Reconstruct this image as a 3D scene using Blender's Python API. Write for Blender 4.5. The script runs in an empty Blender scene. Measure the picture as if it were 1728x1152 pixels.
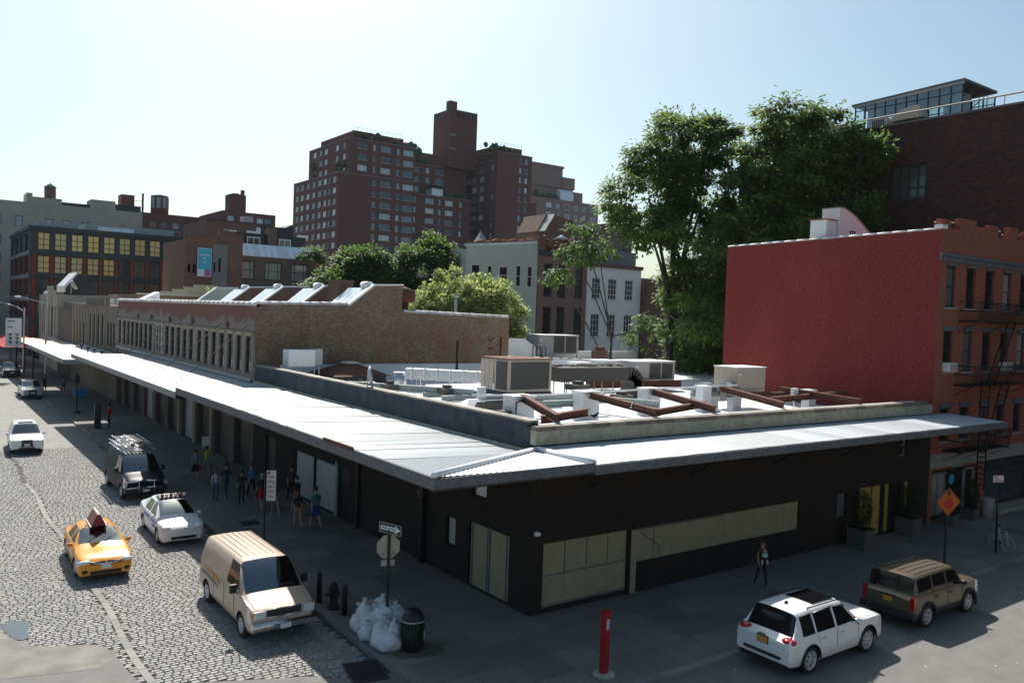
import bpy, bmesh, math, random
from mathutils import Vector, Matrix
R = math.radians
rnd = random.Random(7)
C = bpy.context.scene.collection
scn = bpy.context.scene

# ------------------------------------------------------------------ camera
cam = bpy.data.cameras.new('camera')
camo = bpy.data.objects.new('camera', cam); C.objects.link(camo)
cam.sensor_width = 36.0; cam.lens = 29.1085
cam.clip_start = 0.3; cam.clip_end = 4000
M3 = Matrix(((0.80735469, -0.01013416, -0.58997941), (-0.58898121, 0.04677204, -0.80679211), (0.0357707, 0.99885418, 0.03179279)))
camo.matrix_world = Matrix.Translation((0, 0, 9.8)) @ M3.to_4x4()
scn.camera = camo

# ------------------------------------------------------------------ light
SUN = Vector((0.33, 0.89, 1.0)).normalized()          # towards the sun
w = bpy.data.worlds.new('World'); scn.world = w; w.use_nodes = True
nt = w.node_tree; nt.nodes.clear()
out = nt.nodes.new('ShaderNodeOutputWorld'); bg = nt.nodes.new('ShaderNodeBackground')
sky = nt.nodes.new('ShaderNodeTexSky'); sky.sky_type = 'NISHITA'; sky.sun_disc = False
sky.sun_elevation = math.asin(SUN.z); sky.sun_rotation = math.atan2(SUN.x, SUN.y)
sky.air_density = 1.0; sky.dust_density = 2.2; sky.ozone_density = 0.6; sky.altitude = 20
bg.inputs['Strength'].default_value = 0.068
tn = nt.nodes.new('ShaderNodeMix'); tn.data_type = 'RGBA'; tn.blend_type = 'MULTIPLY'; tn.inputs['Factor'].default_value = 1; tn.inputs[7].default_value = (.86,1,.98,1)
nt.links.new(sky.outputs[0], tn.inputs[6]); nt.links.new(tn.outputs[2], bg.inputs['Color']); nt.links.new(bg.outputs[0], out.inputs['Surface'])
sl = bpy.data.lights.new('sun', 'SUN'); sl.energy = 3.9; sl.angle = R(0.53); sl.color = (1.0, 0.95, 0.87)
so = bpy.data.objects.new('sun', sl); C.objects.link(so); so.location = (0, 0, 80)
so.rotation_euler = SUN.to_track_quat('Z', 'Y').to_euler()
vs = scn.view_settings
vs.view_transform = 'Standard'; vs.look = 'None'; vs.gamma = 1.0; vs.use_curve_mapping = False
vs.exposure = 0.86
scn.cycles.max_bounces = 6; scn.cycles.transparent_max_bounces = 12

# ------------------------------------------------------------------ helpers
class MB:
    """collects shapes, then links them as one mesh object"""
    def __init__(s): s.v = []; s.f = []; s.m = []; s.sm = []
    def add(s, vs_, fs_, m=0, smooth=False):
        b = len(s.v); s.v += [tuple(p) for p in vs_]
        for f in fs_: s.f.append([b + i for i in f]); s.m.append(m); s.sm.append(smooth)
    def box(s, x0, x1, y0, y1, z0, z1, m=0):
        s.add([(x0,y0,z0),(x1,y0,z0),(x1,y1,z0),(x0,y1,z0),(x0,y0,z1),(x1,y0,z1),(x1,y1,z1),(x0,y1,z1)],
              [(0,3,2,1),(4,5,6,7),(0,1,5,4),(1,2,6,5),(2,3,7,6),(3,0,4,7)], m)
    def obox(s, c, d, rz=0, m=0, rx=0, ry=0):
        q = Matrix.Rotation(rz,3,'Z') @ Matrix.Rotation(ry,3,'Y') @ Matrix.Rotation(rx,3,'X')
        a,b,e = d[0]/2,d[1]/2,d[2]/2
        P = [Vector(c)+q@Vector(p) for p in ((-a,-b,-e),(a,-b,-e),(a,b,-e),(-a,b,-e),(-a,-b,e),(a,-b,e),(a,b,e),(-a,b,e))]
        s.add(P, [(0,3,2,1),(4,5,6,7),(0,1,5,4),(1,2,6,5),(2,3,7,6),(3,0,4,7)], m)
    def prism(s, pts, a, b, axis='z', m=0):
        """polygon (2-tuples) extruded from a to b along axis; z:(x,y) y:(x,z) x:(y,z)"""
        def P(p, t): return {'z':(p[0],p[1],t),'y':(p[0],t,p[1]),'x':(t,p[0],p[1])}[axis]
        n = len(pts); V = [P(p,a) for p in pts]+[P(p,b) for p in pts]
        ar = sum(pts[i][0]*pts[(i+1)%n][1]-pts[(i+1)%n][0]*pts[i][1] for i in range(n))
        fl = (ar > 0) != (axis == 'y'); 
        if b < a: fl = not fl
        F = [tuple(range(n))[::-1] if fl else tuple(range(n)), tuple(range(n,2*n)) if fl else tuple(range(n,2*n))[::-1]]
        for i in range(n):
            j = (i+1)%n; q = (i,j,n+j,n+i); F.append(q if fl else q[::-1])
        s.add(V, F, m)
    def tube(s, p0, p1, r0, r1=None, n=8, m=0, cap=True):
        p0, p1 = Vector(p0), Vector(p1); r1 = r0 if r1 is None else r1
        d = (p1-p0); 
        if d.length < 1e-6: return
        q = d.to_track_quat('Z','Y').to_matrix()
        V = [p0+q@Vector((r0*math.cos(t),r0*math.sin(t),0)) for t in (2*math.pi*i/n for i in range(n))]
        V += [p1+q@Vector((r1*math.cos(t),r1*math.sin(t),0)) for t in (2*math.pi*i/n for i in range(n))]
        s.add(V, [(i,(i+1)%n,n+(i+1)%n,n+i) for i in range(n)], m, True)
        if cap:
            b = len(s.v)-2*n
            s.f.append([b+i for i in range(n)][::-1]); s.m.append(m); s.sm.append(False)
            s.f.append([b+n+i for i in range(n)]); s.m.append(m); s.sm.append(False)
    def path(s, pts, r, n=8, m=0):
        for a, b in zip(pts, pts[1:]): s.tube(a, b, r, r, n, m)
    def lathe(s, prof, c=(0,0,0), n=16, m=0, smooth=True, mat=None, cap=True):
        V = []; k = len(prof)
        for r, z in prof:
            for i in range(n):
                t = 2*math.pi*i/n; V.append(Vector((r*math.cos(t), r*math.sin(t), z)))
        if mat is not None: V = [mat@p for p in V]
        V = [p+Vector(c) for p in V]
        F = [(a*n+i, a*n+(i+1)%n, (a+1)*n+(i+1)%n, (a+1)*n+i) for a in range(k-1) for i in range(n)]
        s.add(V, F, m, smooth)
        b = len(s.v)-k*n
        if not cap: return
        if prof[0][0] > 1e-4: s.f.append([b+i for i in range(n)][::-1]); s.m.append(m); s.sm.append(False)
        if prof[-1][0] > 1e-4: s.f.append([b+(k-1)*n+i for i in range(n)]); s.m.append(m); s.sm.append(False)
    def ball(s, c, r, n=10, m=0, sc=(1,1,1), jit=0, rg=None):
        k = n//2; V = []; 
        for a in range(k+1):
            ph = math.pi*a/k - math.pi/2
            for i in range(n):
                t = 2*math.pi*i/n; g = 1+(rg.uniform(-jit,jit) if jit else 0)
                V.append((c[0]+r*sc[0]*math.cos(ph)*math.cos(t)*g, c[1]+r*sc[1]*math.cos(ph)*math.sin(t)*g, c[2]+r*sc[2]*math.sin(ph)*g))
        s.add(V, [(a*n+i, a*n+(i+1)%n, (a+1)*n+(i+1)%n, (a+1)*n+i) for a in range(k) for i in range(n)], m, True)
    def mesh(s, name, mats):
        me = bpy.data.meshes.new(name); me.from_pydata(s.v, [], s.f)
        for m in (mats if isinstance(mats, (list, tuple)) else [mats]): me.materials.append(m)
        me.polygons.foreach_set('material_index', s.m); me.polygons.foreach_set('use_smooth', s.sm)
        me.validate(); me.update(); return me
    def build(s, name, mats, parent=None, loc=None, rz=0):
        return link(name, s.mesh(name, mats), parent, loc, rz)

def boxes(name, m, parent, lst):
    for q in lst: b = MB(); b.box(*q); b.build(name, m, parent)
def link(name, me, parent=None, loc=None, rz=0, rot=None):
    o = bpy.data.objects.new(name, me); C.objects.link(o)
    if parent is not None: o.parent = parent
    if loc is not None: o.location = loc
    if rot is not None: o.rotation_euler = rot
    elif rz: o.rotation_euler = (0,0,rz)
    return o
def tag(o, label=None, cat=None, group=None, kind=None):
    if label: o['label'] = label
    if cat: o['category'] = cat
    if group: o['group'] = group
    if kind: o['kind'] = kind
    return o
def thing(name, label, cat, loc=(0,0,0), rz=0, group=None):
    o = bpy.data.objects.new(name, None); C.objects.link(o)
    o.location = loc; o.rotation_euler = (0,0,rz); o.empty_display_size = .2
    return tag(o, label, cat, group)
KIDS = {}
def copy_thing(src, label, loc, rz=0):
    r = src.copy(); C.objects.link(r); r.location = loc; r.rotation_euler = (0,0,rz); r['label'] = label
    for ch in src.children:
        c = ch.copy(); C.objects.link(c); c.parent = r
        for g in ch.children:
            d = g.copy(); C.objects.link(d); d.parent = c
    return r

# ------------------------------------------------------------------ materials
def _new(name):
    m = bpy.data.materials.new(name); m.use_nodes = True; n = m.node_tree
    b = n.nodes['Principled BSDF']; return m, n, b
def N(n, t, **k):
    x = n.nodes.new(t)
    for a, v in k.items(): setattr(x, a, v)
    return x
def mat(name, col, rough=.7, metal=0, var=.12, scale=3.0, bump=0.0, bscale=40.0, spec=.4, streak=0.0, col2=None, coat=0):
    """plain stuff with two scales of mottling and a little relief"""
    m, n, b = _new(name); L = n.links
    tc = N(n,'ShaderNodeTexCoord'); 
    n1 = N(n,'ShaderNodeTexNoise'); n1.inputs['Scale'].default_value = scale; n1.inputs['Detail'].default_value = 6
    n1.inputs['Roughness'].default_value = .65
    mp = N(n,'ShaderNodeMapping'); L.new(tc.outputs['Object'], mp.inputs[0]); 
    if streak: mp.inputs['Scale'].default_value = (1,1,1-streak)
    L.new(mp.outputs[0], n1.inputs[0])
    cr = N(n,'ShaderNodeValToRGB'); L.new(n1.outputs[0], cr.inputs[0])
    lo = tuple(c*(1-var) for c in col); hi = tuple(min(1,c*(1+var)) for c in (col2 or col))
    cr.color_ramp.elements[0].position = .3; cr.color_ramp.elements[1].position = .7
    cr.color_ramp.elements[0].color = (*lo,1); cr.color_ramp.elements[1].color = (*hi,1)
    L.new(cr.outputs[0], b.inputs['Base Color'])
    b.inputs['Roughness'].default_value = rough; b.inputs['Metallic'].default_value = metal
    b.inputs['Specular IOR Level'].default_value = spec
    if coat: b.inputs['Coat Weight'].default_value = coat; b.inputs['Coat Roughness'].default_value = .06
    if bump:
        n2 = N(n,'ShaderNodeTexNoise'); n2.inputs['Scale'].default_value = bscale; n2.inputs['Detail'].default_value = 4
        L.new(tc.outputs['Object'], n2.inputs[0])
        bp = N(n,'ShaderNodeBump'); bp.inputs['Strength'].default_value = bump; bp.inputs['Distance'].default_value = .02
        L.new(n2.outputs[0], bp.inputs['Height']); L.new(bp.outputs[0], b.inputs['Normal'])
    return m
def brick(name, c1, c2, mortar, bw=.21, bh=.068, patch=None, pamt=.5, rough=.85, bump=.5, top=None, mort=.012, pscale=.5):
    """masonry on an upright wall: courses follow height, bond follows x+y"""
    m, n, b = _new(name); L = n.links
    tc = N(n,'ShaderNodeTexCoord'); sx = N(n,'ShaderNodeSeparateXYZ'); L.new(tc.outputs['Object'], sx.inputs[0])
    ad = N(n,'ShaderNodeMath', operation='ADD'); L.new(sx.outputs[0], ad.inputs[0]); L.new(sx.outputs[1], ad.inputs[1])
    cx = N(n,'ShaderNodeCombineXYZ'); L.new(ad.outputs[0], cx.inputs[0]); L.new(sx.outputs[2], cx.inputs[1])
    bt = N(n,'ShaderNodeTexBrick'); L.new(cx.outputs[0], bt.inputs[0])
    bt.inputs['Scale'].default_value = 1; bt.inputs['Brick Width'].default_value = bw; bt.inputs['Row Height'].default_value = bh
    bt.inputs['Mortar Size'].default_value = mort; bt.inputs['Mortar Smooth'].default_value = .2; bt.inputs['Bias'].default_value = 0
    bt.inputs['Color1'].default_value = (*c1,1); bt.inputs['Color2'].default_value = (*c2,1); bt.inputs['Mortar'].default_value = (*mortar,1)
    last = bt.outputs['Color']
    ns = N(n,'ShaderNodeTexNoise'); ns.inputs['Scale'].default_value = pscale; ns.inputs['Detail'].default_value = 8; ns.inputs['Roughness'].default_value = .7
    L.new(tc.outputs['Object'], ns.inputs[0])
    if patch:
        rp = N(n,'ShaderNodeValToRGB'); L.new(ns.outputs[0], rp.inputs[0]); rp.color_ramp.elements[0].position = .45; rp.color_ramp.elements[1].position = .62
        mx = N(n,'ShaderNodeMix', data_type='RGBA'); mx.blend_type = 'MIX'
        mu = N(n,'ShaderNodeMath', operation='MULTIPLY'); L.new(rp.outputs[0], mu.inputs[0]); mu.inputs[1].default_value = pamt
        L.new(mu.outputs[0], mx.inputs['Factor']); L.new(last, mx.inputs[6]); mx.inputs[7].default_value = (*patch,1); last = mx.outputs[2]
    if top:   # (height, colour, softness): paint above a ragged line
        mg = N(n,'ShaderNodeMath', operation='MULTIPLY_ADD'); L.new(ns.outputs[0], mg.inputs[0]); mg.inputs[1].default_value = 3.0; L.new(sx.outputs[2], mg.inputs[2])
        mr = N(n,'ShaderNodeMapRange'); L.new(mg.outputs[0], mr.inputs[0]); mr.inputs[1].default_value = top[0]+1.5; mr.inputs[2].default_value = top[0]+1.5+top[2]
        mx = N(n,'ShaderNodeMix', data_type='RGBA'); L.new(mr.outputs[0], mx.inputs['Factor']); L.new(last, mx.inputs[6]); mx.inputs[7].default_value = (*top[1],1)
        mu2 = N(n,'ShaderNodeMix', data_type='RGBA'); mu2.inputs['Factor'].default_value = .35; L.new(mx.outputs[2], mu2.inputs[6]); L.new(last, mu2.inputs[7]); last = mu2.outputs[2]
    # fine brick to brick tone
    n3 = N(n,'ShaderNodeTexNoise'); n3.inputs['Scale'].default_value = 6; n3.inputs['Detail'].default_value = 5
    ms = N(n,'ShaderNodeMapping'); ms.inputs['Scale'].default_value = (1,1,2.4); L.new(tc.outputs['Object'], ms.inputs[0]); L.new(ms.outputs[0], n3.inputs[0])
    m3 = N(n,'ShaderNodeMapRange'); L.new(n3.outputs[0], m3.inputs[0]); m3.inputs[1].default_value=.3; m3.inputs[2].default_value=.7; m3.inputs[3].default_value = .62; m3.inputs[4].default_value = 1.35
    mm = N(n,'ShaderNodeMix', data_type='RGBA'); mm.blend_type = 'MULTIPLY'; mm.inputs['Factor'].default_value = 1
    L.new(last, mm.inputs[6]); L.new(m3.outputs[0], mm.inputs[7])
    L.new(mm.outputs[2], b.inputs['Base Color']); b.inputs['Roughness'].default_value = rough; b.inputs['Specular IOR Level'].default_value = .25
    if bump:
        bp = N(n,'ShaderNodeBump'); bp.inputs['Strength'].default_value = bump; bp.inputs['Distance'].default_value = .01; bp.invert = True
        L.new(bt.outputs['Fac'], bp.inputs['Height']); L.new(bp.outputs[0], b.inputs['Normal'])
    return m
def perobj(name, cols, rough=.8, bump=.3, bscale=60, spec=.3):
    """each object of this material takes its own tone"""
    m, n, b = _new(name); L = n.links
    oi = N(n,'ShaderNodeObjectInfo'); cr = N(n,'ShaderNodeValToRGB'); cr.color_ramp.interpolation = 'CONSTANT'
    k = len(cols)
    while len(cr.color_ramp.elements) < k: cr.color_ramp.elements.new(.5)
    for i, c in enumerate(cols): cr.color_ramp.elements[i].position = i/k; cr.color_ramp.elements[i].color = (*c,1)
    L.new(oi.outputs['Random'], cr.inputs[0])
    tc = N(n,'ShaderNodeTexCoord'); ns = N(n,'ShaderNodeTexNoise'); ns.inputs['Scale'].default_value = 7; ns.inputs['Detail'].default_value = 6
    L.new(tc.outputs['Object'], ns.inputs[0])
    mr = N(n,'ShaderNodeMapRange'); L.new(ns.outputs[0], mr.inputs[0]); mr.inputs[3].default_value = .75; mr.inputs[4].default_value = 1.25
    mm = N(n,'ShaderNodeMix', data_type='RGBA'); mm.blend_type = 'MULTIPLY'; mm.inputs['Factor'].default_value = 1
    L.new(cr.outputs[0], mm.inputs[6]); L.new(mr.outputs[0], mm.inputs[7]); L.new(mm.outputs[2], b.inputs['Base Color'])
    b.inputs['Roughness'].default_value = rough; b.inputs['Specular IOR Level'].default_value = spec
    if bump:
        n2 = N(n,'ShaderNodeTexNoise'); n2.inputs['Scale'].default_value = bscale; L.new(tc.outputs['Object'], n2.inputs[0])
        bp = N(n,'ShaderNodeBump'); bp.inputs['Strength'].default_value = bump; bp.inputs['Distance'].default_value = .01
        L.new(n2.outputs[0], bp.inputs['Height']); L.new(bp.outputs[0], b.inputs['Normal'])
    return m
def attrmat(name, rough=.8, spec=.3, sub=0):
    """colour stored per face corner as attribute 'tone' (leaf and stone tones)"""
    m, n, b = _new(name); a = N(n,'ShaderNodeAttribute'); a.attribute_name = 'tone'
    n.links.new(a.outputs['Color'], b.inputs['Base Color']); b.inputs['Roughness'].default_value = rough; b.inputs['Specular IOR Level'].default_value = spec
    if sub:
        o = n.nodes['Material Output']; t = N(n,'ShaderNodeBsdfTranslucent'); hs = N(n,'ShaderNodeHueSaturation')
        hs.inputs['Value'].default_value = 1.6; hs.inputs['Hue'].default_value = .485; n.links.new(a.outputs['Color'], hs.inputs['Color']); n.links.new(hs.outputs[0], t.inputs[0])
        mx = N(n,'ShaderNodeMixShader'); mx.inputs[0].default_value = sub
        n.links.new(b.outputs[0], mx.inputs[1]); n.links.new(t.outputs[0], mx.inputs[2]); n.links.new(mx.outputs[0], o.inputs['Surface'])
    return m
def glass(name, tint=(.014,.017,.02), rough=.05, spec=.35, var=0):
    m, n, b = _new(name)
    b.inputs['Base Color'].default_value = (*tint,1); b.inputs['Roughness'].default_value = rough; b.inputs['Specular IOR Level'].default_value = spec
    tc = N(n,'ShaderNodeTexCoord'); ns = N(n,'ShaderNodeTexNoise'); ns.inputs['Scale'].default_value = 1.3; n.links.new(tc.outputs['Object'], ns.inputs[0])
    bp = N(n,'ShaderNodeBump'); bp.inputs['Strength'].default_value = .05; n.links.new(ns.outputs[0], bp.inputs['Height']); n.links.new(bp.outputs[0], b.inputs['Normal'])
    return m
def seeglass(name, tint=(.3,.38,.36), fac=.35):
    m, n, b = _new(name); o = n.nodes['Material Output']
    g = N(n,'ShaderNodeBsdfGlossy'); g.inputs['Roughness'].default_value = .02; g.inputs[0].default_value = (.9,.95,1,1)
    t = N(n,'ShaderNodeBsdfTransparent'); t.inputs[0].default_value = (*tint,1)
    fr = N(n,'ShaderNodeFresnel'); fr.inputs[0].default_value = 1.5
    md = N(n,'ShaderNodeMath', operation='MULTIPLY_ADD'); md.inputs[1].default_value = 1-fac*.3; md.inputs[2].default_value = fac*.42
    n.links.new(fr.outputs[0], md.inputs[0])
    mx = N(n,'ShaderNodeMixShader'); n.links.new(md.outputs[0], mx.inputs[0]); n.links.new(t.outputs[0], mx.inputs[1]); n.links.new(g.outputs[0], mx.inputs[2])
    n.links.new(mx.outputs[0], o.inputs['Surface']); return m
def winglass(name, cols, rough=.05):
    m = perobj(name, cols, rough, 0, spec=.6); return m

M = dict(
 ground=mat('ground_soil', (.09,.088,.085), .9, bump=.3),
 asphalt=mat('asphalt', (.17,.165,.158), .9, var=.16, scale=1.2, bump=.5, bscale=90),
 patch=mat('asphalt_patch', (.2,.19,.17), .9, var=.3, scale=1.1, bump=.5, bscale=70),
 bed=mat('joint_sand', (.08,.073,.06), .95, bump=.4),
 kerb=perobj('kerb_granite', [(.2,.2,.2),(.26,.26,.25),(.17,.17,.17)]),
 slab=perobj('pavement_concrete', [(.215,.2,.17),(.195,.18,.155),(.235,.22,.19),(.18,.168,.15),(.21,.195,.17)], .9, .25, 90),
 stone=attrmat('cobble_granite', .75, .35),
 strip=perobj('granite_strip', [(.24,.235,.22),(.2,.2,.19),(.26,.25,.235)]),
 puddle=mat('puddle_water', (.06,.07,.08), .03, spec=.8),
 black=mat('black_paint', (.012,.012,.012), .45, var=.3), rubber=mat('rubber', (.018,.018,.018), .8),
 dark=mat('dark_trim', (.03,.03,.032), .5), chrome=mat('chrome', (.75,.75,.76), .12, 1, var=.05),
 steel=mat('galvanised_steel', (.5,.52,.54), .38, .9, var=.18, scale=8), alloy=mat('alloy', (.55,.55,.56), .35, .25),
 white=mat('white_paint', (.78,.78,.77), .6, var=.06), whitemetal=mat('white_metal', (.72,.72,.7), .4, var=.08),
 rust=mat('rusty_steel', (.115,.045,.03), .85, var=.4, scale=4, bump=.2), beamgrey=mat('grey_painted_steel', (.3,.34,.33), .6, var=.15),
 roofwhite=mat('white_roof_coating', (.66,.67,.68), .8, var=.13, scale=.7, bump=.3, bscale=8),
 canopy=perobj('corrugated_zinc', [(.42,.45,.47),(.38,.41,.43),(.46,.48,.49),(.4,.42,.42),(.44,.47,.5),(.35,.37,.38)], .5, .15, 3), fascia=mat('fascia_board', (.13,.135,.14), .7, var=.3, scale=5),
 fascialight=mat('fascia_light', (.3,.29,.28), .7, var=.2), cap=mat('white_flashing', (.8,.8,.8), .5, var=.05),
 tan=mat('beige_enamel', (.5,.42,.34), .6, var=.12, scale=3), hvac=mat('grey_enamel', (.42,.42,.41), .6, var=.12),
 groove=mat('van_roof_groove', (.3,.24,.19), .6),
 coil=mat('condenser_coil', (.09,.085,.075), .8, var=.5, scale=30, bump=.5, bscale=200), coping=perobj('coping_tile', [(.17,.14,.11),(.22,.19,.16),(.14,.125,.11),(.26,.22,.18)], .7),
 copingwhite=perobj('coping_pale', [(.6,.58,.56),(.66,.65,.64),(.5,.48,.46)], .55),
 bluewall=mat('blue_black_painted_wall', (.017,.026,.042), .8, var=.35, scale=1.3, bump=.5, bscale=14, col2=(.04,.052,.07)),
 ledge=mat('ledge_cement', (.4,.37,.28), .85, var=.3, scale=3, bump=.3), darkwall=brick('dark_painted_brick', (.028,.022,.018),(.036,.028,.022),(.022,.018,.016), patch=(.045,.032,.024), pamt=.5),
 paper=mat('builders_paper', (.33,.29,.18), .85, var=.1, scale=2), tape=mat('blue_tape', (.05,.09,.16), .7),
 yellowlitpaper=mat('yellow_lit_paper', (.42,.29,.07), .8, var=.12),  # door paper, with the yellow light on it put into its colour
 brickA=brick('weathered_brick', (.22,.155,.1),(.37,.29,.19),(.1,.08,.06), patch=(.19,.085,.055), pamt=.7, pscale=.45, mort=.016),
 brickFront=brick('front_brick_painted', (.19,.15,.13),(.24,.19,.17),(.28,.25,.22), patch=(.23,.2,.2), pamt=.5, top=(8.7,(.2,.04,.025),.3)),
 pilaster=brick('tan_pilaster_brick', (.27,.23,.165),(.33,.28,.2),(.3,.26,.2), patch=(.2,.16,.12)),
 brick2=brick('second_row_brick', (.17,.1,.07),(.23,.15,.105),(.27,.23,.18), patch=(.26,.21,.16), pamt=.5),
 redwall=brick('red_painted_brick', (.235,.036,.03),(.215,.034,.03),(.17,.027,.024), mort=.01, patch=(.25,.05,.042), pamt=.5, bump=.25, pscale=.22),
 redbrick=brick('red_brick', (.34,.055,.03),(.25,.042,.025),(.36,.23,.16), bw=.22, bh=.075, mort=.01, patch=(.36,.12,.05), pamt=.3),
 brownwall=brick('dark_brown_brick', (.105,.042,.028),(.045,.03,.026),(.045,.037,.033), patch=(.04,.03,.028), pamt=.5, bw=.42, bh=.14, pscale=.9),
 aptbrick=brick('apartment_brick', (.175,.078,.064),(.135,.06,.052),(.19,.125,.11), bw=.35, bh=.12, patch=(.13,.055,.05), pamt=.4, bump=0),
 apt2brick=brick('pale_apartment_brick', (.28,.19,.165),(.24,.165,.14),(.26,.21,.19), bw=.35, bh=.12, bump=0),
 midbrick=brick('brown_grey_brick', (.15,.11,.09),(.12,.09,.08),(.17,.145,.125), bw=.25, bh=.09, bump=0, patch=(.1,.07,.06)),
 sidebrick=brick('side_brick', (.2,.1,.075),(.16,.085,.065),(.2,.15,.12), bw=.25, bh=.09, bump=0, patch=(.13,.08,.07)),
 narrowbrick=brick('townhouse_brick', (.25,.15,.12),(.2,.12,.1),(.3,.22,.18), bw=.25, bh=.09, bump=.1),
 olive=mat('grey_green_render', (.52,.56,.46), .85, var=.06, scale=.5), townwhite=mat('white_render', (.86,.88,.82), .8, var=.05, scale=.7),
 beige=mat('pale_grey_brick', (.42,.37,.31), .9, var=.08, scale=.3), loftdark=mat('loft_iron', (.035,.045,.05), .6, var=.15), loftred=mat('loft_red_brick', (.25,.035,.022), .8, var=.15),
 loftgreen=mat('loft_dull_grey', (.08,.095,.1), .6),  # one even dull grey
 cream=mat('cream_stucco', (.42,.38,.29), .85, var=.12, scale=.6), greywall=mat('grey_render', (.2,.2,.21), .85, var=.1),
 frame=mat('window_frame_dark', (.03,.035,.035), .5), framew=mat('window_frame_white', (.7,.7,.68), .5), framegrey=mat('window_frame_grey', (.2,.22,.22), .5),
 glassd=glass('window_glass_dark'), glassy=perobj('window_glass_yellow_reflection', [(.8,.55,.18),(.7,.5,.19),(.76,.58,.25),(.62,.5,.24)], .12, 0, spec=.6),  # yellow panes: reflection of sunlit buildings put into the glass colour
 glassmix=perobj('apartment_glass', [(.3,.38,.42),(.05,.07,.09),(.5,.56,.58),(.1,.14,.18),(.2,.26,.3),(.7,.74,.74)], .08, 0, spec=.6),
 glassblind=perobj('glass_with_blinds', [(.2,.21,.2),(.3,.31,.3),(.12,.13,.13),(.35,.34,.3)], .1, 0, spec=.6),
 glassg=perobj('loft_glass_green', [(.04,.06,.055),(.07,.085,.07),(.1,.11,.08),(.05,.06,.07)], .07, 0, spec=.6),
 skylight=glass('skylight_glass', (.72,.82,.9), .12, .8), mirrorglass=seeglass('penthouse_glass', (.72,.86,.86), .4),  # skylight panes: reflected sky put into the pale base colour
 carglass=seeglass('car_glass', (.42,.5,.48), .5), privacy=glass('privacy_glass', (.008,.008,.01), .04, .5),
 iron=mat('black_iron', (.014,.012,.012), .55, var=.3), postgreen=mat('dark_green_post', (.018,.028,.02), .5),
 bark=mat('bark', (.06,.05,.04), .9, bump=.5, bscale=20), leaf=attrmat('foliage', .55, .35, .45), leafpale=attrmat('foliage_pale', .6, .3, .4),
 hedge=attrmat('shrub_leaves', .6, .3, .2),
 redenamel=mat('red_enamel', (.3,.006,.006), .35, coat=.5), signwhite=mat('sign_white', (.75,.75,.75), .45), signback=mat('sign_back_aluminium', (.46,.42,.33), .5, .1, var=.06),
 signred=mat('sign_red', (.5,.02,.02), .5), orange=mat('sign_orange', (.55,.11,.01), .5), bag=None, blue=mat('blue_plastic', (.03,.22,.5), .4),
 billblue=mat('billboard_blue', (.06,.42,.6), .5, var=.04), pink=mat('billboard_pink', (.6,.07,.25), .5), umbrella=mat('red_canvas', (.45,.03,.04), .8),
 slate=mat('black_slate', (.02,.025,.03), .4), zincgrey=mat('grey_zinc_panel', (.34,.36,.35), .5, var=.08), planter=mat('planter_zinc', (.1,.105,.1), .5, var=.15),
 flowers=mat('terrace_flowers', (.3,.12,.06), .8, var=.5, scale=4), terracotta=mat('terracotta', (.25,.11,.06), .8), soil=mat('stain_concrete', (.13,.115,.07), .9, var=.4, scale=4),
)
# ================================================================== ground, roads, pavements
def farcobble():
    m, n, b = _new('cobble_far'); L = n.links; tc = N(n,'ShaderNodeTexCoord'); bt = N(n,'ShaderNodeTexBrick'); L.new(tc.outputs['Object'], bt.inputs[0])
    bt.inputs['Scale'].default_value = 1; bt.inputs['Brick Width'].default_value = .27; bt.inputs['Row Height'].default_value = .17; bt.inputs['Mortar Size'].default_value = .016
    bt.inputs['Color1'].default_value = (.25,.245,.235,1); bt.inputs['Color2'].default_value = (.2,.195,.185,1); bt.inputs['Mortar'].default_value = (.07,.065,.055,1)
    ns = N(n,'ShaderNodeTexNoise'); ns.inputs['Scale'].default_value = .8; ns.inputs['Detail'].default_value = 5; L.new(tc.outputs['Object'], ns.inputs[0])
    mr = N(n,'ShaderNodeMapRange'); L.new(ns.outputs[0], mr.inputs[0]); mr.inputs[3].default_value = .7; mr.inputs[4].default_value = 1.3
    mm = N(n,'ShaderNodeMix', data_type='RGBA'); mm.blend_type='MULTIPLY'; mm.inputs['Factor'].default_value = 1
    L.new(bt.outputs[0], mm.inputs[6]); L.new(mr.outputs[0], mm.inputs[7]); L.new(mm.outputs[2], b.inputs['Base Color']); b.inputs['Roughness'].default_value = .8
    return m
ZR = -0.12
g = MB(); g.box(-1500,1500,-600,2400,-.6,-.32); tag(g.build('ground', M['ground']), kind='structure')
g = MB(); g.box(-8,10.8,19.0,62,-.3,-.155); g2 = g.build('cobblestone_street', M['bed']); tag(g2, kind='structure')
g = MB(); g.box(-8,10.8,62,260,-.3,-.124); tag(g.build('cobblestone_street_beyond', farcobble()), kind='structure')
EDGE = [(-8,30.5),(1.6,29.6),(2.0,28.9),(2.34,28.5),(2.5,27.6),(2.7,26.7),(3.1,26.1),(3.46,26.0),(3.8,26.25),(4.3,26.1),(4.68,25.7),(4.80,25.0),(4.84,24.3),(4.9,23.5),(5.0,22.75),(5.7,22.2),(6.73,21.75),(8.77,20.85),(10.3,19.7),(10.88,19.3)]
def edge_y(x):
    for (a,b),(c,d) in zip(EDGE,EDGE[1:]):
        if a <= x <= c: return b+(d-b)*(x-a)/(c-a)
    return -99
SRD = random.Random(11)
def stone_tone():
    t = SRD.random(); b = SRD.uniform(.2,.29)*(1.18 if t < .1 else 1)
    return (b*SRD.uniform(1.0,1.08), b*SRD.uniform(.97,1.02), b*SRD.uniform(.9,.99), 1)
stones = []
y = 19.4; row = 0
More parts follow.
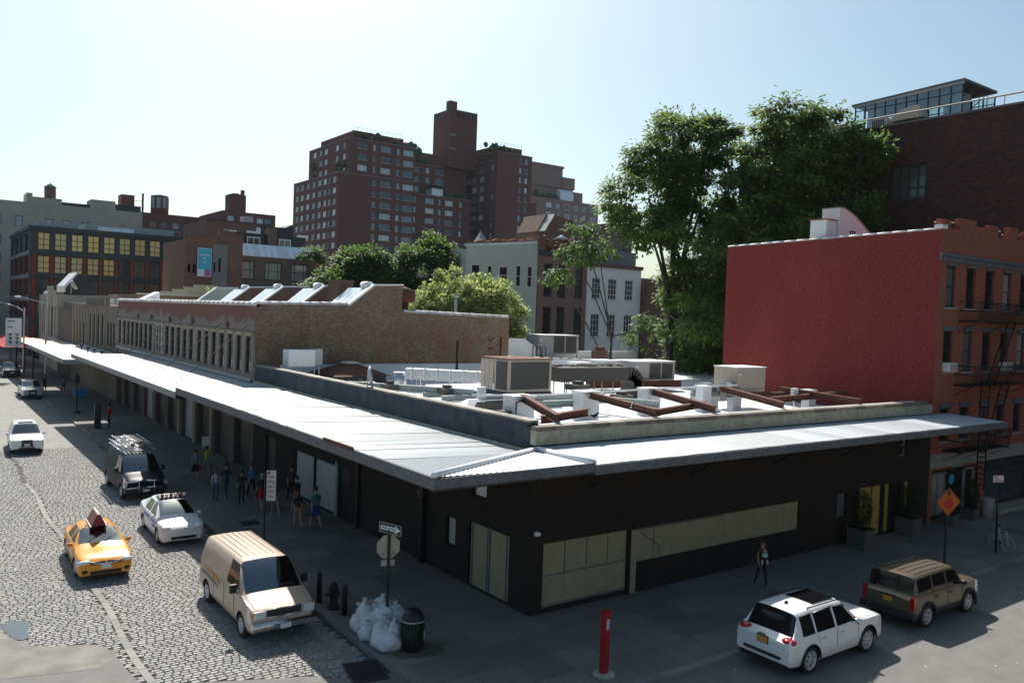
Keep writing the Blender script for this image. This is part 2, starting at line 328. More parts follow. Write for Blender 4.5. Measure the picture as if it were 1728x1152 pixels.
while y < 62:
    h = SRD.uniform(.14,.165); x = -2.4-(row%2)*.13 - SRD.random()*.05
    while x < 10.78:
        L_ = SRD.uniform(.2,.26); cx, cy = x+L_/2, y+h/2 + .10*math.sin(x*.35+y*.05)+.03*math.sin(x*.9+y*.3)
        if (5.27+.06*math.sin(cy*.7)-.10 < cx < 5.27+.06*math.sin(cy*.7)+.10): x += L_; continue
        if cy-h/2 > edge_y(cx)-.02 and cx < 10.68 and (cx > -.2 or cy < 40): stones.append((cx,cy,L_-.022,h-.022))
        x += L_
    y += h; row += 1
def stone_geo(V, F, T, s, g_):
    cx, cy, l, h = s; z = ZR+SRD.uniform(-.005,.004); a, b = l/2, h/2; i = len(V)
    j = lambda: SRD.uniform(-.004,.004)
    for k, (ux,uy) in enumerate(((-a,-b),(a,-b),(a,b),(-a,b))): V.append((cx+ux+j(), cy+uy+j(), -.16))
    o = [V[i+k] for k in range(4)]
    for p in o: V.append((p[0],p[1],z-.018))
    for k,p in enumerate(o): V.append((cx+(p[0]-cx)*.86, cy+(p[1]-cy)*.78, z+SRD.uniform(-.004,.004)))
    for k in range(4):
        q = (k+1)%4; F.append((i+k,i+q,i+4+q,i+4+k)); F.append((i+4+k,i+4+q,i+8+q,i+8+k))
    F.append((i+8,i+9,i+10,i+11)); t = stone_tone(); T += [t]*12
def tonemesh(name, V, F, T, m, smooth=False):
    me = bpy.data.meshes.new(name); me.from_pydata(V, [], F); a = me.attributes.new('tone','FLOAT_COLOR','POINT')
    a.data.foreach_set('color', [c for t in T for c in t]); me.materials.append(m)
    if smooth: me.polygons.foreach_set('use_smooth', [True]*len(F))
    return me
vis = sorted(stones, key=lambda s: s[0]**2+s[1]**2 + (0 if s[0] > 3 else 200))
for s in vis[:300]:
    V,F,T = [],[],[]; stone_geo(V,F,T,(0,0,s[2],s[3]),0); link('cobblestone', tonemesh('cobblestone',V,F,T,M['stone']), g2, (s[0],s[1],0))
V,F,T = [],[],[]
for s in vis[300:]: stone_geo(V,F,T,s,0)
tag(link('cobblestones', tonemesh('cobblestones',V,F,T,M['stone']), g2), kind='stuff')
# granite strip running up the street
y = 21.9
while y < 50:
    l = SRD.uniform(.7,1.1); x = 5.27+.06*math.sin(y*.7); b = MB(); b.box(-.1,.1,0,l-.02,-.05,.008); o = b.build('strip_stone', M['strip'], g2, (x,y,ZR), rz=-.042*math.cos(y*.7)); y += l
# asphalt of the crossing and the right-hand street
pts = EDGE+[(10.88,19.0),(11.0,18.7)]
def sheet(name, pts, z0, z1, m, kind='structure'):
    b = MB(); b.prism(pts, z0, z1, 'z'); o = b.build(name, m); tag(o, kind=kind); return o
arc = [(15.2-4.35*math.cos(R(a)), 19.9-4.35*math.sin(R(a))) for a in range(0,91,9)]   # kerb face of the corner
apoly = [(-60,5.5)]+[(-60,30.5)]+EDGE[:-1]+[(10.84,19.9)]+arc[1:]+[(200,15.55),(200,5.5)]
sheet('asphalt_road', apoly[::-1], -.3, ZR+.006, M['asphalt'])
sheet('concrete_patch', [(2.2,29),(2.5,27.7),(3.0,26.7),(3.8,26.2),(4.5,25.9),(4.8,25.2),(4.7,24.6),(4.3,24.2),(3.3,24.4),(2.0,24.8),(0,25),(0,29)], ZR, ZR+.011, M['patch'])
pp = [(2.35,28.9),(2.45,28.2),(2.62,27.5),(2.8,27.3),(3.0,27.5),(2.98,28.1),(3.12,28.6),(2.95,29.0),(2.6,29.15)]
sheet('puddle', pp, ZR, ZR+.013, M['puddle'])
bo = thing('unseen_bounce_warehouse', 'sunlit buff brick warehouse on the far side of the right hand street', 'building', (16,-16,0)); b = MB(); b.box(0,90,-12,0,0,13); b.build('wall', M['pilaster'], bo); b = MB(); b.box(-.2,90,-.2,.15,13,13.4); b.build('cornice', M['ledge'], bo)  # out of view, added to bounce warm sunlight onto the shaded pavement
for k in range(14): b = MB(); b.box(0,3,-.05,.03,3.5,7.5); b.build('window', M['frame'], bo, (2+k*6,0,0)); b = MB(); b.box(.1,2.9,.031,.05,3.6,7.4); b.build('pane', M['glassd'], bo, (2+k*6,0,0))
sheet('road_far_side', [(-60,-60),(-60,5.0),(300,5.0),(300,-60)][::-1], -.3, -.02, M['patch'])
# tar seams, manhole
b = MB(); b.lathe([(.0,0),(.38,0),(.38,.012)][::-1], (6.3,20.2,ZR+.006), 24); b.lathe([(.0,.014),(.31,.014)][::-1],(6.3,20.2,ZR+.006),24)
tag(b.build('manhole_cover', M['dark']), 'round iron manhole cover in the asphalt of the crossing', 'manhole cover')
# pavements
pave = MB(); pp = [(10.99,19.9)]+[(15.2-4.2*math.cos(R(a)), 19.9-4.2*math.sin(R(a))) for a in range(0,91,9)]+[(95,15.7),(95,21.4),(16.9,21.4),(16.9,240),(10.99,240)]
pave.prism(pp, -.3, -.012, 'z'); pv = pave.build('pavement', M['slab']); tag(pv, kind='structure')
def clip(poly, cl):
    out_ = poly
    for i in range(len(cl)):
        a, b_ = cl[i], cl[(i+1)%len(cl)]; inp, out_ = out_, []
        if not inp: return []
        ins = lambda p: (b_[0]-a[0])*(p[1]-a[1])-(b_[1]-a[1])*(p[0]-a[0]) >= 0
        for k in range(len(inp)):
            p, q = inp[k-1], inp[k]
            if ins(p) != ins(q):
                d1 = (b_[0]-a[0])*(p[1]-a[1])-(b_[1]-a[1])*(p[0]-a[0]); d2 = (b_[0]-a[0])*(q[1]-a[1])-(b_[1]-a[1])*(q[0]-a[0]); t = d1/(d1-d2)
                out_.append((p[0]+(q[0]-p[0])*t, p[1]+(q[1]-p[1])*t))
            if ins(q): out_.append(q)
    return out_
def slab(x0,x1,y0,y1,cl=None):
    e = .02; P = [(x0+e,y0+e),(x1-e,y0+e),(x1-e,y1-e),(x0+e,y1-e)]
    if cl: P = clip(P, cl)
    if len(P) < 3: return
    cx, cy = (x0+x1)/2, (y0+y1)/2; b = MB(); b.prism([(p[0]-cx,p[1]-cy) for p in P], -.03, SRD.uniform(-.003,.003), 'z')
    b.build('paving_slab', M['slab'], pv, (cx,cy,0))
def chain(a, n, d, jit=0): return [a+d*i for i in range(n+1)]
xs = [11.2,12.5,13.85,15.2,16.5]
y = 21.05
while y < 70:
    for a, c in zip(xs, xs[1:]): slab(a,c,y,y+1.55)
    y += 1.55
ys = [15.9,17.1,18.4,19.75,21.05]; x = 16.5
while x < 62:
    for a, c in zip(ys, ys[1:]): slab(x,x+1.6,a,c)
    x += 1.6
cl = [(15.2-4.0*math.cos(R(a)), 19.9-4.0*math.sin(R(a))) for a in range(0,91,9)]+[(16.5,15.9),(16.5,21.05),(11.2,21.05)]
for a, c in zip(xs, xs[1:]):
    for d, e in zip(ys, ys[1:]): slab(a,c,d,e,cl)
def kerb(x0,y0,x1,y1,wd=.15):
    d = Vector((x1-x0,y1-y0,0)); b = MB(); b.obox((0,0,-.14),(d.length-.012,wd,.285)); b.build('kerb_stone', M['kerb'], pv, ((x0+x1)/2,(y0+y1)/2,0), math.atan2(d.y,d.x))
y = 19.9
while y < 110: kerb(10.925,y,10.925,y+1.8); y += 1.8
x = 15.2
while x < 80: kerb(x,15.625,x+1.8,15.625); x += 1.8
for a in range(0,90,15):
    p = [(15.2-4.27*math.cos(R(t)), 19.9-4.27*math.sin(R(t))) for t in (a,a+15)]; kerb(*p[0],*p[1],.16)
# storm drain
t = thing('storm_drain', 'rusty iron storm drain grate in the gutter below the rubbish bags', 'drain', (10.25,20.3,ZR+.012), -.2)
b = MB(); b.box(-.5,.5,-.65,-.6,0,.03); b.box(-.5,.5,.6,.65,0,.03); b.box(-.5,-.45,-.6,.6,0,.03); b.box(.45,.5,-.6,.6,0,.03); b.build('frame', M['dark'], t)
b = MB(); b.box(-.45,.45,-.6,.6,-.002,.002); b.build('pit', M['black'], t)
for i in range(11): b = MB(); b.box(-.44,.44,-.02,.02,0,.022); b.build('bar', M['dark'], t, (0,-.55+i*.11,.002))
# covers in the pavement
b = MB(); b.box(-.4,.4,-.4,.4,0,.01); b.box(-.34,.34,-.34,.34,.01,.014); tag(b.build('utility_cover', M['dark'], None, (12.6,36.8,.002)), 'square iron utility cover set in the pavement by the police car', 'utility cover')

# ================================================================== facade tools
def facade(mb, u0, u1, z0, z1, holes, depth=.18, axis='y', pos=0.0, m=0, mr=None):
    """flat wall with rectangular holes. axis 'y': plane y=pos facing -y, u is x. axis 'x': plane x=pos facing -x, u is y. Reveals go back by depth."""
    us = sorted({u0,u1}|{h[0] for h in holes}|{h[1] for h in holes}); zs = sorted({z0,z1}|{h[2] for h in holes}|{h[3] for h in holes})
    us = [u for u in us if u0 <= u <= u1]; zs = [z for z in zs if z0 <= z <= z1]
    P = (lambda u,z,d=0: (u,pos+d,z)) if axis == 'y' else (lambda u,z,d=0: (pos+d,u,z))
    fl = axis == 'x'
    def q(a,b,c,d,mm): mb.add([a,b,c,d], [(3,2,1,0) if fl else (0,1,2,3)], mm)
    hs = set()
    for h in holes:
        for i in range(len(us)-1):
            if h[0]-1e-6 <= us[i] < h[1]-1e-6:
                for k in range(len(zs)-1):
                    if h[2]-1e-6 <= zs[k] < h[3]-1e-6: hs.add((i,k))
    for k in range(len(zs)-1):
        i = 0
        while i < len(us)-1:
            if (i,k) in hs: i += 1; continue
            j = i
            while j < len(us)-1 and (j,k) not in hs: j += 1
            q(P(us[i],zs[k]),P(us[j],zs[k]),P(us[j],zs[k+1]),P(us[i],zs[k+1]),m); i = j
    r = m if mr is None else mr
    for a,b,c,d in [h[:4] for h in holes]:
        q(P(a,c,depth),P(a,c),P(a,d),P(a,d,depth),r); q(P(b,c),P(b,c,depth),P(b,d,depth),P(b,d),r)
        q(P(a,d),P(b,d),P(b,d,depth),P(a,d,depth),r); q(P(a,c,depth),P(b,c,depth),P(b,c),P(a,c),r)
def shell(mb, x0, x1, y0, y1, z0, z1, m=0, skip=''):
    """rest of a block: roof and the sides not in skip (n,s,e,w)"""
    if 'r' not in skip: mb.add([(x0,y0,z1),(x1,y0,z1),(x1,y1,z1),(x0,y1,z1)], [(0,1,2,3)], m)
    if 's' not in skip: mb.add([(x0,y0,z0),(x1,y0,z0),(x1,y0,z1),(x0,y0,z1)], [(0,1,2,3)], m)
    if 'e' not in skip: mb.add([(x1,y0,z0),(x1,y1,z0),(x1,y1,z1),(x1,y0,z1)], [(0,1,2,3)], m)
    if 'n' not in skip: mb.add([(x1,y1,z0),(x0,y1,z0),(x0,y1,z1),(x1,y1,z1)], [(0,1,2,3)], m)
    if 'w' not in skip: mb.add([(x0,y1,z0),(x0,y0,z0),(x0,y0,z1),(x0,y1,z1)], [(0,1,2,3)], m)
WC = {}
def winmesh(w_, h_, style, fm, gm):
    """window of width w_ and height h_, origin at bottom centre, facing -y. style: (columns of relative widths, rows of relative heights, bar)"""
    key = (round(w_,3),round(h_,3),style,fm.name,gm.name)
    if key in WC: return WC[key]
    cols, rows, bar = style; b = MB(); fr = bar*1.6
    b.add([(-w_/2,.02,0),(w_/2,.02,0),(w_/2,.02,h_),(-w_/2,.02,h_)], [(0,1,2,3)], 1)
    b.box(-w_/2,w_/2,-.03,.03,0,fr); b.box(-w_/2,w_/2,-.03,.03,h_-fr,h_); b.box(-w_/2,-w_/2+fr,-.028,.03,fr,h_-fr); b.box(w_/2-fr,w_/2,-.028,.03,fr,h_-fr)
    s = sum(cols); u = -w_/2
    for c in cols[:-1]: u += w_*c/s; b.box(u-bar/2,u+bar/2,-.02,.025,fr,h_-fr)
    s = sum(rows); z = 0
    for c in rows[:-1]: z += h_*c/s; b.box(-w_/2+fr,w_/2-fr,-.024,.022,z-bar/2,z+bar/2)
    WC[key] = b.mesh('window', [fm, gm]); return WC[key]
def window(parent, u, z, w_, h_, style, fm, gm, axis='y', pos=0.0, d=.12, name='window'):
    me = winmesh(w_, h_, style, fm, gm)
    if axis == 'y': return link(name, me, parent, (u,pos+d,z))
    return link(name, me, parent, (pos+d,u,z), rz=R(-90))
SASH = ((1,),(1,1),.06)

# ================================================================== corner market building
cb = thing('market_building', 'low dark painted corner building with white roof under a wraparound metal canopy', 'building', (16.5,21.05,0))
# local coordinates: x 0..25.3, y 0..26.95
WL = MB()
lh = [(1.25,3.75,0,2.33),(4.65,5.3,1.1,2.17),(2.7,3.65,3.3,4.0),(13.8,15.2,.0,2.4),(15.35,17.85,0,2.35),(17.95,20.4,0,2.35),(23.3,24.8,0,2.5)]
facade(WL, 0, 26.95, 0, 5.25, lh, .25, 'x', 0)
rh = [(.48,4.4,.15,2.32),(4.75,14.5,1.05,2.3),(19.1,22.6,0,2.4),(23.0,23.5,.9,2.35),(22.35,23.0,3.55,4.75),(17.3,18.1,1.2,2.3)]
facade(WL, 0, 25.3, 0, 5.25, rh, .3, 'y', 0)
WL.build('wall', M['darkwall'], cb)
b = MB(); shell(b, .3,25.3,.3,26.9,0,5.0,0,'rsw'); b.box(.4,25.2,.4,26.8,4.9,5.35,0); b.build('roof', M['roofwhite'], cb)
b = MB(); b.box(.26,.3,.3,26.9,0,4.9); b.box(.31,25.2,.305,.33,0,4.9); b.build('inner_lining', M['black'], cb)
# parapets
b = MB(); b.box(0,.3,.3,26.95,5.42,6.3); b.build('parapet', M['bluewall'], cb)['label'] = 'blue black painted parapet along the cobbled street'
b = MB(); b.box(-.06,.0,.0,26.95,5.12,5.42,0); b.build('ledge', M['ledge'], cb)
b = MB(); b.box(-.003,25.3,0,.3,5.6,6.06); b.build('parapet', M['ledge'], cb)
b = MB(); b.box(-.09,25.3,-.05,0,5.25,5.6); b.build('ledge', M['darkwall'], cb)
y = .35
while y < 26.7: b = MB(); b.box(-.04,.36,0,.78,0,.07); b.build('coping_tile', M['coping'], cb, (0,y,6.3)); y += .8
x = 0
while x < 24.6: b = MB(); b.box(0,.78,-.05,.34,0,.15); b.build('coping_tile', M['coping'], cb, (x,0,6.06)); x += .8
for k in range(15): b = MB(); b.box(0,1.6,.36,.5,0,.05); b.build('flashing_strip', M['cap'], cb, (k*1.62,0,6.17))
for k in range(16): b = MB(); b.box(.37,.42,0,1.55,0,.04); b.build('flashing_strip', M['cap'], cb, (0,.5+k*1.62,6.33))
# openings, left side
def panel(name, m, x0,x1,y0,y1,z0,z1, lab=None):
    b = MB(); b.box(x0,x1,y0,y1,z0,z1); o = b.build(name, m, cb)
    if lab: o['label'] = lab
    return o
for i,(a,c) in enumerate(((1.3,2.5),(2.55,3.7))): panel('door', M['paper'], .08,.14,a,c,.03,2.28, 'door leaf masked with pale builders paper')
for a in (1.45,2.45,2.6,3.55): panel('tape_strip', M['tape'], .06,.08,a,a+.05,.05,2.25)
panel('window_pane', M['hvac'], .12,.16,4.7,5.25,1.15,2.12); panel('window_pane', M['glassblind'], .12,.16,2.75,3.6,3.33,3.95)
panel('paper_sheet', M['signwhite'], .09,.12,2.75,3.45,3.33,3.72)
for a,c in ((15.35,17.85),(17.95,20.4)):
    panel('roller_door', M['hvac'], .1,.15,a+.03,c-.03,.05,2.3); 
panel('door_frame', M['beamgrey'], -.04,.05,15.1,15.33,0,2.55); panel('door', M['black'], .1,.16,13.8,15.2,0,2.4); panel('door', M['dark'], .12,.18,23.3,24.8,0,2.5)
panel('column', M['black'], -.22,-.003,6.75,7.0,0,5.2); panel('column', M['black'], -.16,-.003,12.6,12.8,0,5.2)
# graffiti-like white scuffs and a small box
for k,(yy,zz) in enumerate(((8.6,3.3),(9.6,3.6),(7.6,2.6))):
    b = MB(); b.path([(-.004,yy,zz),(-.004,yy-.1,zz+.12),(-.004,yy-.22,zz+.04),(-.004,yy-.12,zz-.08),(-.004,yy-.25,zz-.2)], .012, 4); b.build('chalk_scrawl', M['hvac'], cb)
panel('meter_box', M['hvac'], -.08,-.003,9.9,10.35,3.9,4.3)
# openings, right side: taped paper
for k in range(4): panel('paper_sheet', M['paper'], .5+k*.975,.5+(k+1)*.975-.012,.10-.004*(k%2),.12,1.22,2.3)
for k in range(4): panel('paper_sheet', M['paper'], .5+k*.975,.5+(k+1)*.975-.012,.09-.004*(k%2),.11,.16,1.3)
panel('paper_wrapped_post', M['paper'], 4.42,4.72,-.06,.1,.02,2.28); panel('post', M['black'], 4.33,4.42,-.08,.1,0,2.35)
for k in range(10): panel('paper_sheet', M['paper'], 4.78+k*.97,4.78+(k+1)*.97-.012,.10-.005*(k%2),.12,1.07,2.28)
for a in (1.47,2.45,3.42): panel('tape_strip', M['tape'], a,a+.025,.08,.086,1.25,2.25)
for z in (1.2,.2): panel('tape_strip', M['tape'], .5,4.4,.07,.078,z,z+.03)
panel('tape_strip', M['tape'], 4.8,9.6,.08,.088,2.21,2.25); panel('tape_strip', M['tape'], 5.7,5.73,.08,.088,1.3,2.2)
b = MB(); b.tube((5.0,.07,2.15),(6.0,.07,1.5),.012,n=4); b.tube((6.0,.07,1.5),(6.05,.07,1.15),.012,n=4); b.build('crack_line', M['black'], cb)
panel('door', M['yellowlitpaper'], 19.15,20.2,.12,.18,.05,2.35,'door leaf covered with paper coloured as if lit yellow'); panel('door', M['yellowlitpaper'], 20.35,21.0,.12,.18,.05,2.35,'door leaf covered with paper coloured as if lit yellow')
panel('door', M['black'], 21.0,21.4,.1,.18,0,2.4); panel('door', M['yellowlitpaper'], 21.4,21.75,.12,.18,.05,2.35,'door leaf covered with paper coloured as if lit yellow'); panel('door', M['black'], 21.75,22.6,.1,.18,0,2.4)
panel('window_pane', M['yellowlitpaper'], 23.02,23.48,.12,.16,.95,2.3); panel('window_pane', M['greywall'], 17.33,18.07,.15,.2,1.22,2.28)
window(cb, 22.675, 3.6, .62, 1.1, SASH, M['framegrey'], M['glassd'], 'y', 0, .12)
b = MB(); b.lathe([(.0,.0),(.1,.02),(.12,.1),(.0,.16)],(0,0,0),10); b.build('wall_lamp', M['white'], cb, (.0,-.25+0.0,2.7))
b = MB(); b.box(20.5,25.3,-.02,0,4.9,5.2); b.build('sign_band', M['dark'], cb)
# ---- canopy
cn = thing('street_canopy', 'long corrugated zinc canopy wrapped round the dark corner building', 'canopy', (0,0,0))
def corr(name, length, width, n, zf, m):
    """sheet: ridges run along local x (length), width along local y"""
    b = MB(); V=[]; k = n*4
    for i in range(k+1):
        yy = width*i/k; zz = .009*math.sin(i*math.pi/2)
        V += [(0,yy,zz),(length,yy,zz+zf)]
    b.add(V, [(2*i,2*i+1,2*i+3,2*i+2) for i in range(k)], 0, False)
    V2 = [(p[0],p[1],p[2]-.012) for p in V]; b.add(V2, [(2*i+2,2*i+3,2*i+1,2*i) for i in range(k)], 0, False)
    return b.mesh(name, [m])
# left near run: from the street edge x=11.05,z=5.55 back to the wall x=16.44,z=5.32
me = corr('metal_sheet', 5.42, .84, 7, -.2, M['canopy'])
y = 18.62
k = 0
while y < 43.3:
    if y+.84 > 21.05: link('metal_sheet', me, cn, (11.02,y,5.55+(k%2)*.006+SRD.uniform(-.008,.012)), rot=(SRD.uniform(-.006,.006),SRD.uniform(-.003,.003),0)); 
    y += .835; k += 1
# corner piece: three planes of a hip
def hip(o, a, b_, c, n, nm):
    """triangle o (peak) a-b_ (eave) ; ribs run from the eave towards the peak line, clipped to the triangle"""
    o,a,b_ = Vector(o),Vector(a),Vector(b_); mb = MB(); V=[]; N_ = n*4
    e = (b_-a); nrm = (b_-a).cross(o-a).normalized(); 
    if nrm.z < 0: nrm = -nrm
    t0 = (o-a).dot(e)/e.dot(e); foot = a+e*t0
    for i in range(N_+1):
        s = i/N_; p = a+e*s
        kk = s/t0 if s < t0 else (1-s)/(1-t0) if t0 < 1 else 1
        q = p+(o-foot)*max(0,min(1,kk)); dz = nrm*.011*math.sin(i*math.pi/2)
        V += [p+dz, q+dz]
    up = (V[2]-V[0]).cross(V[1]-V[0]).z
    F = [(2*i,2*i+1,2*i+3,2*i+2) if up < 0 else (2*i,2*i+2,2*i+3,2*i+1) for i in range(N_)]
    mb.add(V, F, 0, False); mb.build(nm, M['canopy'], cn)
PK = (16.46,20.95,5.46)
hip(PK, (11.02,18.22,5.56), (16.5,18.22,5.46), None, 26, 'hip_sheet')
# between the left run and the hip: triangle with ribs along x
V=[]; mb = MB(); n_ = 23*4
for i in range(n_+1):
    yy = 18.3+(21.05-18.3)*i/n_; fr = (yy-18.3)/(21.05-18.3); x1 = 11.02+(16.44-11.02)*fr
    z = .016*math.sin(i*math.pi/2); V += [(11.02,yy,5.55+z),(max(x1,11.03),yy,5.56-.19*fr+z)]
mb.add(V, [(2*i,2*i+1,2*i+3,2*i+2) for i in range(n_)]); mb.build('hip_sheet', M['canopy'], cn)
b = MB(); b.tube((11.0,18.25,5.6),(16.4,20.95,5.5),.09,n=6); b.tube((16.5,18.2,5.52),(16.5,20.95,5.5),.1,n=6); b.build('ridge_flashing', M['cap'], cn)
# right run: ribs along y
me = corr('metal_sheet', 2.85, .84, 7, .1, M['canopy'])
x = 16.55; k = 0
while x < 43.1: link('metal_sheet', me, cn, (x+.84,18.2,5.46+(k%2)*.006), rot=(0,0,R(90))); x += .835; k += 1
# fascia and soffit
b = MB(); b.box(10.98,11.02,18.2,43.7,5.22,5.54); b.box(10.98,16.5,18.16,18.2,5.24,5.52); b.build('fascia', M['fascia'], cn)
b = MB(); b.box(16.5,43.4,18.14,18.18,5.16,5.44); b.build('fascia', M['fascia'], cn)
b = MB(); b.box(11.02,16.45,18.2,43.7,5.18,5.22); b.box(16.45,43.4,18.2,21.0,5.14,5.18); b.build('soffit', M['dark'], cn)
b = MB(); b.box(10.95,11.01,23.0,25.2,5.5,5.62); b.build('gutter_lip', M['rust'], cn)
b = MB()
for yy in (23,27.5,32,36.5,41): b.tube((16.5,yy,3.9),(13.2,yy,5.18),.05,n=5)
for xx in (19,24,29,34,39): b.tube((xx,21.05,4.0),(xx,19.2,5.14),.045,n=5)
b.build('brace', M['dark'], cn)
# ================================================================== brick row with saw-tooth skylights (x 16.5-34.8, y 48-87.3)
br = thing('brick_row_building', 'long two storey weathered brick building with sawtooth skylights and narrow front windows', 'building', (16.5,48.0,0))
b = MB()
prof = [(0,4.5),(0,9.9),(5.9,10.05),(7.6,11.35),(9.6,11.45),(9.6,9.72),(18.3,9.55),(18.3,4.5)]
b.prism([(p[0],p[1]) for p in prof], 0, .35, 'y'); b.build('end_wall', M['brickA'], br)['label'] = 'weathered brown brick end wall stepping up to a sawtooth'
holes = []; y = .75
k = 0
while y < 38.6:
    holes.append((y, y+1.02, 5.75, 8.0)); k += 1; y += 1.72 + (.35 if k%7 == 0 else 0)
b = MB(); facade(b, .35, 39.3, 4.9, 9.85, holes, .13, 'x', .0); b.build('wall', M['brickFront'], br)
for i,h in enumerate(holes):
    window(br, (h[0]+h[1])/2, h[2], 1.02, 2.25, ((1,),(1,1,1),.05), M['frame'] if i not in (12,13) else M['framew'], M['glassd'] if i not in (12,) else M['glassblind'], 'x', 0, .1)
    b = MB(); b.box(-.05,.02,-.05,1.07,0,.14); b.build('lintel', M['ledge'], br, (0,h[0],8.0))
    nx = holes[i+1][0] if i+1 < len(holes) else h[1]+.8
    b = MB(); b.box(-.02,-.002,0,nx-h[1]-.3,0,2.5); b.build('pilaster', M['pilaster'], br, (0,h[1]+.15,5.6))
b = MB(); b.box(-.09,-.004,.3,39.3,8.14,8.24); b.box(-.06,-.003,0,39.3,5.42,5.6); b.build('string_course', M['pilaster'], br)
# plaster patch above windows, a pair of round wall anchors
for yy in (5.2,13.2,19.5,25.5,30.5): b = MB(); b.lathe([(0,0),(.22,.03),(.22,.06)][::-1],(0,0,0),10,mat=Matrix.Rotation(R(-90),3,'Y')); b.build('anchor_plate', M['rust'], br, (-.06,yy,8.55))
b = MB(); b.box(.35,18.2,.35,39.2,9.0,9.3); b.box(18.0,18.3,.35,39.2,4,9.6); b.build('roof', M['greywall'], br)
b = MB(); b.box(.0,18.2,39.2,39.3,4,9.8); b.build('back_wall', M['brickA'], br)
y = 0
while y < 39: b = MB(); b.tube((0,0,0),(0,.98,0),.16,n=8); b.build('coping_tile', M['copingwhite'], br, (.12,y,9.9)); y += 1.02
def cop(p, q, n):
    p, q = Vector(p), Vector(q)
    for i in range(n):
        b = MB(); d = (q-p)/n; b.tube((0,0,0),d*.96,.16,n=8); b.build('coping_tile', M['copingwhite'], br, p+d*i)
cop((.1,.18,9.93),(5.85,.18,10.08),9); cop((9.75,.18,9.76),(18.3,.18,9.6),13)
b = MB(); b.prism([(5.85,10.0),(7.6,11.35),(9.65,11.46),(9.65,11.56),(7.55,11.46),(5.78,10.1)], -.06,.4,'y'); b.build('tooth_flashing', M['cap'], br)
for j,yy in enumerate((7.8,15.9,23.9,33.5)):
    b = MB(); b.prism([(.4,8),(.4,9.5),(5.9,10.0),(7.6,11.35),(9.6,11.45),(9.6,8)], 0,.3,'y'); o = b.build('party_wall', M['sidebrick'] if j < 3 else M['olive'], br, (0,yy,0))
    b = MB(); b.prism([(5.85,10.0),(7.6,11.35),(9.65,11.46),(9.65,11.56),(7.55,11.46),(5.78,10.1)], -.08,.38,'y'); b.build('tooth_flashing', M['cap'], br, (0,yy,0))
for j,yy in enumerate((.4,8.2,16.3,24.3)):
    # glazed slope in front of each tooth, on the far side of the wall
    b = MB(); ln = 3.2; b.prism([(5.9,9.3),(5.9,9.95),(7.4,11.2),(9.5,11.3),(9.5,9.3)], 0, ln,'y'); o = b.build('skylight', M['zincgrey'], br, (0,yy,0))
    for k in range(4):
        g_ = MB(); a = k*.78+.06; g_.add([(5.95,a,10.04),(7.38,a,11.23),(7.38,a+.68,11.23),(5.95,a+.68,10.04)], [(0,3,2,1)]); g_.build('glass_pane', M['skylight'], o)
    c_ = MB(); c_.tube((7.5,.1,11.42),(7.5,1.1,11.42),.22,n=10); c_.build('vent_hood', M['cap'], o)
b = MB(); b.box(0,1.1,0,1.7,0,2.1); b.box(-.06,1.16,-.06,1.76,2.1,2.25); b.build('chimney', M['sidebrick'], br, (6.9,4.0,9.5))
b = MB(); b.tube((0,0,0),(0,0,1.1),.28,n=10,m=0); b.lathe([(.0,2.05),(.75,1.75),(.75,1.1),(.6,1.0)][::-1],(0,0,0),8,m=0); b.build('roof_ventilator', M['rust'], br, (10.3,1.0,9.4))
b = MB(); b.tube((0,0,0),(0,0,1.6),.09,n=8); b.tube((0,0,1.6),(0,0,1.8),.2,n=8); b.build('vent_pipe', M['hvac'], br, (15.0,2.0,9.3))
# flaking white band low on the end wall
b = MB(); b.box(1.5,18.3,-.05,-.004,5.3,6.35); b.build('white_base_band', M['roofwhite'], br)
# drain pipe, anchors
b = MB(); b.tube((17.6,-.06,6.4),(17.6,-.06,8.2),.05,n=6); b.build('drain_pipe', M['rust'], br)
for zz in (7.4,8.0): b = MB(); b.path([(16.6,-.02,zz+.1),(16.5,-.04,zz),(16.7,-.04,zz-.1),(16.9,-.04,zz),(16.85,-.02,zz+.1)], .03, 5); b.build('iron_tie', M['rust'], br)
# ground floor under the canopy
gh = []; y = .6
while y < 38: gh.append((y,y+3.0,0,3.6)); y += 4.05
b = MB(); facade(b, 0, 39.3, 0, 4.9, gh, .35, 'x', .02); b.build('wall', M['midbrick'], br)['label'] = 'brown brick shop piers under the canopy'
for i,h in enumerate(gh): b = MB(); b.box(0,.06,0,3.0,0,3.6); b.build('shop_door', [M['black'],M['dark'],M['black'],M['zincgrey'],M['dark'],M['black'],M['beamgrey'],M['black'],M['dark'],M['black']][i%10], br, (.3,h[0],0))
for i,h in enumerate(gh):
    if i in (1,2,3): b = MB(); b.box(-.12,.0,0,.6,0,4.6); b.build('pier', M['pilaster'], br, (.01,h[1]+.2,0))
# far run of the canopy, its stay rods
cf = thing('hanging_canopy', 'zinc canopy held by slanting rods along the old brick row', 'canopy', (0,0,0))
me = corr('metal_sheet', 5.4, 1.0, 7, -.02, M['canopy'])
for k in range(34): link('metal_sheet', me, cf, (11.05,42.9+k*.998,5.30+(k%2)*.005+SRD.uniform(-.008,.012)))
b = MB(); b.box(11.0,11.05,43.8,77,4.98,5.3); b.build('fascia', M['fascialight'], cf)
b = MB(); b.box(11.05,16.4,43.8,77,4.94,4.98); b.build('soffit', M['dark'], cf)
b = MB(); b.box(11.05,11.1,77,77.05,4.98,5.3); b.box(11.05,16.4,77,77.05,4.98,5.3); b.build('end_fascia', M['fascia'], cf)
b = MB(); b.box(16.3,16.47,48.4,87,5.34,5.5); b.build('wall_flashing', M['hvac'], cf)
for yy in (47.5,52.5,58.5,64.5,71.0): b = MB(); b.tube((11.9,yy,5.32),(16.45,yy+1.8,8.6),.022,n=5); b.build('stay_rod', M['rust'], cf)
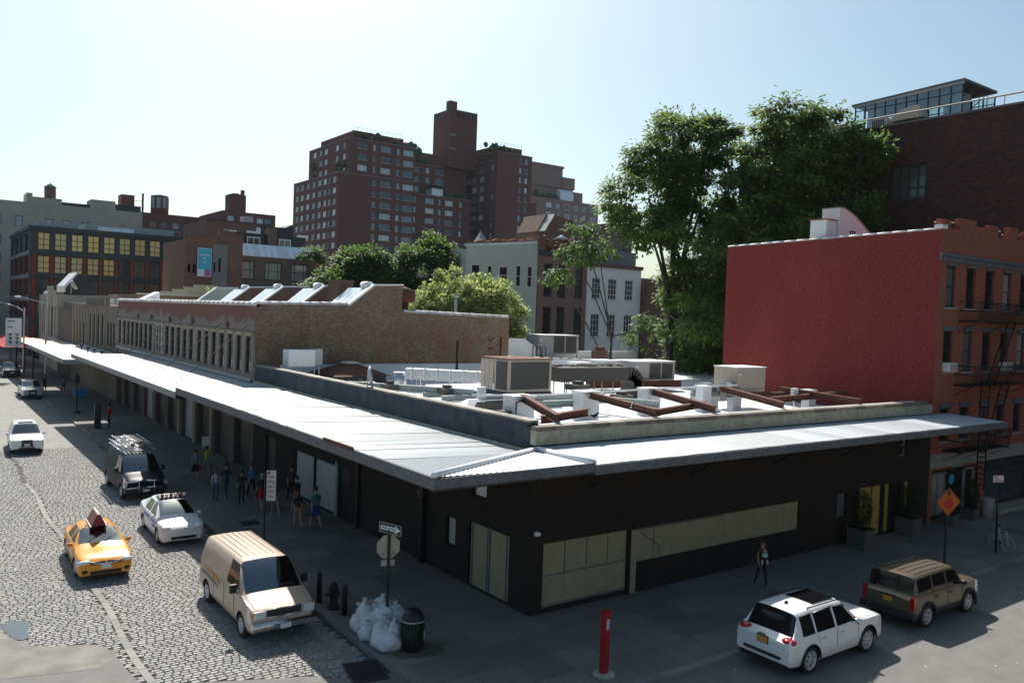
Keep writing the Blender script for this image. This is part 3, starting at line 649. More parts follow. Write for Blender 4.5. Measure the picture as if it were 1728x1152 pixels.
# third canopy, lower, with four little lamps on it
c3 = thing('end_canopy', 'low white canopy with four small lamps at the far end of the block', 'canopy', (0,0,0))
me = corr('metal_sheet', 5.6, 1.0, 7, 0, M['canopy'])
for k in range(26): link('metal_sheet', me, c3, (10.7,78.4+k*.998,4.72+(k%2)*.004))
b = MB(); b.box(10.65,10.7,78.3,104.4,4.36,4.72); b.box(10.65,16.4,78.3,78.35,4.3,4.7); b.build('fascia', M['fascialight'], c3)
b = MB(); b.box(10.7,16.4,78.4,104.4,4.3,4.34); b.build('soffit', M['dark'], c3)
for k in range(4): b = MB(); b.tube((0,0,0),(0,0,.35),.05,n=5); b.ball((0,0,.45),.17,8); b.build('lamp', M['dark'], c3, (14.2-.0*k,82+k*3.6,4.72))

# ---- the next houses along the street
h2 = thing('ornate_brick_building', 'small ornate brick building with tall slit windows beyond the long brick row', 'building', (16.5,87.6,0))
hs = [(1.2,2.0,5.2,7.6),(2.7,3.5,5.2,7.6),(4.2,5.0,5.2,7.6),(7.2,8.1,5.0,8.3),(9.6,10.5,5.0,8.3),(12.0,12.9,5.0,8.3),(14.4,15.3,5.0,8.3),(18.5,19.3,4.6,7.2),(20.6,21.4,4.6,7.2),(22.7,23.5,4.6,7.2),(24.8,25.6,4.6,7.2)]
b = MB(); facade(b, 0, 27.6, 0, 9.3, hs, .12, 'x', 0); shell(b, 0,18,0,27.6,0,9.3,0,'w'); b.build('wall', M['brick2'], h2)
for h in hs: window(h2, (h[0]+h[1])/2, h[2], h[1]-h[0], h[3]-h[2], ((1,),(1,1),.06), M['frame'], M['glassd'], 'x', 0, .09)
for yy in (6.2,8.5,10.9,13.3,16.2,17.6,19.9,22.0,24.1,26.3): b = MB(); b.box(-.05,-.004,0,.6,4.4,8.9); b.build('pilaster', M['pilaster'], h2, (0,yy,0))
b = MB(); b.box(-.12,.3,5.5,17.5,9.3,10.1); b.box(-.2,.35,5.3,17.7,10.1,10.3); b.build('parapet', M['pilaster'], h2)
b = MB(); b.box(-.16,-.125,6.5,16.5,9.3,9.95); b.build('sign_board', M['dark'], h2)
boxes('roof_cabin', M['white'], h2, [(1.0,9,-.0,6,9.3,10.0),(3,10,18,27,9.3,10.1)])
b = MB(); b.prism([(2,9.3),(2,9.6),(4.5,10.9),(4.5,9.3)], 3,5.2,'y'); b.build('roof_hatch', M['cap'], h2)
h3 = thing('dark_brick_annex', 'plain dark brick annex between the ornate building and the cream one', 'building', (16.5,115.4,0))
b = MB(); shell(b, 0,18,0,11,0,8.6); b.build('wall', M['midbrick'], h3)
b = MB(); b.box(.2,3,1,8,8.6,9.4); b.build('roof_plant', M['dark'], h3)
h4 = thing('cream_stepped_building', 'cream stucco building with stepped parapet and a black skylight on top', 'building', (16.5,126.8,0))
hs = [(2.2,3.4,4.5,8.8),(5,6.2,4.5,8.8),(8.6,9.8,4.5,8.8),(12,13.2,4.5,8.8),(15,16.2,4.5,8.8)]
b = MB(); facade(b, 0, 19, 0, 10.4, hs, .3, 'x', 0); shell(b, 0,24,0,19,0,10.4,0,'w'); b.build('wall', M['cream'], h4)
for h in hs: window(h4, (h[0]+h[1])/2, h[2], 1.2, 4.3, ((1,),(1,1,1,1),.08), M['frame'], M['glassd'], 'x', 0, .2)
boxes('parapet', M['cream'], h4, [(-.1,.4,6,13,10.4,11.0),(-.1,.4,8,11,11.0,11.6)]); boxes('pilaster', M['cream'], h4, [(-.15,-.003,yy,yy+.6,2,10.4) for yy in (.3,6,12.6,18.2)])
b = MB(); b.prism([(0,0),(0,1.2),(1.6,3.2),(4.3,.6),(4.3,0)], 0,7,'y'); b.build('skylight_house', M['slate'], h4, (1.5,6,10.4))
b = MB(); b.prism([(-.06,.4),(-.06,1.3),(1.55,3.28),(1.65,3.1),(.15,1.0),(.15,.4)], -.05,7.05,'y'); b.build('glass_slope', M['cap'], h4, (1.5,6,10.4))
b = MB(); b.lathe([(0,0),(.5,.15),(.75,.5)],(0,0,0),12,mat=Matrix.Rotation(R(60),3,'Y')); b.tube((0,0,-1),(0,0,0),.06); b.build('satellite_dish', M['hvac'], h4, (2.0,3.5,11.6))
# stepped gable + long parapet seen over the row
h5 = thing('rear_brick_hall', 'low brick hall with white coping and a stepped gable behind the long row', 'building', (36,96,0))
b = MB(); b.box(-16,8,0,16,0,10.6); b.build('wall', M['brick2'], h5)
b = MB(); b.box(-16.1,8,-.1,.3,10.6,10.75); b.build('coping', M['copingwhite'], h5)
b = MB(); 
for k,wd in enumerate((4.6,3.4,2.2,1.1)): b.box(-9-wd,-9+wd,-.1,.3,10.75+.3*k,11.05+.3*k)
b.build('stepped_gable', M['cream'], h5)
for k,(xx,hh) in enumerate(((-3.6,1.0),(-1,.8),(2.0,1.1))): b = MB(); b.lathe([(.5,0),(.5,hh*.6),(.75,hh*.7),(.75,hh),(0,hh+.25)],(0,0,0),10); b.build('roof_fan', M['hvac'], h5, (xx,2,10.6))
b = MB(); b.box(-.5,.5,-.4,.4,0,1.9); b.obox((-.35,0,2.1),(1.6,.9,.5),0,0,0,.5); b.build('duct_cowl', M['hvac'], h5, (4.5,1.2,10.6))
b = MB(); b.box(-1,1,-.5,.5,.2,1.5); b.lathe([(.0,.0),(.4,.0)],(0,-.51,.8),12,mat=Matrix.Rotation(R(90),3,'X')); b.build('fan_unit', M['hvac'], h5, (2.9,1,10.6))

# ================================================================== roof plant on the corner building (each its own thing)
ZF = 5.35
def legs(b, x0,x1,y0,y1,z0,z1,r=.04):
    for x in (x0,x1):
        for y in (y0,y1): b.tube((x,y,z0),(x,y,z1),r,n=5)
# big beige air handler
t = thing('air_handler', 'big beige rooftop air handler with a slanted side and dark condenser coil', 'air handler', (24.05,35.5,5.97), R(-90)); t.scale = (.65,1.05,1.0)
b = MB(); b.prism([(0,0),(0,1.55),(3.6,1.55),(3.6,0)], 0,2.6,'y'); 
mb = MB(); mb.box(0,1.75,0,2.6,0,1.6); mb.prism([(1.9,0),(1.75,1.6),(3.7,1.6),(3.7,0),(2.5,0)],0,2.6,'y'); mb.build('casing', M['tan'], t)
mb = MB(); mb.box(-.05,3.75,-.05,2.65,1.6,1.66); mb.build('top_panel', M['rust'], t); bpy.data.objects
mb = MB(); mb.box(-.03,3.72,-.03,2.63,-.12,0); mb.build('base_frame', M['dark'], t)
for k in range(3): mb = MB(); mb.box(.04+k*.58,.56+k*.58,-.03,0,.06,1.54); mb.build('access_panel', M['tan'], t)
for k in range(2): mb = MB(); mb.box(.75+k*.35,.98+k*.35,-.05,-.031,.35,.62); mb.build('vent_louvre', M['hvac'], t)
mb = MB(); mb.box(2.15,3.55,-.04,-.0,.1,1.5); mb.build('condenser_coil', M['coil'], t)
mb = MB(); mb.box(3.7,3.74,.15,2.45,.12,1.5); mb.build('condenser_coil', M['coil'], t)
mb = MB(); mb.box(1.78,2.0,-.06,.0,.02,.35); mb.build('switch_box', M['white'], t)
def unit(name, label, loc, dx, dy, dz, m, coil=True, rz=0, grp=None):
    t = thing(name, label, 'air conditioner', loc, rz)
    mb = MB(); mb.box(0,dx,0,dy,.0,dz); mb.build('casing', m, t)
    mb = MB(); mb.box(-.04,dx+.04,-.04,dy+.04,dz,dz+.05); mb.build('lid', M['white'], t)
    if coil:
        for k in range(2): mb = MB(); mb.box(dx*(.36+.31*k),dx*(.36+.31*k)+dx*.27,-.025,-.0,.12,dz-.1); mb.build('coil_grille', M['coil'], t)
    mb = MB(); legs(mb,.1,dx-.1,.1,dy-.1,-.35,0); mb.build('support', M['rust'], t)
    mb = MB(); mb.box(.08,.3,-.03,-.001,dz*.7,dz*.78); mb.build('label_plate', M['white'], t); return t
unit('rooftop_condenser', 'pinkish grey rooftop condenser with two coil panels beside the tree', (36.6,37.0,6.0), 3.6,2.0,1.15, M['hvac'])
unit('white_condenser', 'rust stained white rooftop cabinet left of the coil condenser', (34.6,37.9,6.0), 1.6,1.4,1.15, M['whitemetal'], False)
t = unit('louvred_condenser', 'small white louvred rooftop unit at the end of the red beam', (33.1,38.4,6.0), 1.1,1.0,1.0, M['whitemetal'], False)
for k in range(7): mb = MB(); mb.box(.12+k*.13,.17+k*.13,-.03,0,.15,.85); mb.build('louvre', M['dark'], t)
unit('plain_condenser', 'beige rooftop unit with paper labels in front of the red wall', (34.3,27.3,6.25), 2.3,1.5,1.25, M['tan'], False)
t = thing('white_ac_cabinet', 'white cabinet on thin legs against the brick wall', 'air conditioner', (17.6,45.6,5.9)); mb = MB(); mb.box(0,1.6,0,.9,.5,1.45); mb.build('casing', M['white'], t)
mb = MB(); mb.box(1.6,2.1,.1,.8,.6,1.5); mb.build('side_box', M['hvac'], t); mb = MB(); legs(mb,.1,1.9,.1,.8,-.55,.5,.03); mb.build('support', M['white'], t)
unit('far_grey_unit', 'grey rooftop unit with curved duct behind the roof ridge', (45.6,58.2,6.4), 4.6,2.0,1.7, M['hvac'])
t = thing('duct_casing', 'white sheet metal duct casing with sloped end beside the brick wall', 'duct', (40.4,57.0,6.2)); mb = MB(); mb.prism([(0,0),(0,1.6),(2.6,1.6),(4.2,.7),(4.2,0)],0,1.5,'y'); mb.build('casing', M['whitemetal'], t)
for xx in (3.5,4.0,4.5): mb = MB(); mb.path([(xx,-.1,0),(xx,-.1,.9),(xx+.15,-.1,1.05),(xx+.35,-.1,.9),(xx+.4,-.1,0)],.04,5); mb.build('pipe', M['dark'], t)
# shiny ducts
def gooseneck(label, loc, m):
    t = thing('exhaust_duct', label, 'duct', loc); mb = MB(); n_ = 8
    pts = [(0,0,0),(0,0,.75)]+[(0,.45-.45*math.cos(math.pi*k/n_),.75+.45*math.sin(math.pi*k/n_)) for k in range(1,n_)]+[(0,.9,.75),(0,.9,.45)]
    for a, c in zip(pts, pts[1:]):
        a, c = Vector(a), Vector(c); d = c-a; mid = (a+c)/2; mb.obox(mid,(.62,.42,d.length+.06),0,0,math.atan2(-d.y,d.z) if False else math.atan2(-d.y, d.z))
    mb.build('duct', m, t); mb = MB(); mb.box(-.4,.4,-.3,.3,-.02,.1); mb.build('curb', M['cap'], t); return t
gooseneck('left of two shiny gooseneck exhaust ducts on the white roof', (32.6,27.5,ZF), M['steel']); gooseneck('right of two shiny gooseneck exhaust ducts on the white roof', (33.9,27.1,ZF), M['steel'])
t = thing('silver_duct', 'long silver duct run with ribs on thin legs in front of the white roof', 'duct', (22.9,41.2,ZF)); mb = MB()
mb.obox((2.2,-2.4,.95),(6.6,.75,.6),R(-46)); mb.build('duct', M['steel'], t)
for k in range(9): mb = MB(); mb.obox((.15+k*.52,-.35-k*.53,.95),(.05,.82,.68),R(-46)); mb.build('rib', M['cap'], t)
mb = MB()
for k in range(4): mb.tube((.3+k*1.3,-.5-k*1.35,0),(.3+k*1.3,-.5-k*1.35,.7),.03,n=5); mb.tube((.8+k*1.3,-.1-k*1.35,0),(.8+k*1.3,-.1-k*1.35,.7),.03,n=5)
mb.build('support', M['cap'], t); mb = MB(); mb.tube((-.3,.35,0),(-.3,.35,1.0),.38,n=12); mb.build('elbow', M['steel'], t)
t = thing('kitchen_exhaust', 'soot blackened long duct on legs with a curved end dropping to the roof', 'duct', (27.9,33.6,ZF)); mb = MB(); mb.box(0,5.0,0,1.1,1.0,1.75)
for k in range(6): a = R(15*k+7); mb.obox((5.0+.75*math.sin(a),.55,1.0+.75*math.cos(a)-.37),(.35,1.1,.75),0,0,0,a)
mb.box(5.35,5.95,0,1.1,0,1.0); mb.build('duct', M['coil'], t); mb = MB()
for xx in (.3,1.2,2.4,3.8): mb.tube((xx,.1,0),(xx,.1,1.0),.04,n=5); mb.tube((xx,1.0,0),(xx,1.0,1.0),.04,n=5)
mb.build('support', M['beamgrey'], t)
rg = random.Random(5)
for k in range(3):
    mb = MB(); pts = [(-.3+i*.5, .2+.4*k+rg.uniform(-.1,.1), 1.78+rg.uniform(0,.12)) for i in range(11)]; mb.path(pts,.03,5); mb.build('cable', M['dark'], t)
# brown pyramid hood
t = thing('pyramid_skylight', 'rusty brown pyramid roof skylight with a small cap near the brick wall', 'skylight', (21.6,46.0,ZF))
def frustum(mb, a, z0, b_, z1, m=0): mb.add([(-a,-a,z0),(a,-a,z0),(a,a,z0),(-a,a,z0),(-b_,-b_,z1),(b_,-b_,z1),(b_,b_,z1),(-b_,b_,z1)], [(0,3,2,1),(4,5,6,7),(0,1,5,4),(1,2,6,5),(2,3,7,6),(3,0,4,7)], m)
mb = MB(); frustum(mb,1.85,.55,.45,1.15); mb.build('hood', M['rust'], t)['label'] = 'weathered brown hood'; mb = MB(); mb.box(-1.6,1.6,-1.6,1.6,0,.55); mb.build('curb', M['dark'], t); mb = MB(); frustum(mb,.5,1.2,.35,1.32); mb.build('cap', M['tan'], t)
# dish
t = thing('satellite_dish', 'grey satellite dish fixed on the blue parapet seen edge on', 'dish', (16.6,33.5,6.37)); mb = MB(); mb.lathe([(0,0),(.3,.05),(.5,.16)],(0,0,.45),16,mat=Matrix.Rotation(R(80),3,'Y')@Matrix.Rotation(R(20),3,'X')); mb.build('dish', M['hvac'], t)
mb = MB(); mb.tube((0,0,0),(0,0,.5),.03); mb.tube((-.05,0,.2),(-.5,-.2,.35),.015,n=5); mb.build('arm', M['hvac'], t)
# roof hatches, stacks
def hatch(label, loc, s, hgt=.3): 
    t = thing('skylight_hatch', label, 'skylight', loc); mb = MB(); mb.box(-s,s,-s*.7,s*.7,0,hgt); mb.build('curb', M['hvac'], t); mb = MB(); mb.add([(-s-.05,-s*.7-.05,hgt),(s+.05,-s*.7-.05,hgt),(s+.05,s*.7+.05,hgt),(-s-.05,s*.7+.05,hgt),(-s*.5,-s*.2,hgt+.28),(s*.5,-s*.2,hgt+.28),(s*.5,s*.2,hgt+.28),(-s*.5,s*.2,hgt+.28)],[(0,1,5,4),(1,2,6,5),(2,3,7,6),(3,0,4,7),(4,5,6,7),(3,2,1,0)]); mb.build('dome', M['cap'], t); return t
hatch('white roof hatch just right of the satellite dish', (18.6,35.8,ZF), .7); hatch('white box hatch behind the blue parapet, near the beige air handler', (18.7,30.9,ZF), .6)
hatch('flat white hatch beside the beige air handler', (20.2,30.4,ZF), .55,.4); hatch('white hatch near the pyramid skylight', (20.2,40.6,ZF), .6)
def stack(name, label, loc, h, r, cap='dark'):
    t = thing(name, label, 'vent', loc); mb = MB(); mb.lathe([(r*1.5,0),(r,.35),(r,h)],(0,0,0),12); mb.build('base', M['cap'], t); mb = MB(); mb.box(-r*1.5,r*1.5,-r*1.5,r*1.5,h,h+.28); mb.box(-r*.7,r*.7,-r*.7,r*.7,h+.28,h+.45); mb.build('cowl', M['coil'], t); return t
stack('roof_vent', 'mushroom vent with rusty square cowl close to the blue parapet', (19.3,36.5,ZF), .55,.22); stack('roof_vent', 'mushroom vent with dark cowl below the silver duct', (21.2,34.2,ZF), .5,.24)
stack('roof_vent', 'dark cowled vent under the soot black duct', (27.4,31.7,ZF), .8,.3); stack('roof_vent', 'low vent with flat dark cowl between the rusty beams', (30.0,31.2,ZF), .25,.3)
stack('roof_vent', 'squat dark fan low behind the parapet corner', (19.2,26.6,ZF), .2,.35)
t = thing('roof_mast', 'thin black mast standing before the white base of the brick wall', 'mast', (29.6,46.6,ZF)); mb = MB(); mb.box(-.06,.06,-.06,.06,0,2.6); mb.build('pole', M['iron'], t)
t = thing('fallen_panel', 'bent blackened solar panel leaning beside the white pier', 'panel', (20.3,28.8,ZF)); mb = MB(); mb.obox((0,0,.45),(1.9,.9,.08),R(-15),0,R(-38)); mb.build('panel', M['coil'], t); mb = MB(); mb.obox((.1,.08,.56),(1.2,.35,.05),R(-15),0,R(-38)); mb.build('blue_cells', M['bluewall'], t)
# piers and dunnage beams
def pier(label, x, y, h=1.15, s=.38):
    t = thing('roof_pier', label, 'pier', (x,y,ZF)); mb = MB(); mb.box(-s,s,-s*.8,s*.8,0,h); mb.build('shaft', M['roofwhite'], t); mb = MB(); mb.box(-s-.05,s+.05,-s*.8-.05,s*.8+.05,h,h+.06); mb.build('pier_cap', M['cap'], t)
pier('white pier below the beige air handler nearest the roof corner', 19.9,26.6,1.2,.5); pier('second white pier from the roof corner carrying a rusty beam', 23.75,26.9,1.25,.45); pier('third white pier from the roof corner, in the middle of the roof', 27.9,27.2,1.25,.42)
pier('white pier left of the gooseneck ducts', 31.9,27.4,1.25,.3); pier('small white pier right of the beige labelled unit', 38.9,26.2,1.0,.3)
def beam(label, p, q, m='rust', h=.25, cat='beam'):
    t = thing('steel_beam', label, cat, (0,0,0)); p, q = Vector(p), Vector(q); d = q-p; rz = math.atan2(d.y,d.x); L_ = d.length; ry = -math.asin(d.z/L_)
    c = (p+q)/2; t.location = c; t.rotation_euler = (0,ry,rz)
    mb = MB(); mb.box(-L_/2,L_/2,-.11,.11,0,.025); mb.build('top_flange', M[m], t)
    mb = MB(); mb.box(-L_/2,L_/2,-.012,.012,-h+.02,0); mb.build('web', M[m], t); mb = MB(); mb.box(-L_/2,L_/2,-.11,.11,-h,-h+.02); mb.build('bottom_flange', M[m], t)
zb_ = 6.5
beam('rusty steel beam running from the corner pier to the parapet', (20.0,26.5,6.62),(17.7,21.45,6.5)); beam('rusty steel beam running from the second pier to the parapet', (23.75,26.8,6.62),(22.4,21.45,6.5))
beam('rusty steel beam running from the middle pier to the parapet', (27.85,27,6.62),(25.7,21.45,6.5)); beam('rusty steel beam running from the gooseneck ducts to the parapet', (33.0,27.3,6.62),(30.1,21.45,6.5))
beam('short rusty beam lying along the parapet near the roof corner', (17.9,22.6,6.3),(20.6,23.2,6.4),h=.25); beam('rusty beam along the parapet between the second and third pier', (23.2,22.5,6.3),(27.6,23.6,6.4),h=.22)
beam('rusty beam low before the red wall', (33.5,24.6,6.3),(40.5,24.9,6.4)); beam('rusty beam end on under the beige labelled unit', (34.3,27.1,6.25),(40.8,25.9,6.25)); beam('pale rusty beam running from the labelled unit to the parapet', (37.5,27.0,6.5),(36.0,21.5,6.45))
beam('rust red beam under the two coil condenser', (32.6,37.0,6.0),(40.2,36.4,6.0),h=.4)
beam('grey steel beam under the beige air handler, front one', (20.5,33.5,5.84),(27.2,33.5,5.84),'beamgrey'); beam('grey steel beam under the beige air handler, rear one', (20.5,35.3,5.84),(27.2,35.3,5.84),'beamgrey')
beam('grey steel beam running right from the air handler', (26.3,30.0,6.1),(26.9,25.6,6.2),'beamgrey'); beam('grey cross beam between the first and second pier', (20.3,27.5,6.2),(23.6,27.3,6.2),'beamgrey'); beam('grey cross beam further back between the piers', (21.0,29.0,6.3),(26.2,28.4,6.3),'beamgrey')
beam('long pale grey beam behind the blue parapet', (18.0,38.5,6.15),(22.0,33.0,6.15),'beamgrey')
t = thing('conduit', 'long thin white conduit crossing the roof from pier to pier', 'pipe', (0,0,0)); mb = MB(); mb.path([(18.3,27.6,6.55),(20,26.2,6.6),(23.7,26.5,6.62),(28,26.8,6.65),(33.6,26.7,6.7)],.035,6); mb.build('tube', M['cap'], t)
t = thing('conduit', 'bent black conduit at the corner pier', 'pipe', (19.4,26.1,ZF)); mb = MB(); mb.path([(0,0,0),(0,0,1.0),(.3,0,1.1),(1.4,.1,1.05)],.03,6); mb.build('tube', M['iron'], t)
# white junction boxes on posts
for lab,x,y in (('white box on a post in front of the beige air handler',20.1,29.6),('grey box on a post by the beige labelled unit',35.9,25.0)):
    t = thing('junction_box', lab, 'box', (x,y,ZF)); mb = MB(); mb.tube((0,0,0),(0,0,.8),.035); mb.build('post', M['cap'], t); mb = MB(); mb.box(-.18,.18,-.1,.1,.8,1.3); mb.build('casing', M['white'], t)
# pigeons on the right hand coping
def pigeon(label, x, y, z, rz):
    t = thing('pigeon', label, 'bird', (x,y,z), rz); mb = MB(); mb.ball((0,0,.1),.085,10,0,(1.5,.8,.85)); mb.tube((.08,0,.13),(.13,0,.2),.045,.035,8); mb.ball((.14,0,.215),.038,8); mb.tube((.17,0,.212),(.205,0,.2),.012,.003,5)
    mb.add([(-.1,-.04,.1),(-.1,.04,.1),(-.26,.035,.06),(-.26,-.035,.06),(-.1,-.04,.08),(-.1,.04,.08),(-.26,.035,.05),(-.26,-.035,.05)],[(0,1,2,3),(7,6,5,4),(2,6,7,3),(0,3,7,4),(1,5,6,2)]); mb.tube((.02,.03,.05),(.02,.03,0),.007,n=4); mb.tube((.02,-.03,.05),(.02,-.03,0),.007,n=4); mb.build('body', M['slate'], t)
pigeon('dark pigeon on the parapet nearest the roof corner', 19.1,21.2,6.35,R(-60)); pigeon('dark pigeon standing on the roof between two piers', 22.3,22.6,6.4,R(30)); pigeon('pigeon perched on the corner of the red building', 42.1,21.3,15.05,R(200))
# neighbouring low roofs beyond
lr = thing('rear_low_building', 'low white roofed block behind the corner building with a tiled ridge', 'building', (34.8,48.2,0))
b = MB(); b.box(0,24,.3,14,0,5.6); b.box(7,24,-13.6,.3,0,5.4); b.build('wall', M['roofwhite'], lr)
boxes('parapet', M['roofwhite'], lr, [(0,.3,0,12,5.6,6.4),(8.5,24,11.7,12,5.6,6.6)])
for k in range(22): b = MB(); b.box(0,.55,-.2,.2,0,.1); b.build('coping_tile', M['copingwhite'], lr, (.3+k*.57,11.3-k*.55,6.35))
b = MB(); b.add([(.3,11.3,5.6),(12.9,-.8,5.6),(12.9,-.8,6.36),(.3,11.3,6.36)],[(0,1,2,3)]); b.add([(.4,11.4,5.6),(13,-.7,5.6),(13,-.7,6.36),(.4,11.4,6.36)],[(3,2,1,0)]); b.build('ridge_wall', M['roofwhite'], lr)
b = MB(); b.box(0,1.2,0,.9,0,1.3); b.box(.2,1,.2,.7,1.3,1.6); b.build('chimney', M['sidebrick'], lr, (15.6,7.5,5.6))

# ================================================================== red painted tenement with fire escape (x 41.8-, y 21.05-34.4)
rb = thing('red_tenement', 'brick tenement with a blank dark red painted side wall and fire escapes', 'building', (41.8,21.05,0))
b = MB(); b.prism([(0,0),(0,14.95),(13.4,14.6),(13.4,0)], 0, .01,'x')
b.v=[];b.f=[];b.m=[];b.sm=[]
b.add([(0,13.4,0),(0,0,0),(0,0,14.85),(0,13.4,14.55)],[(0,1,2,3)]); b.add([(0,13.4,0),(0,13.4,14.55),(.3,13.4,14.55),(.3,13.4,0)],[(0,1,2,3)]); b.build('side_wall', M['redwall'], rb)
cols = [.75,2.85,4.95,7.05,9.15,11.3,13.4,15.5]; wh = []
for zc in (11.0,7.7,4.15): wh += [(c,c+1.0,zc,zc+2.1 if zc > 5 else zc+1.7) for c in cols]
sh = [(.35,5.3,0,2.65),(6.1,11.5,0.15,2.75),(12.1,17,0.15,2.75)]
b = MB(); facade(b, 0, 18, 3.5, 15.0, wh, .22, 'y', 0); facade(b, 0, 18, 0, 2.8, sh, .3, 'y', 0); shell(b, .01,18,0.02,13.4,0,14.5,0,'sw'); b.build('wall', M['redbrick'], rb)
b = MB(); b.box(-.02,18,-.06,.25,2.8,3.5); b.build('stone_band', M['fascialight'], rb)
for i,h in enumerate(wh):
    o = window(rb, (h[0]+h[1])/2, h[2], 1.0, h[3]-h[2], SASH, M['frame'], M['glassd'] if i%3 else M['glassblind'], 'y', 0, .14)
    b = MB(); b.box(-.14,1.14,-.1,0,0,.12 if h[2]>10 else .24); b.build('lintel', M['fascia'], rb, (h[0],-.002,h[3]))
    b = MB(); b.box(-.08,1.08,-.08,0,-.1,0); b.build('sill', M['fascialight'], rb, (h[0],-.002,h[2]))
# cornice and crenellated parapet
b = MB(); b.box(-.02,18,-.12,0,13.55,13.72); b.box(0,18,-.05,0,13.3,13.55); b.build('cornice', M['fascia'], rb)
for k,(a,c,z) in enumerate(((.0,.9,.05),(1.9,3.6,.25),(3.6,5.2,.0),(5.2,6.1,.2),(7.4,8.6,.3),(9.5,11,.2),(12,14,.3))):
    b = MB(); b.box(a,c,0,.3,15.0,15.0+z+.35); b.build('parapet_block', M['redbrick'], rb)
for a in (1.1,3.9,6.3,8.7): b = MB(); b.box(a,a+.7,.35,.9,14.6,15.35); b.build('chimney_pot', M['slate'], rb); b = MB(); b.box(a-.05,a+.75,.3,.95,15.35,15.42); b.build('pot_cap', M['cap'], rb)
for k in range(16): b = MB(); b.tube((0,0,0),(0,.8,-.018),.07,n=8); b.build('coping_tile', M['copingwhite'], rb, (.08,.15+k*.83,14.9-.0225*k*.83*1.0))
b = MB(); b.box(-.15,.4,-.1,.3,14.9,15.1); b.build('corner_cap', M['cap'], rb)
# window air conditioners
for (a,z) in ((.85,7.72),(7.15,7.72)): b = MB(); b.box(0,.78,-.35,.1,0,.45); o = b.build('window_air_conditioner', M['whitemetal'], rb, (a,0,z)); b = MB(); [b.box(.06+.12*q,.1+.12*q,-.36,-.352,.05,.4) for q in range(6)]; b.build('grille', M['dark'], o)
# fire escape: its own thing
fe = thing('fire_escape', 'black iron fire escape with three balconies and stairs on the brick front', 'fire escape', (41.8,21.05,0))
def balcony(z, x0, x1):
    b = MB()
    for k in range(9): b.box(x0,x1,-1.05+k*.12,-1.0+k*.12,z-.03,z)
    for xx in (x0,(x0+x1)/2,x1): b.tube((xx,-1.05,z-.05),(xx,-.02,z-.05),.03,n=5); b.tube((xx,-1.0,z-.06),(xx,-.02,z-.6),.02,n=5)
    b.build('platform', M['iron'], fe)
    for zz in (z+.5,z+.95): b = MB(); b.path([(x0,-.02,zz),(x0,-1.05,zz),(x1,-1.05,zz),(x1,-.02,zz)],.032,5); b.build('rail', M['iron'], fe)
    n_ = int((x1-x0)/.18)
    for k in range(n_+1): b = MB(); b.tube((0,0,0),(0,-.06,.95),.018,n=4); b.build('baluster', M['iron'], fe, (x0+(x1-x0)*k/n_,-1.05+.03,z))
def stair(x0,z0,x1,z1,y=-.75):
    b = MB()
    for dy in (-.2,.2): b.tube((x0,y+dy,z0),(x1,y+dy,z1),.04,n=5)
    for dy in (-.2,): b.tube((x0,y+dy,z0+.7),(x1,y+dy,z1+.7),.015,n=4)
    b.build('stringer', M['iron'], fe); n_ = int(abs(z1-z0)/.28)
    for k in range(1,n_): t_ = k/n_; b = MB(); b.box(-.1,.1,-.2,.2,-.02,.02); b.build('tread', M['iron'], fe, (x0+(x1-x0)*t_, y, z0+(z1-z0)*t_))
balcony(10.35,2.2,8.6); balcony(7.05,2.0,8.4); balcony(3.7,1.2,6.4)
stair(4.4,7.05,6.6,10.35); stair(4.6,3.7,6.2,7.05); stair(3.3,1.6,3.35,7.3,-1.0)
b = MB(); b.path([(.6,-.05,4.7),(.6,-1.4,4.9),(2.2,-1.4,5.0)],.03,5); b.tube((.6,-1.4,4.9),(2.2,-.1,5.0),.03,n=5); b.build('hanging_bracket', M['iron'], fe)
# shop fronts
b = MB(); b.box(.4,5.2,.28,.32,0,2.6); b.build('shop_recess', M['black'], rb)
for a,c in ((.4,2.0),): 
    window(rb, 1.3, .25, 1.6, 2.2, ((1,1),(1,3),.07), M['framegrey'], M['glassblind'], 'y', 0, .2)
b = MB(); b.box(4.15,5.0,.2,.26,.02,2.35); b.build('shop_door', M['glassd'], rb); b = MB(); b.box(4.05,4.15,.15,.28,0,2.5); b.box(5.0,5.1,.15,.28,0,2.5); b.box(4.05,5.1,.15,.28,2.4,2.5); b.build('door_frame', M['beamgrey'], rb)
for a,c in ((6.1,11.5),(12.1,17)): window(rb, (a+c)/2, .15, c-a, 2.6, ((1,1.3),(4,1),.1), M['frame'], M['glassg'], 'y', 0, .2)
b = MB(); b.box(6.0,17.2,-.9,-.0,0,.16); b.build('doorstep', M['ledge'], rb)
b = MB(); b.box(2.4,3.4,-.03,.0,2.7,2.76); b.lathe([(0,0),(.28,.02)],(2.2,-.05,2.1),10,mat=Matrix.Rotation(R(90),3,'X')); b.build('green_shop_sign', M['billblue'], rb)
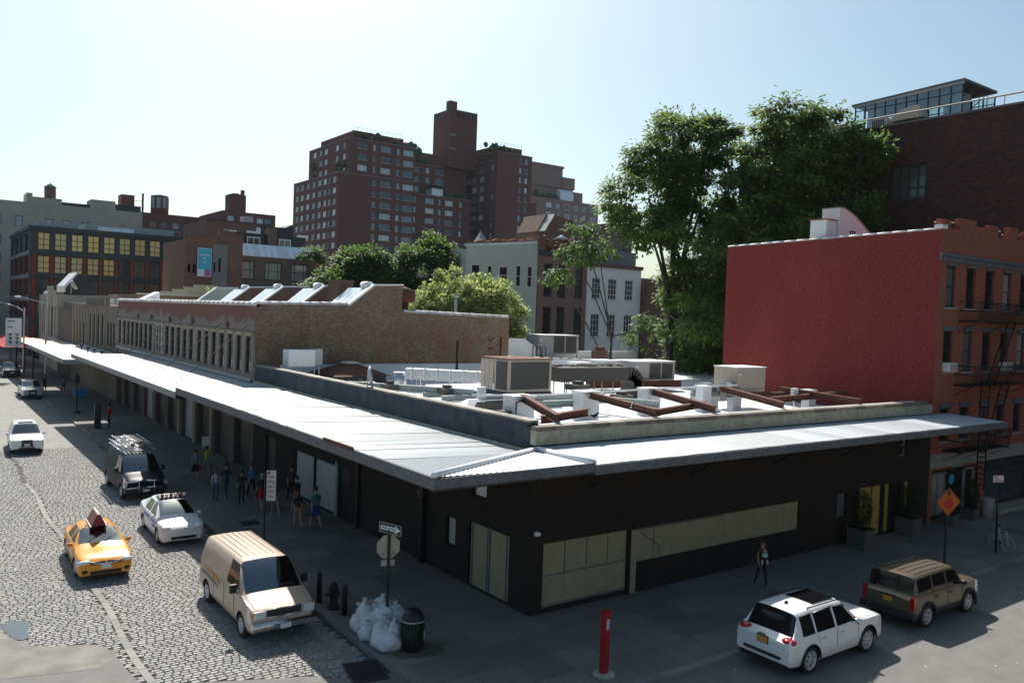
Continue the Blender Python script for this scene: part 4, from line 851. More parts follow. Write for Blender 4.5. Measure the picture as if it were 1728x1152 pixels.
# white bulkhead on its roof
wb = thing('white_bulkhead', 'white curved stair bulkhead with a small window on the red tenement roof', 'bulkhead', (42.1,27.6,14.4)); wb.scale = (1.1,.45,1)
b = MB(); b.box(0,.9,.3,2.6,0,1.45); b.build('box', M['white'], wb)
b = MB(); b.prism([(.95,0),(.95,2.2),(1.4,2.2),(2.3,1.9),(3.2,1.4),(4.6,.45),(4.9,0)],0,2.5,'y'); b.build('curved_wall', M['white'], wb)
b = MB(); 
pr = [(.95,2.2),(1.4,2.2),(2.3,1.9),(3.2,1.4),(4.6,.45),(4.9,0)]
for a,c in zip(pr,pr[1:]): b.obox(((a[0]+c[0])/2,1.25,(a[1]+c[1])/2+.03),(math.dist(a,c)+.05,2.7,.06),0,0,0,math.atan2(a[1]-c[1],c[0]-a[0]))
b.build('roof_sheet', M['zincgrey'], wb); b = MB(); b.box(-.05,.95,.2,2.7,1.45,1.52); b.build('cap', M['terracotta'], wb)
window(wb, 2.2, .3, .5, .7, ((1,1),(1,),.05), M['frame'], M['white'], 'y', 0, -.03)
# ================================================================== tall brown building with glass penthouse (x 60-, y -10..48)
bb = thing('brown_brick_block', 'tall dark brown brick block behind the trees with a blank side wall', 'building', (60,48.5,0))
b = MB(); facade(b, -70, 0, 0, 25.1, [(-17.0,-14.2,19.4,22.0),(-9,-5,19.2,22.4),(-9,-5,13.6,16.8)], .3, 'x', 0); shell(b, 0,40,-70,0,0,25.1,0,'w'); b.build('wall', M['brownwall'], bb)
for u,z,ww,hh in ((-15.6,19.4,2.8,2.6),(-7,19.2,4,3.2),(-7,13.6,4,3.2)):
    window(bb, u, z, ww, hh, ((1,1,1,1),(1,1,1),.1), M['frame'], M['glassg'], 'x', 0, .15)
b = MB(); b.box(-.1,.4,-70,0,25.1,25.25); b.build('coping', M['fascia'], bb)
b = MB(); b.tube((.2,-9,25.95),(.2,-45,25.95),.06,n=6)
for k in range(18): b.tube((.2,-10-k*2,25.2),(.2,-10-k*2,25.95),.03,n=4)
b.build('roof_rail', M['fascialight'], bb)
b = MB(); b.box(3,9,-6,-1,25.1,27.6); b.build('bulkhead', M['olive'], bb)
ph = thing('glass_penthouse', 'glass and steel rooftop penthouse with a slanting roof on the brown block', 'penthouse', (62,30.2,25.2)); ph.scale = (1,.8,1.25)
# local: runs along +y 0..10.6, depth x 0..5, height 1.95 at y=0.. 1.9
b = MB(); b.prism([(-.15,2.25),(11,2.0),(11,2.12),(-.15,2.4)], -.08,5.08,'x'); b.build('roof', M['fascia'], ph)
b = MB(); b.prism([(-.1,2.1),(10.8,1.88),(10.8,2.0),(-.1,2.25)], -.1,.1,'x'); b.build('roof_edge', M['zincgrey'], ph)
for k in range(11):
    yy = k*1.06; b = MB(); b.box(-.05,.05,-.05,.05,0,2.1-.02*yy); b.build('mullion', M['loftdark'], ph, (0,yy,0)); b = MB(); b.box(-.05,.05,-.05,.05,0,2.1-.02*yy); b.build('mullion', M['loftdark'], ph, (5,yy,0))
    if k < 10:
        b = MB(); b.add([(0,.06,.05),(0,1.0,.05),(0,1.0,2.06),(0,.06,2.06)],[(3,2,1,0)]); b.build('glass_pane', M['mirrorglass'], ph, (0,yy,0)); b = MB(); b.add([(0,.06,.05),(0,1.0,.05),(0,1.0,2.0),(0,.06,2.0)],[(3,2,1,0)]); b.build('glass_pane', M['mirrorglass'], ph, (5,yy,0))
b = MB(); 
for x in (0,5): b.box(x-.04,x+.04,0,10.6,.0,.1); b.box(x-.03,x+.03,0,10.6,1.0,1.06); b.box(x-.03,x+.03,0,10.6,1.6,1.65)
for k in range(4): b.tube((k*1.2,0,2.0),(k*1.2+1.2,3,1.0),.04,n=4); b.box(k*1.25-.03,k*1.25+.03,-.03,.03,0,2.05); b.box(k*1.25-.03,k*1.25+.03,10.57,10.63,0,1.95)
b.build('frame', M['loftdark'], ph)
b = MB(); b.box(1,2.2,8.6,10,0,2.0); b.box(1.4,3,1.0,2.6,0,2.0); b.build('inner_wall', M['zincgrey'], ph)
um = thing('patio_umbrella', 'folded tan patio umbrella lying by the glass penthouse', 'umbrella', (61.0,32.4,25.6)); b = MB(); b.prism([(0,0),(2.6,0),(1.8,.75),(.3,.95)],-.4,.6,'x'); b.build('canvas', M['tan'], um); b = MB(); b.tube((0,0,-.5),(0,.2,.1),.04); b.build('pole', M['dark'], um)
um = thing('rooftop_unit', 'grey louvred rooftop unit beside the tan umbrella', 'air conditioner', (61,35.5,25.2)); b = MB(); b.box(0,1,0,1.2,0,.9); b.build('casing', M['hvac'], um); b = MB(); [b.box(-.02,0,.1+k*.15,.18+k*.15,.1,.8) for k in range(7)]; b.build('grille', M['dark'], um)

# ================================================================== town houses (front y = 85)
gg = thing('grey_green_house', 'grey green rendered house with planted roof terrace', 'building', (54.8,85,0))
hs = [(.8,2.2,13.6,15.9),(3.2,4.0,13.6,15.9),(5.0,6.4,13.6,15.9),(7.6,8.5,13.4,16.2),(9.4,10.3,13.4,16.2),(7.6,8.5,9.4,12.4)]
b = MB(); b.add([(0,0,17.0),(11.0,0,17.0),(11.0,0,19.2),(0,0,18.0)],[(0,1,2,3)]); facade(b, 0,11,0,17.0, hs,.25,'y',0); shell(b,0,11,0,15,0,17.6,0,'s'); b.build('wall', M['olive'], gg)
for h in hs: window(gg,(h[0]+h[1])/2,h[2],h[1]-h[0],h[3]-h[2],((1,),(1,1),.09),M['framew'],M['glassd'],'y',0,.12)
b = MB(); b.obox((5.5,.3,18.75),(11.1,.5,.25),0,0,0,-math.atan2(1.2,11)); b.build('coping', M['roofwhite'], gg)
b = MB(); [b.ball((.6+k*.5,.5,18.3+.055*k+rg.uniform(0,.3)),rg.uniform(.25,.5),6,0,(1,1,.7),.3,rg) for k in range(20)]; b.build('terrace_plants', M['flowers'], gg)
b = MB(); frustum(b,.8,0,.02,1.7); b.build('glass_pyramid', M['zincgrey'], gg, (3.0,1.5,18.4))
tb = thing('brick_townhouse', 'narrow brown brick townhouse with tall dark windows and a roof garden', 'building', (65.95,85,0))
hs = [(1.0,2.6,12.3,16.9),(3.5,5.1,12.3,16.9),(.9+.1,2.6,6.1,11.1),(3.5,5.1,6.1,11.1),(1.7,8.0,0.2,5.0)]+[(7.0,8.6,12.3,16.9)]
hs = [(1.0,2.4,12.3,16.7),(3.3,4.7,12.3,16.7),(6.3,7.7,12.3,16.7),(1.0,2.4,6.3,11.1),(3.3,4.7,6.3,11.1),(6.3,7.7,6.3,11.1),(1.5,7.5,.2,5.2)]
b = MB(); facade(b,0,8.4,0,17.7,hs,.3,'y',0); shell(b,0,8.4,0,14,0,17.7,0,'s'); b.build('wall', M['narrowbrick'], tb)
for h in hs: window(tb,(h[0]+h[1])/2,h[2],h[1]-h[0],h[3]-h[2],((1,),(5,1),.12) if h[2]>1 else ((1,1,1,1,1),(1,),.12),M['loftdark'],M['glassd'],'y',0,.2)
b = MB(); b.box(-.1,8.5,-.25,.3,17.7,18.3); b.build('cornice', M['loftdark'], tb)
b = MB(); b.box(.9,8.2,-.2,-.15,19.6,19.7)
for k in range(8): b.box(.9+k*1.03,.98+k*1.03,-.2,-.14,18.3,19.6)
b.build('terrace_rail', M['loftdark'], tb); b = MB(); b.box(-.2,.9,-.2,2,18.3,20.2); b.box(1,8,3,4,18.3,20.4); b.build('terrace_wall', M['sidebrick'], tb)
b = MB(); [b.ball((1.3+k*.55,.9+rg.uniform(0,1),18.9+rg.uniform(0,1.2)),rg.uniform(.35,.7),6,0,(1,1,1.1),.35,rg) for k in range(12)]; b.build('terrace_plants', M['flowers'], tb)
b = MB(); b.tube((4.5,1,18.3),(4.5,1,20.2),.05); b.lathe([(1.2,20.1),(0,20.7)],(4.5,1,0),10); b.build('parasol', M['cap'], tb)
tw = thing('white_townhouse', 'white rendered townhouse with multi pane sash windows', 'building', (74.4,85,0))
hs = [(c,c+1.6,z,z+z2) for z,z2 in ((12.4,2.9),(7.2,3.2),(2.0,3.2)) for c in (.9,3.9,7.1)]
b = MB(); facade(b,0,10.2,0,16.8,hs,.25,'y',0); shell(b,0,10.2,0,14,0,16.8,0,'s'); b.build('wall', M['townwhite'], tw)
for h in hs:
    window(tw,(h[0]+h[1])/2,h[2],1.6,h[3]-h[2],((1,1,1),(1,1,1,1),.07),M['framew'],M['glassd'],'y',0,.1); b = MB(); b.box(-.1,1.7,-.12,0,-.18,0); b.build('sill', M['roofwhite'], tw, (h[0],-.002,h[2]))
b = MB(); b.box(-.1,10.3,-.3,.2,16.8,17.3); b.build('cornice', M['sidebrick'], tw); b = MB(); b.box(0,10.2,1.2,12,17.3,19.3); b.build('attic_storey', M['greywall'], tw)
boxes('chimney', M['midbrick'], tw, [(0,1.4,1,3,17.3,21.6),(8,10,2,5,17.3,21.2)])
dk = thing('dark_rear_house', 'dark brick house half hidden behind the big tree', 'building', (84.8,84,0)); b = MB(); b.box(0,20,0,12,0,15.5); b.build('wall', M['sidebrick'], dk)
bh = thing('red_brick_bulkhead', 'red brick stair bulkhead with slanted glazing above the townhouses', 'bulkhead', (73.2,95,0))
b = MB(); b.prism([(0,14),(0,22),(1.6,24.6),(3.6,25),(3.6,24.6),(6.6,24.2),(6.6,14)],0,5,'y'); b.build('wall', M['sidebrick'], bh)
for k in range(2): b = MB(); b.obox((.6+k*.9,-.1,22.6+k*1.3),(1.5,3.2,.1),0,0,0,-1.0); b.build('sloped_glass', M['zincgrey'], bh)
b = MB(); b.box(13.5,19,0,4,14,24.4); b.build('rear_block', M['midbrick'], bh)

# ================================================================== iron front loft (front y=160)
lf = thing('loft_building', 'four storey loft building of black iron and red brick with yellow lit windows', 'building', (16.5,159.8,0))
fh = [(c,c+1.95,z,z+3.05) for z in (17.9,14.0,10.1,6.2,2.3) for c in [1.0+2.52*k for k in range(10)]]
b = MB(); facade(b,0,25.8,0,21.9,fh,.35,'y',0); shell(b,.3,25.8,0.3,33,0,21.5,0,'sw'); b.build('wall', M['loftdark'], lf)
for k in range(11):
    for z in (13.7,9.8,5.9,2.0): b = MB(); b.box(0,.44,-.12,-.003,0,3.45); b.build('brick_pier', M['loftred'], lf, (.45+2.52*k-.03 if k else .3,0,z))
for z in (17.15,13.25,9.35,5.5): b = MB(); b.box(-.15,25.8,-.2,-.003,z,z+.5); b.build('iron_band', M['loftdark'], lf)
b = MB(); b.box(-.3,25.9,-.35,.3,21.3,21.9); b.box(-.3,.1,.3,33,21.3,21.9); b.build('cornice', M['loftdark'], lf)
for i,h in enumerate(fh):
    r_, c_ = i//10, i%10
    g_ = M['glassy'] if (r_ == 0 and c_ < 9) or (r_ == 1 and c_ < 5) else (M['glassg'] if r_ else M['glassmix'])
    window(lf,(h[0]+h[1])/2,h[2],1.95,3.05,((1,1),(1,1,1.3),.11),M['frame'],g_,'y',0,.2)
sh_ = [(1.5+k*8,8.2+k*8,z,z+3.0) for z in (17.9,14.0,10.1,6.2) for k in range(4)]
b = MB(); facade(b,0,33,0,21.5,sh_,.3,'x',0); b.build('side_wall', M['loftdark'], lf)
for h in sh_: window(lf,(h[0]+h[1])/2,h[2],6.7,3.0,((1,1,1,1),(1,1),.1),M['frame'],M['glassd'],'x',0,.2)
for z in (17.1,13.2,9.3): b = MB(); b.box(-.25,-.003,0,33,z,z+.6); b.build('iron_band', M['greywall'], lf)
b = MB(); [b.box(-.15,-.003,y0,y0+.7,0,17) for y0 in (0,8.4,16.4,24.4)]; b.build('brick_pier', M['loftred'], lf)
boxes('roof_cabin', M['zincgrey'], lf, [(1.5,8,6,14,21.5,22.9),(9,24,5,14,21.5,23.4)]); b = MB(); b.box(11,17,4.9,5,21.7,23.0); b.build('cabin_window', M['skylight'], lf)
b = MB(); 
for k in range(16): b.box(1+k*1.65,1.06+k*1.65,1,1.06,21.6,22.9)
b.box(1,25.8,1,1.05,22.85,22.92); b.build('roof_rail', M['hvac'], lf)

def tank(name_parent, x,y,z,r,h,m):
    b = MB(); b.lathe([(r,0),(r,h)],(x,y,z),16); b.build('water_tank', m, name_parent); b = MB(); b.lathe([(r*1.12,0),(.06,r*.75),(.04,r*1.1)],(x,y,z+h),16); b.build('tank_roof', M['hvac'], name_parent)
# ================================================================== far buildings, left
bg1 = thing('pale_warehouse', 'long pale brick warehouse with a wooden water tank on its stepped roof', 'building', (10,205,0))
hs = [(c,c+1.5,z,z+2.3) for z in (24.9,20.8,16.8,12.8) for c in (-1,.6,2.6,4.4,8.2)]+[(c,c+1.6,24.6,27.0) for c in (13.8,17.2,20.9,28.5,32)]
b = MB(); facade(b,-14,33.4,0,30.2,hs,.3,'y',0); shell(b,-14,33.4,0,25,0,30.0,0,'s'); b.build('wall', M['beige'], bg1)
for h in hs: window(bg1,(h[0]+h[1])/2,h[2],h[1]-h[0],h[3]-h[2],((1,),(1,1),.12),M['framegrey'],M['glassmix'],'y',0,.2)
boxes('parapet', M['beige'], bg1, [(10.3,11.4,-.01,6,29.9,32.2),(11.41,17.0,-.01,6,29.9,31.5),(22.8,27.8,.5,6,30.0,32.2)])
boxes('bulkhead', M['slate'], bg1, [(17,23,2,8,29.9,31.1),(28,33.5,2,8,29.9,31.8)])
tank(bg1,15,2.5,31.5,1.15,2.6,M['sidebrick'])
boxes('cooling_fan', M['hvac'], bg1, [(25,26.2,-1.5,-.6,24.6,26.6),(23.6,24.8,-1.5,-.6,24.6,26.6)])
bg2 = thing('brick_slab_building', 'brown brick apartment house with two drum shaped tank houses', 'building', (41,215,0))
hs = [(c,c+1.5,z,z+1.4) for z in (28.0,24.8,21.6) for c in (6.3,8.8,11.5,14.8)]
b = MB(); facade(b,0,17.9,0,31.4,hs,.25,'y',0); shell(b,0,17.9,0,25,0,31.4,0,'s'); b.build('wall', M['aptbrick'], bg2)
for h in hs: window(bg2,(h[0]+h[1])/2,h[2],1.5,1.4,((1,1.5,1),(1,),.1),M['framegrey'],M['glassmix'],'y',0,.15)
b = MB(); b.box(0,2.9,1,5,31.4,35.3); b.build('tank_house', M['aptbrick'], bg2)
b = MB(); b.lathe([(2.1,0),(2.1,4.6),(0,5.0)],(9.1,3,31.4),8); b.build('tank_house', M['aptbrick'], bg2)
for k in range(4): a = R(-150+k*40); b = MB(); b.obox((0,0,0),(.9,.08,2.6)); b.build('pale_panel', M['zincgrey'], bg2, (9.1+2.02*math.cos(a),3+2.02*math.sin(a),34.2), a+R(90))
b = MB(); b.box(4.6,5.0,1,1.4,31,36); b.box(3,5,1.15,1.25,34,34.1); b.build('flue', M['slate'], bg2)
bg3 = thing('tan_brick_block', 'tan brick block with flat roof behind the billboard building', 'building', (42.3,150,0)); b = MB(); b.box(0,11.5,0,15,0,24.6); b.build('wall', M['sidebrick'], bg3)
b = MB(); b.box(-.1,11.6,-.1,.2,24.6,24.8); b.build('coping', M['slate'], bg3)
b = MB(); b.box(6.8,8.6,1,3,24.6,26.0); b.build('roof_box', M['hvac'], bg3)
bg4 = thing('setback_brick_house', 'brown brick apartment house with a square tank tower and tiny windows', 'building', (61.5,205,0))
hs = [(c,c+1.7,z,z+1.6) for z in (30.0,26.6) for c in (1.2,5.6,8.4,10.4)]
b = MB(); facade(b,0,13.2,0,32.7,hs,.2,'y',0); shell(b,0,13.2,0,20,0,32.7,0,'s'); b.build('wall', M['aptbrick'], bg4)
for h in hs: window(bg4,(h[0]+h[1])/2,h[2],1.7,1.6,((1,1.5,1),(1,),.1),M['framegrey'],M['glassmix'],'y',0,.15)
b = MB(); b.box(2.1,6.0,1,5,32.7,37); b.box(4.9,5.6,1,2,37,38.2); b.build('tank_house', M['aptbrick'], bg4); b = MB(); b.lathe([(1.9,0),(0,.7)],(4,3,37),8); b.build('tank_roof', M['slate'], bg4)
bg5 = thing('black_penthouse', 'black glazed rooftop penthouse with a tilted roof behind the skylit brick house', 'penthouse', (46.7,135,18)); b = MB(); b.prism([(0,0),(0,5.1),(1,5.0),(4.2,5.0),(5.6,5.7),(5.6,0)],0,5,'y'); b.build('wall', M['slate'], bg5)
window(bg5,1.6,.8,1.6,3.6,((1,1),(1,1,1),.09),M['hvac'],M['glassd'],'y',0,-.04); b = MB(); b.box(-.5,0,-.2,.4,0,4.6); b.build('white_edge', M['white'], bg5)
# billboard building with skylights (front y=120)
bs = thing('skylit_brick_house', 'dark brick house with three slanted skylight bands and wide windows', 'building', (38,120,0))
hs = []
for c in (.2,4.3,8.3): hs += [(c,c+2.6,13.6,16.3),(c,c+2.6,8.8,10.9),(c,c+2.6,4.5,7)]
b = MB(); facade(b,-.1,12.3,0,17.0,hs,.25,'y',0); shell(b,-.1,12.3,0,14,0,17.0,0,'s'); b.build('wall', M['midbrick'], bs)
for h in hs: window(bs,(h[0]+h[1])/2,h[2],2.6,h[3]-h[2],((1,2.2,1),(1,1),.1) if h[2] > 12 else ((1,2.4,1),(1,),.1),M['frame'],M['glassblind'],'y',0,.12)
b = MB(); b.prism([(-.05,17.0),(1.6,18.9),(2.2,18.9),(2.2,17.0)], -.1,12.2,'x'); b.build('slanted_roof', M['roofwhite'], bs)
for c in (.0,3.6,8.0):
    for k in range(3): b = MB(); b.add([(c+k*.95+.05,-.02,17.12),(c+k*.95+.88,-.02,17.12),(c+k*.95+.88,1.52,18.85),(c+k*.95+.05,1.52,18.85)],[(0,1,2,3)]); b.add([(c+k*.95+.05,.0,17.02),(c+k*.95+.88,.0,17.02),(c+k*.95+.88,-.02,17.12),(c+k*.95+.05,-.02,17.12)],[(0,1,2,3)]); b.build('skylight_pane', M['skylight'], bs)
b = MB(); b.box(-.1,11.8,3.4,8,17,20.6); b.build('attic', M['slate'], bs); boxes('chimney', M['sidebrick'], bs, [(5.7,6.9,2.6,4,17,21.6),(-1.6,-.1,-.2,1.4,0,20.3)]); b = MB(); b.box(-1.7,0,-.3,1.5,20.3,20.5); b.build('chimney_cap', M['cap'], bs)
window(bs,3.7,18.3,2.0,1.8,((1,1),(1,),.1),M['framew'],M['glassd'],'y',3.4,-.06); window(bs,8.5,18.3,1.9,1.8,((1,1),(1,),.1),M['framew'],M['glassblind'],'y',3.4,-.06)
for c in (2.6,10.4): b = MB(); b.box(c,c+1.6,2.9,3.4,20.6,20.9); b.build('roof_trim', M['cap'], bs)
bw = thing('billboard_wall_building', 'brick side wall with grey patch carrying the blue billboard', 'building', (30.6,118.4,0))
hs = [(.4,.8,14.0,15.2),(1.1,1.5,14.0,15.2),(6.9,7.4,14.5,16.6),(8.2,8.8,14.5,16.8)]
b = MB(); b.add([(0,0,17.5),(7.9,0,17.5),(7.9,0,19.9),(0,0,18.6)],[(0,1,2,3)]); facade(b,0,7.9,0,17.5,[h for h in hs if h[1] < 5.8],.2,'y',0); shell(b,0,5.8,0,12,0,18.6,0,'s'); b.build('wall', M['sidebrick'], bw)
b = MB(); b.box(3.7,5.75,-.05,-.003,6,18.2); b.build('grey_patch', M['greywall'], bw)
b = MB(); b.box(4.5,4.85,-.07,-.052,14.3,16.3); b.box(3.85,4.1,-.07,-.052,14.3,15.6); b.build('narrow_window', M['glassd'], bw)
b = MB(); b.box(4.6,5.8,-.2,1,18.6,20.3); b.build('chimney', M['sidebrick'], bw); b = MB(); b.box(-.1,4.5,-.1,.3,18.6,18.8); b.build('coping', M['terracotta'], bw)
bl = thing('billboard', 'pale blue billboard with white lettering and a pink photo strip', 'billboard', (32.2,118.1,13.6)); bl.scale = (.78,1,.98)
b = MB(); b.box(0,2.4,-.12,0,0,4.0); b.build('frame', M['signwhite'], bl); b = MB(); b.box(.08,2.32,-.15,-.121,.1,3.9); b.build('poster', M['billblue'], bl); b = MB(); b.box(.12,1.1,-.156,-.151,.12,1.0); b.build('photo_strip', M['skylight'], bl); b = MB(); b.prism([(1.2,.12),(1.5,.95),(1.9,1.05),(2.28,.3),(2.28,.12)],-.156,-.151,'y'); b.build('photo_figure', M['pink'], bl)
b = MB(); 
for x0,x1,z in ((.35,2.05,2.95),(.95,1.45,2.5),(.85,1.55,1.95)):
    xx = x0
    while xx < x1: b.box(xx,min(xx+.12,x1),-.156,-.151,z,z+.16); xx += .17
b.build('lettering', M['signwhite'], bl)

# ================================================================== big apartment house (y 220..)
ap = thing('apartment_tower', 'large red brown brick apartment house with setbacks, roof gardens and a water tower block', 'building', (0,220,0))
AW = {}
def aptwin(u, z, w_, kind, axis='y', pos=0.0):
    st = {'t':((1,2,1),(1,),.1),'d':((1,1),(1,),.09),'s':((1,),(1,1),.09)}[kind]
    window(ap, u, z-.05, w_, 1.75, st, M['framegrey'], M['glassmix'], axis, pos, .1)
    b = AW.get(w_)
    if b is None: q_ = MB(); q_.box(-w_/2-.1,w_/2+.1,-.16,0,-.14,0); b = AW[w_] = q_.mesh('sill',[M['hvac']])
    link('sill', b, ap, (u,pos-.003,z) if axis == 'y' else (pos-.003,u,z), rz=0 if axis == 'y' else R(-90))
FL = 3.13
def wing(x0,x1,y0,y1,z1,colsF,colsW=None,top=None,zlow=12,nm='wing_wall',skipw=False,z0=0):
    """colsF: (u, width, kind) on the front; colsW the same on the -x side"""
    rows = []; z = z1-2.55
    while z > zlow: rows.append(z); z -= FL
    hf = [(u-w_/2,u+w_/2,z-.05,z+1.7) for z in rows for (u,w_,k) in colsF]; hw = [(u-w_/2,u+w_/2,z-.05,z+1.7) for z in rows for (u,w_,k) in (colsW or [])]
    b = MB(); facade(b,x0,x1,z0,z1,hf,.22,'y',y0); facade(b,y0,y1,z0,z1,hw,.22,'x',x0); shell(b,x0,x1,y0,y1,z0,z1,0,'sw'); b.build(nm, M['aptbrick'], ap)
    for z in rows:
        for (u,w_,k) in colsF: aptwin(u,z,w_,k,'y',y0)
        for (u,w_,k) in (colsW or []): aptwin(u,z,w_,k,'x',x0)
    b = MB(); b.box(x0-.12,x1+.12,y0-.12,y0+.3,z1,z1+.25); b.box(x0-.12,x0+.3,y0+.3,y1,z1,z1+.25); b.build('coping', M['greywall'], ap)
# left wing: lower stage, then upper stages
wing(98.2,122.5,0,34,48.4,[(109.2,1.2,'s'),(112.9,3.6,'t'),(117.0,1.1,'s'),(120.3,3.7,'t')],[(3,2.3,'d'),(6.6,1.0,'s'),(9.6,2.2,'d'),(13.6,2.2,'d'),(18,2.2,'d'),(22.4,2.2,'d'),(27,2.2,'d'),(31,2.0,'d')],zlow=24)
wing(101.4,122.5,-.0+.35,30,58.6,[(105.4,3.0,'t'),(109.2,1.0,'s'),(112.9,3.3,'t'),(117.0,.9,'s'),(120.4,3.4,'t')],[(4,1.8,'d'),(9,2.0,'d'),(17,2.4,'d'),(21,2.2,'d'),(25.5,2.2,'d')],zlow=48.6,z0=48.4)
b = MB(); b.box(103.5,120.0,3,26,58.6,61.4); b.build('penthouse_wall', M['aptbrick'], ap); b = MB(); b.box(103,110,2.8,3,61.4,61.5); b.box(111.5,118.5,1.2,3,58.6,60.2); b.build('penthouse_wall', M['aptbrick'], ap)
# middle block, three stages stepping back
wing(122.5,150,14,34,57.0,[(126.9,1.6,'s'),(130.6,2.8,'d'),(135,1.4,'s'),(139.5,3.2,'t')],None,zlow=46)
wing(122.5,149,9,14,46.6,[(124.5,1.6,'s'),(127.6,1.4,'s'),(133.2,3.2,'t'),(136.9,.9,'s'),(140.4,3.0,'t'),(144.8,1.0,'s')],None,zlow=32)
wing(122.5,147,4,9,31.6,[(125.4,3.6,'t'),(129.6,1.4,'s'),(133.6,3.6,'t'),(137.6,1.3,'s'),(141.6,3.0,'t')],None,zlow=18)
b = MB(); b.box(130,139.5,15,22,57,61); b.build('roof_block', M['aptbrick'], ap)
# gazebo terrace
b = MB(); frustum(b,2.4,0,.2,1.6); b.build('pavilion_roof', M['slate'], ap, (136.2,11.5,49.2)); b = MB(); b.box(-2,2,-2,2,0,2.3); b.build('pavilion_glass', M['skylight'], ap, (136.2,11.5,46.9))
# right wing and stair core
wing(152.5,166.5,0,26,62.0,[(161.8,.9,'s'),(164.2,1.2,'s')],[(2.5,1.0,'s'),(8.5,2.6,'d'),(13,2.8,'d'),(16.6,2.8,'d'),(20.6,2.4,'d')],zlow=24)
wing(147,152.5,18,30,61.0,[(149.8,2.4,'d')],None,zlow=30)
b = MB(); b.box(154,164,2.5,16,62,64.6); b.build('penthouse_wall', M['aptbrick'], ap)
b = MB(); b.box(141.9,152.2,12,23,57,76); b.build('tower_wall', M['aptbrick'], ap)
b = MB(); b.box(140.6,143.4,10.8,13,57,78.2); b.build('tower_flue', M['aptbrick'], ap)
for k in range(4): b = MB(); b.box(0,.7,-.15,0,0,1.9); b.build('tower_louvre', M['slate'], ap, (144.4+k*1.9,12,73.4)); b = MB(); b.box(-.15,0,0,1.0,0,1.9); b.build('tower_louvre', M['slate'], ap, (141.9,14+k*2.2,73.4))
for z in (62.5,67): b = MB(); b.box(140.7,143.3,10.65,10.8,z,z+.8); b.build('tower_vent', M['greywall'], ap)
wing(166.5,170.5,2,20,47.5,[],None,zlow=60)
def rail(x0,x1,y,z):
    b = MB(); b.box(x0,x1,y,y+.06,z+1.0,z+1.07)
    k = x0
    while k <= x1: b.box(k,k+.06,y,y+.06,z,z+1.0); k += 1.4
    b.build('terrace_rail', M['hvac'], ap)
rail(103.5,120,3.1,61.5); rail(154,164,2.6,64.7); rail(98.2,101.4,.2,48.7); rail(120,123,3,58.9)
def plants(n_, x0,x1,y,z,r=.9,hh=1.5):
    b = MB(); [b.ball((rg.uniform(x0,x1),y+rg.uniform(-.6,.6),z+rg.uniform(0,hh)),rg.uniform(.4,r),7,0,(1,1,1.1),.35,rg) for k in range(n_)]; b.build('terrace_shrubs', hedge_plain, ap)
hedge_plain = mat('terrace_green', (.055,.09,.035), .8, var=.6, scale=1.6)
plants(16,105,119,1.2,59.2,1.1,1.2); plants(16,121.5,127,5,58,1.6,3); plants(6,98.5,101,3,49,.9,3); plants(16,148,160,1.5,62.6,1.0,1.6); plants(8,126,134,14.5,57.5,1,1.4); plants(5,86+12,100,20,49,1,4); plants(12,139,147,9.6,46.8,.8,.8)
# second apartment house further right
a2 = thing('far_apartment_house', 'paler brick apartment house with stepped top and greenhouse, right of the big one', 'building', (228,300,0))
hs = [(c,c+w_,z,z+2.2) for z in (57.4+2.4,53.2+2.4,49+2.4,45) for c,w_ in ((8,3.2),(14,2),(19,3.6),(25,2),(30,2),(35,3.6))]
b = MB(); facade(b,0,40,0,64,hs,.3,'y',0); shell(b,0,40,0,30,0,64,0,'s'); b.build('wall', M['apt2brick'], a2)
for h in hs: window(a2,(h[0]+h[1])/2,h[2],h[1]-h[0],2.2,((1,2,1),(1,),.14),M['framew'],M['glassmix'],'y',0,.15)
b = MB(); b.box(1,27,4,20,64,70); b.box(19,27.2,3,10,70,75.3); b.box(1,19.5,3,18,70,79); b.box(.5,20,2.5,18.5,79,80); b.box(27,34,5,14,64,69.4); b.build('upper_stage', M['apt2brick'], a2)
b = MB(); b.prism([(0,0),(0,3.4),(2,5.4),(5,5.4),(5,0)],0,8,'x'); b.build('greenhouse', M['skylight'], a2, (17,1,64)); b = MB(); [b.ball((rg.uniform(2,16),2,64.4+rg.uniform(0,1.6)),rg.uniform(.8,1.7),7,0,(1,1,1),.3,rg) for k in range(12)]; b.build('terrace_shrubs', hedge_plain, a2)
hs = [(28.5,30.5,65.3,67.8),(31.5,33.5,65.3,67.8)]
# dim blocks closing the street end
en = thing('street_end_building', 'dark brick building closing the far end of the cobbled street', 'building', (-20,262,0)); b = MB(); b.box(0,33,0,20,0,19); b.build('wall', M['midbrick'], en)
en2 = thing('awning_row_building', 'low dark building with a grey awning roof left of the street lamps', 'building', (2,198,0)); b = MB(); b.box(-6,8.6,0,12,0,9.5); b.build('wall', M['dark'], en2); b = MB(); b.prism([(-6,5.6),(8.8,4.6),(8.8,5.0),(-6,6.4)],-3,0,'y'); b.build('awning', M['bluewall'], en2)
for k in range(5): b = MB(); b.box(0,1.3,-.05,0,1,4.2); b.build('shop_window', M['glassblind'], en2, (-4+k*2.4,-.0,0))
for q,(x,y,s) in enumerate(((13.6,136,3.0),(12.6,143,3.0),(13.0,150,3.2))):
    t = thing('red_umbrella', ['red canvas umbrella nearest, past the white canopy','middle one of the red umbrellas past the white canopy','farthest red umbrella by the street lamp banner'][q], 'umbrella', (x,y,0)); b = MB(); frustum(b,s,2.9,.1,4.3); b.build('canvas', M['umbrella'], t); b = MB(); b.tube((0,0,0),(0,0,3),.05); b.build('pole', M['dark'], t)
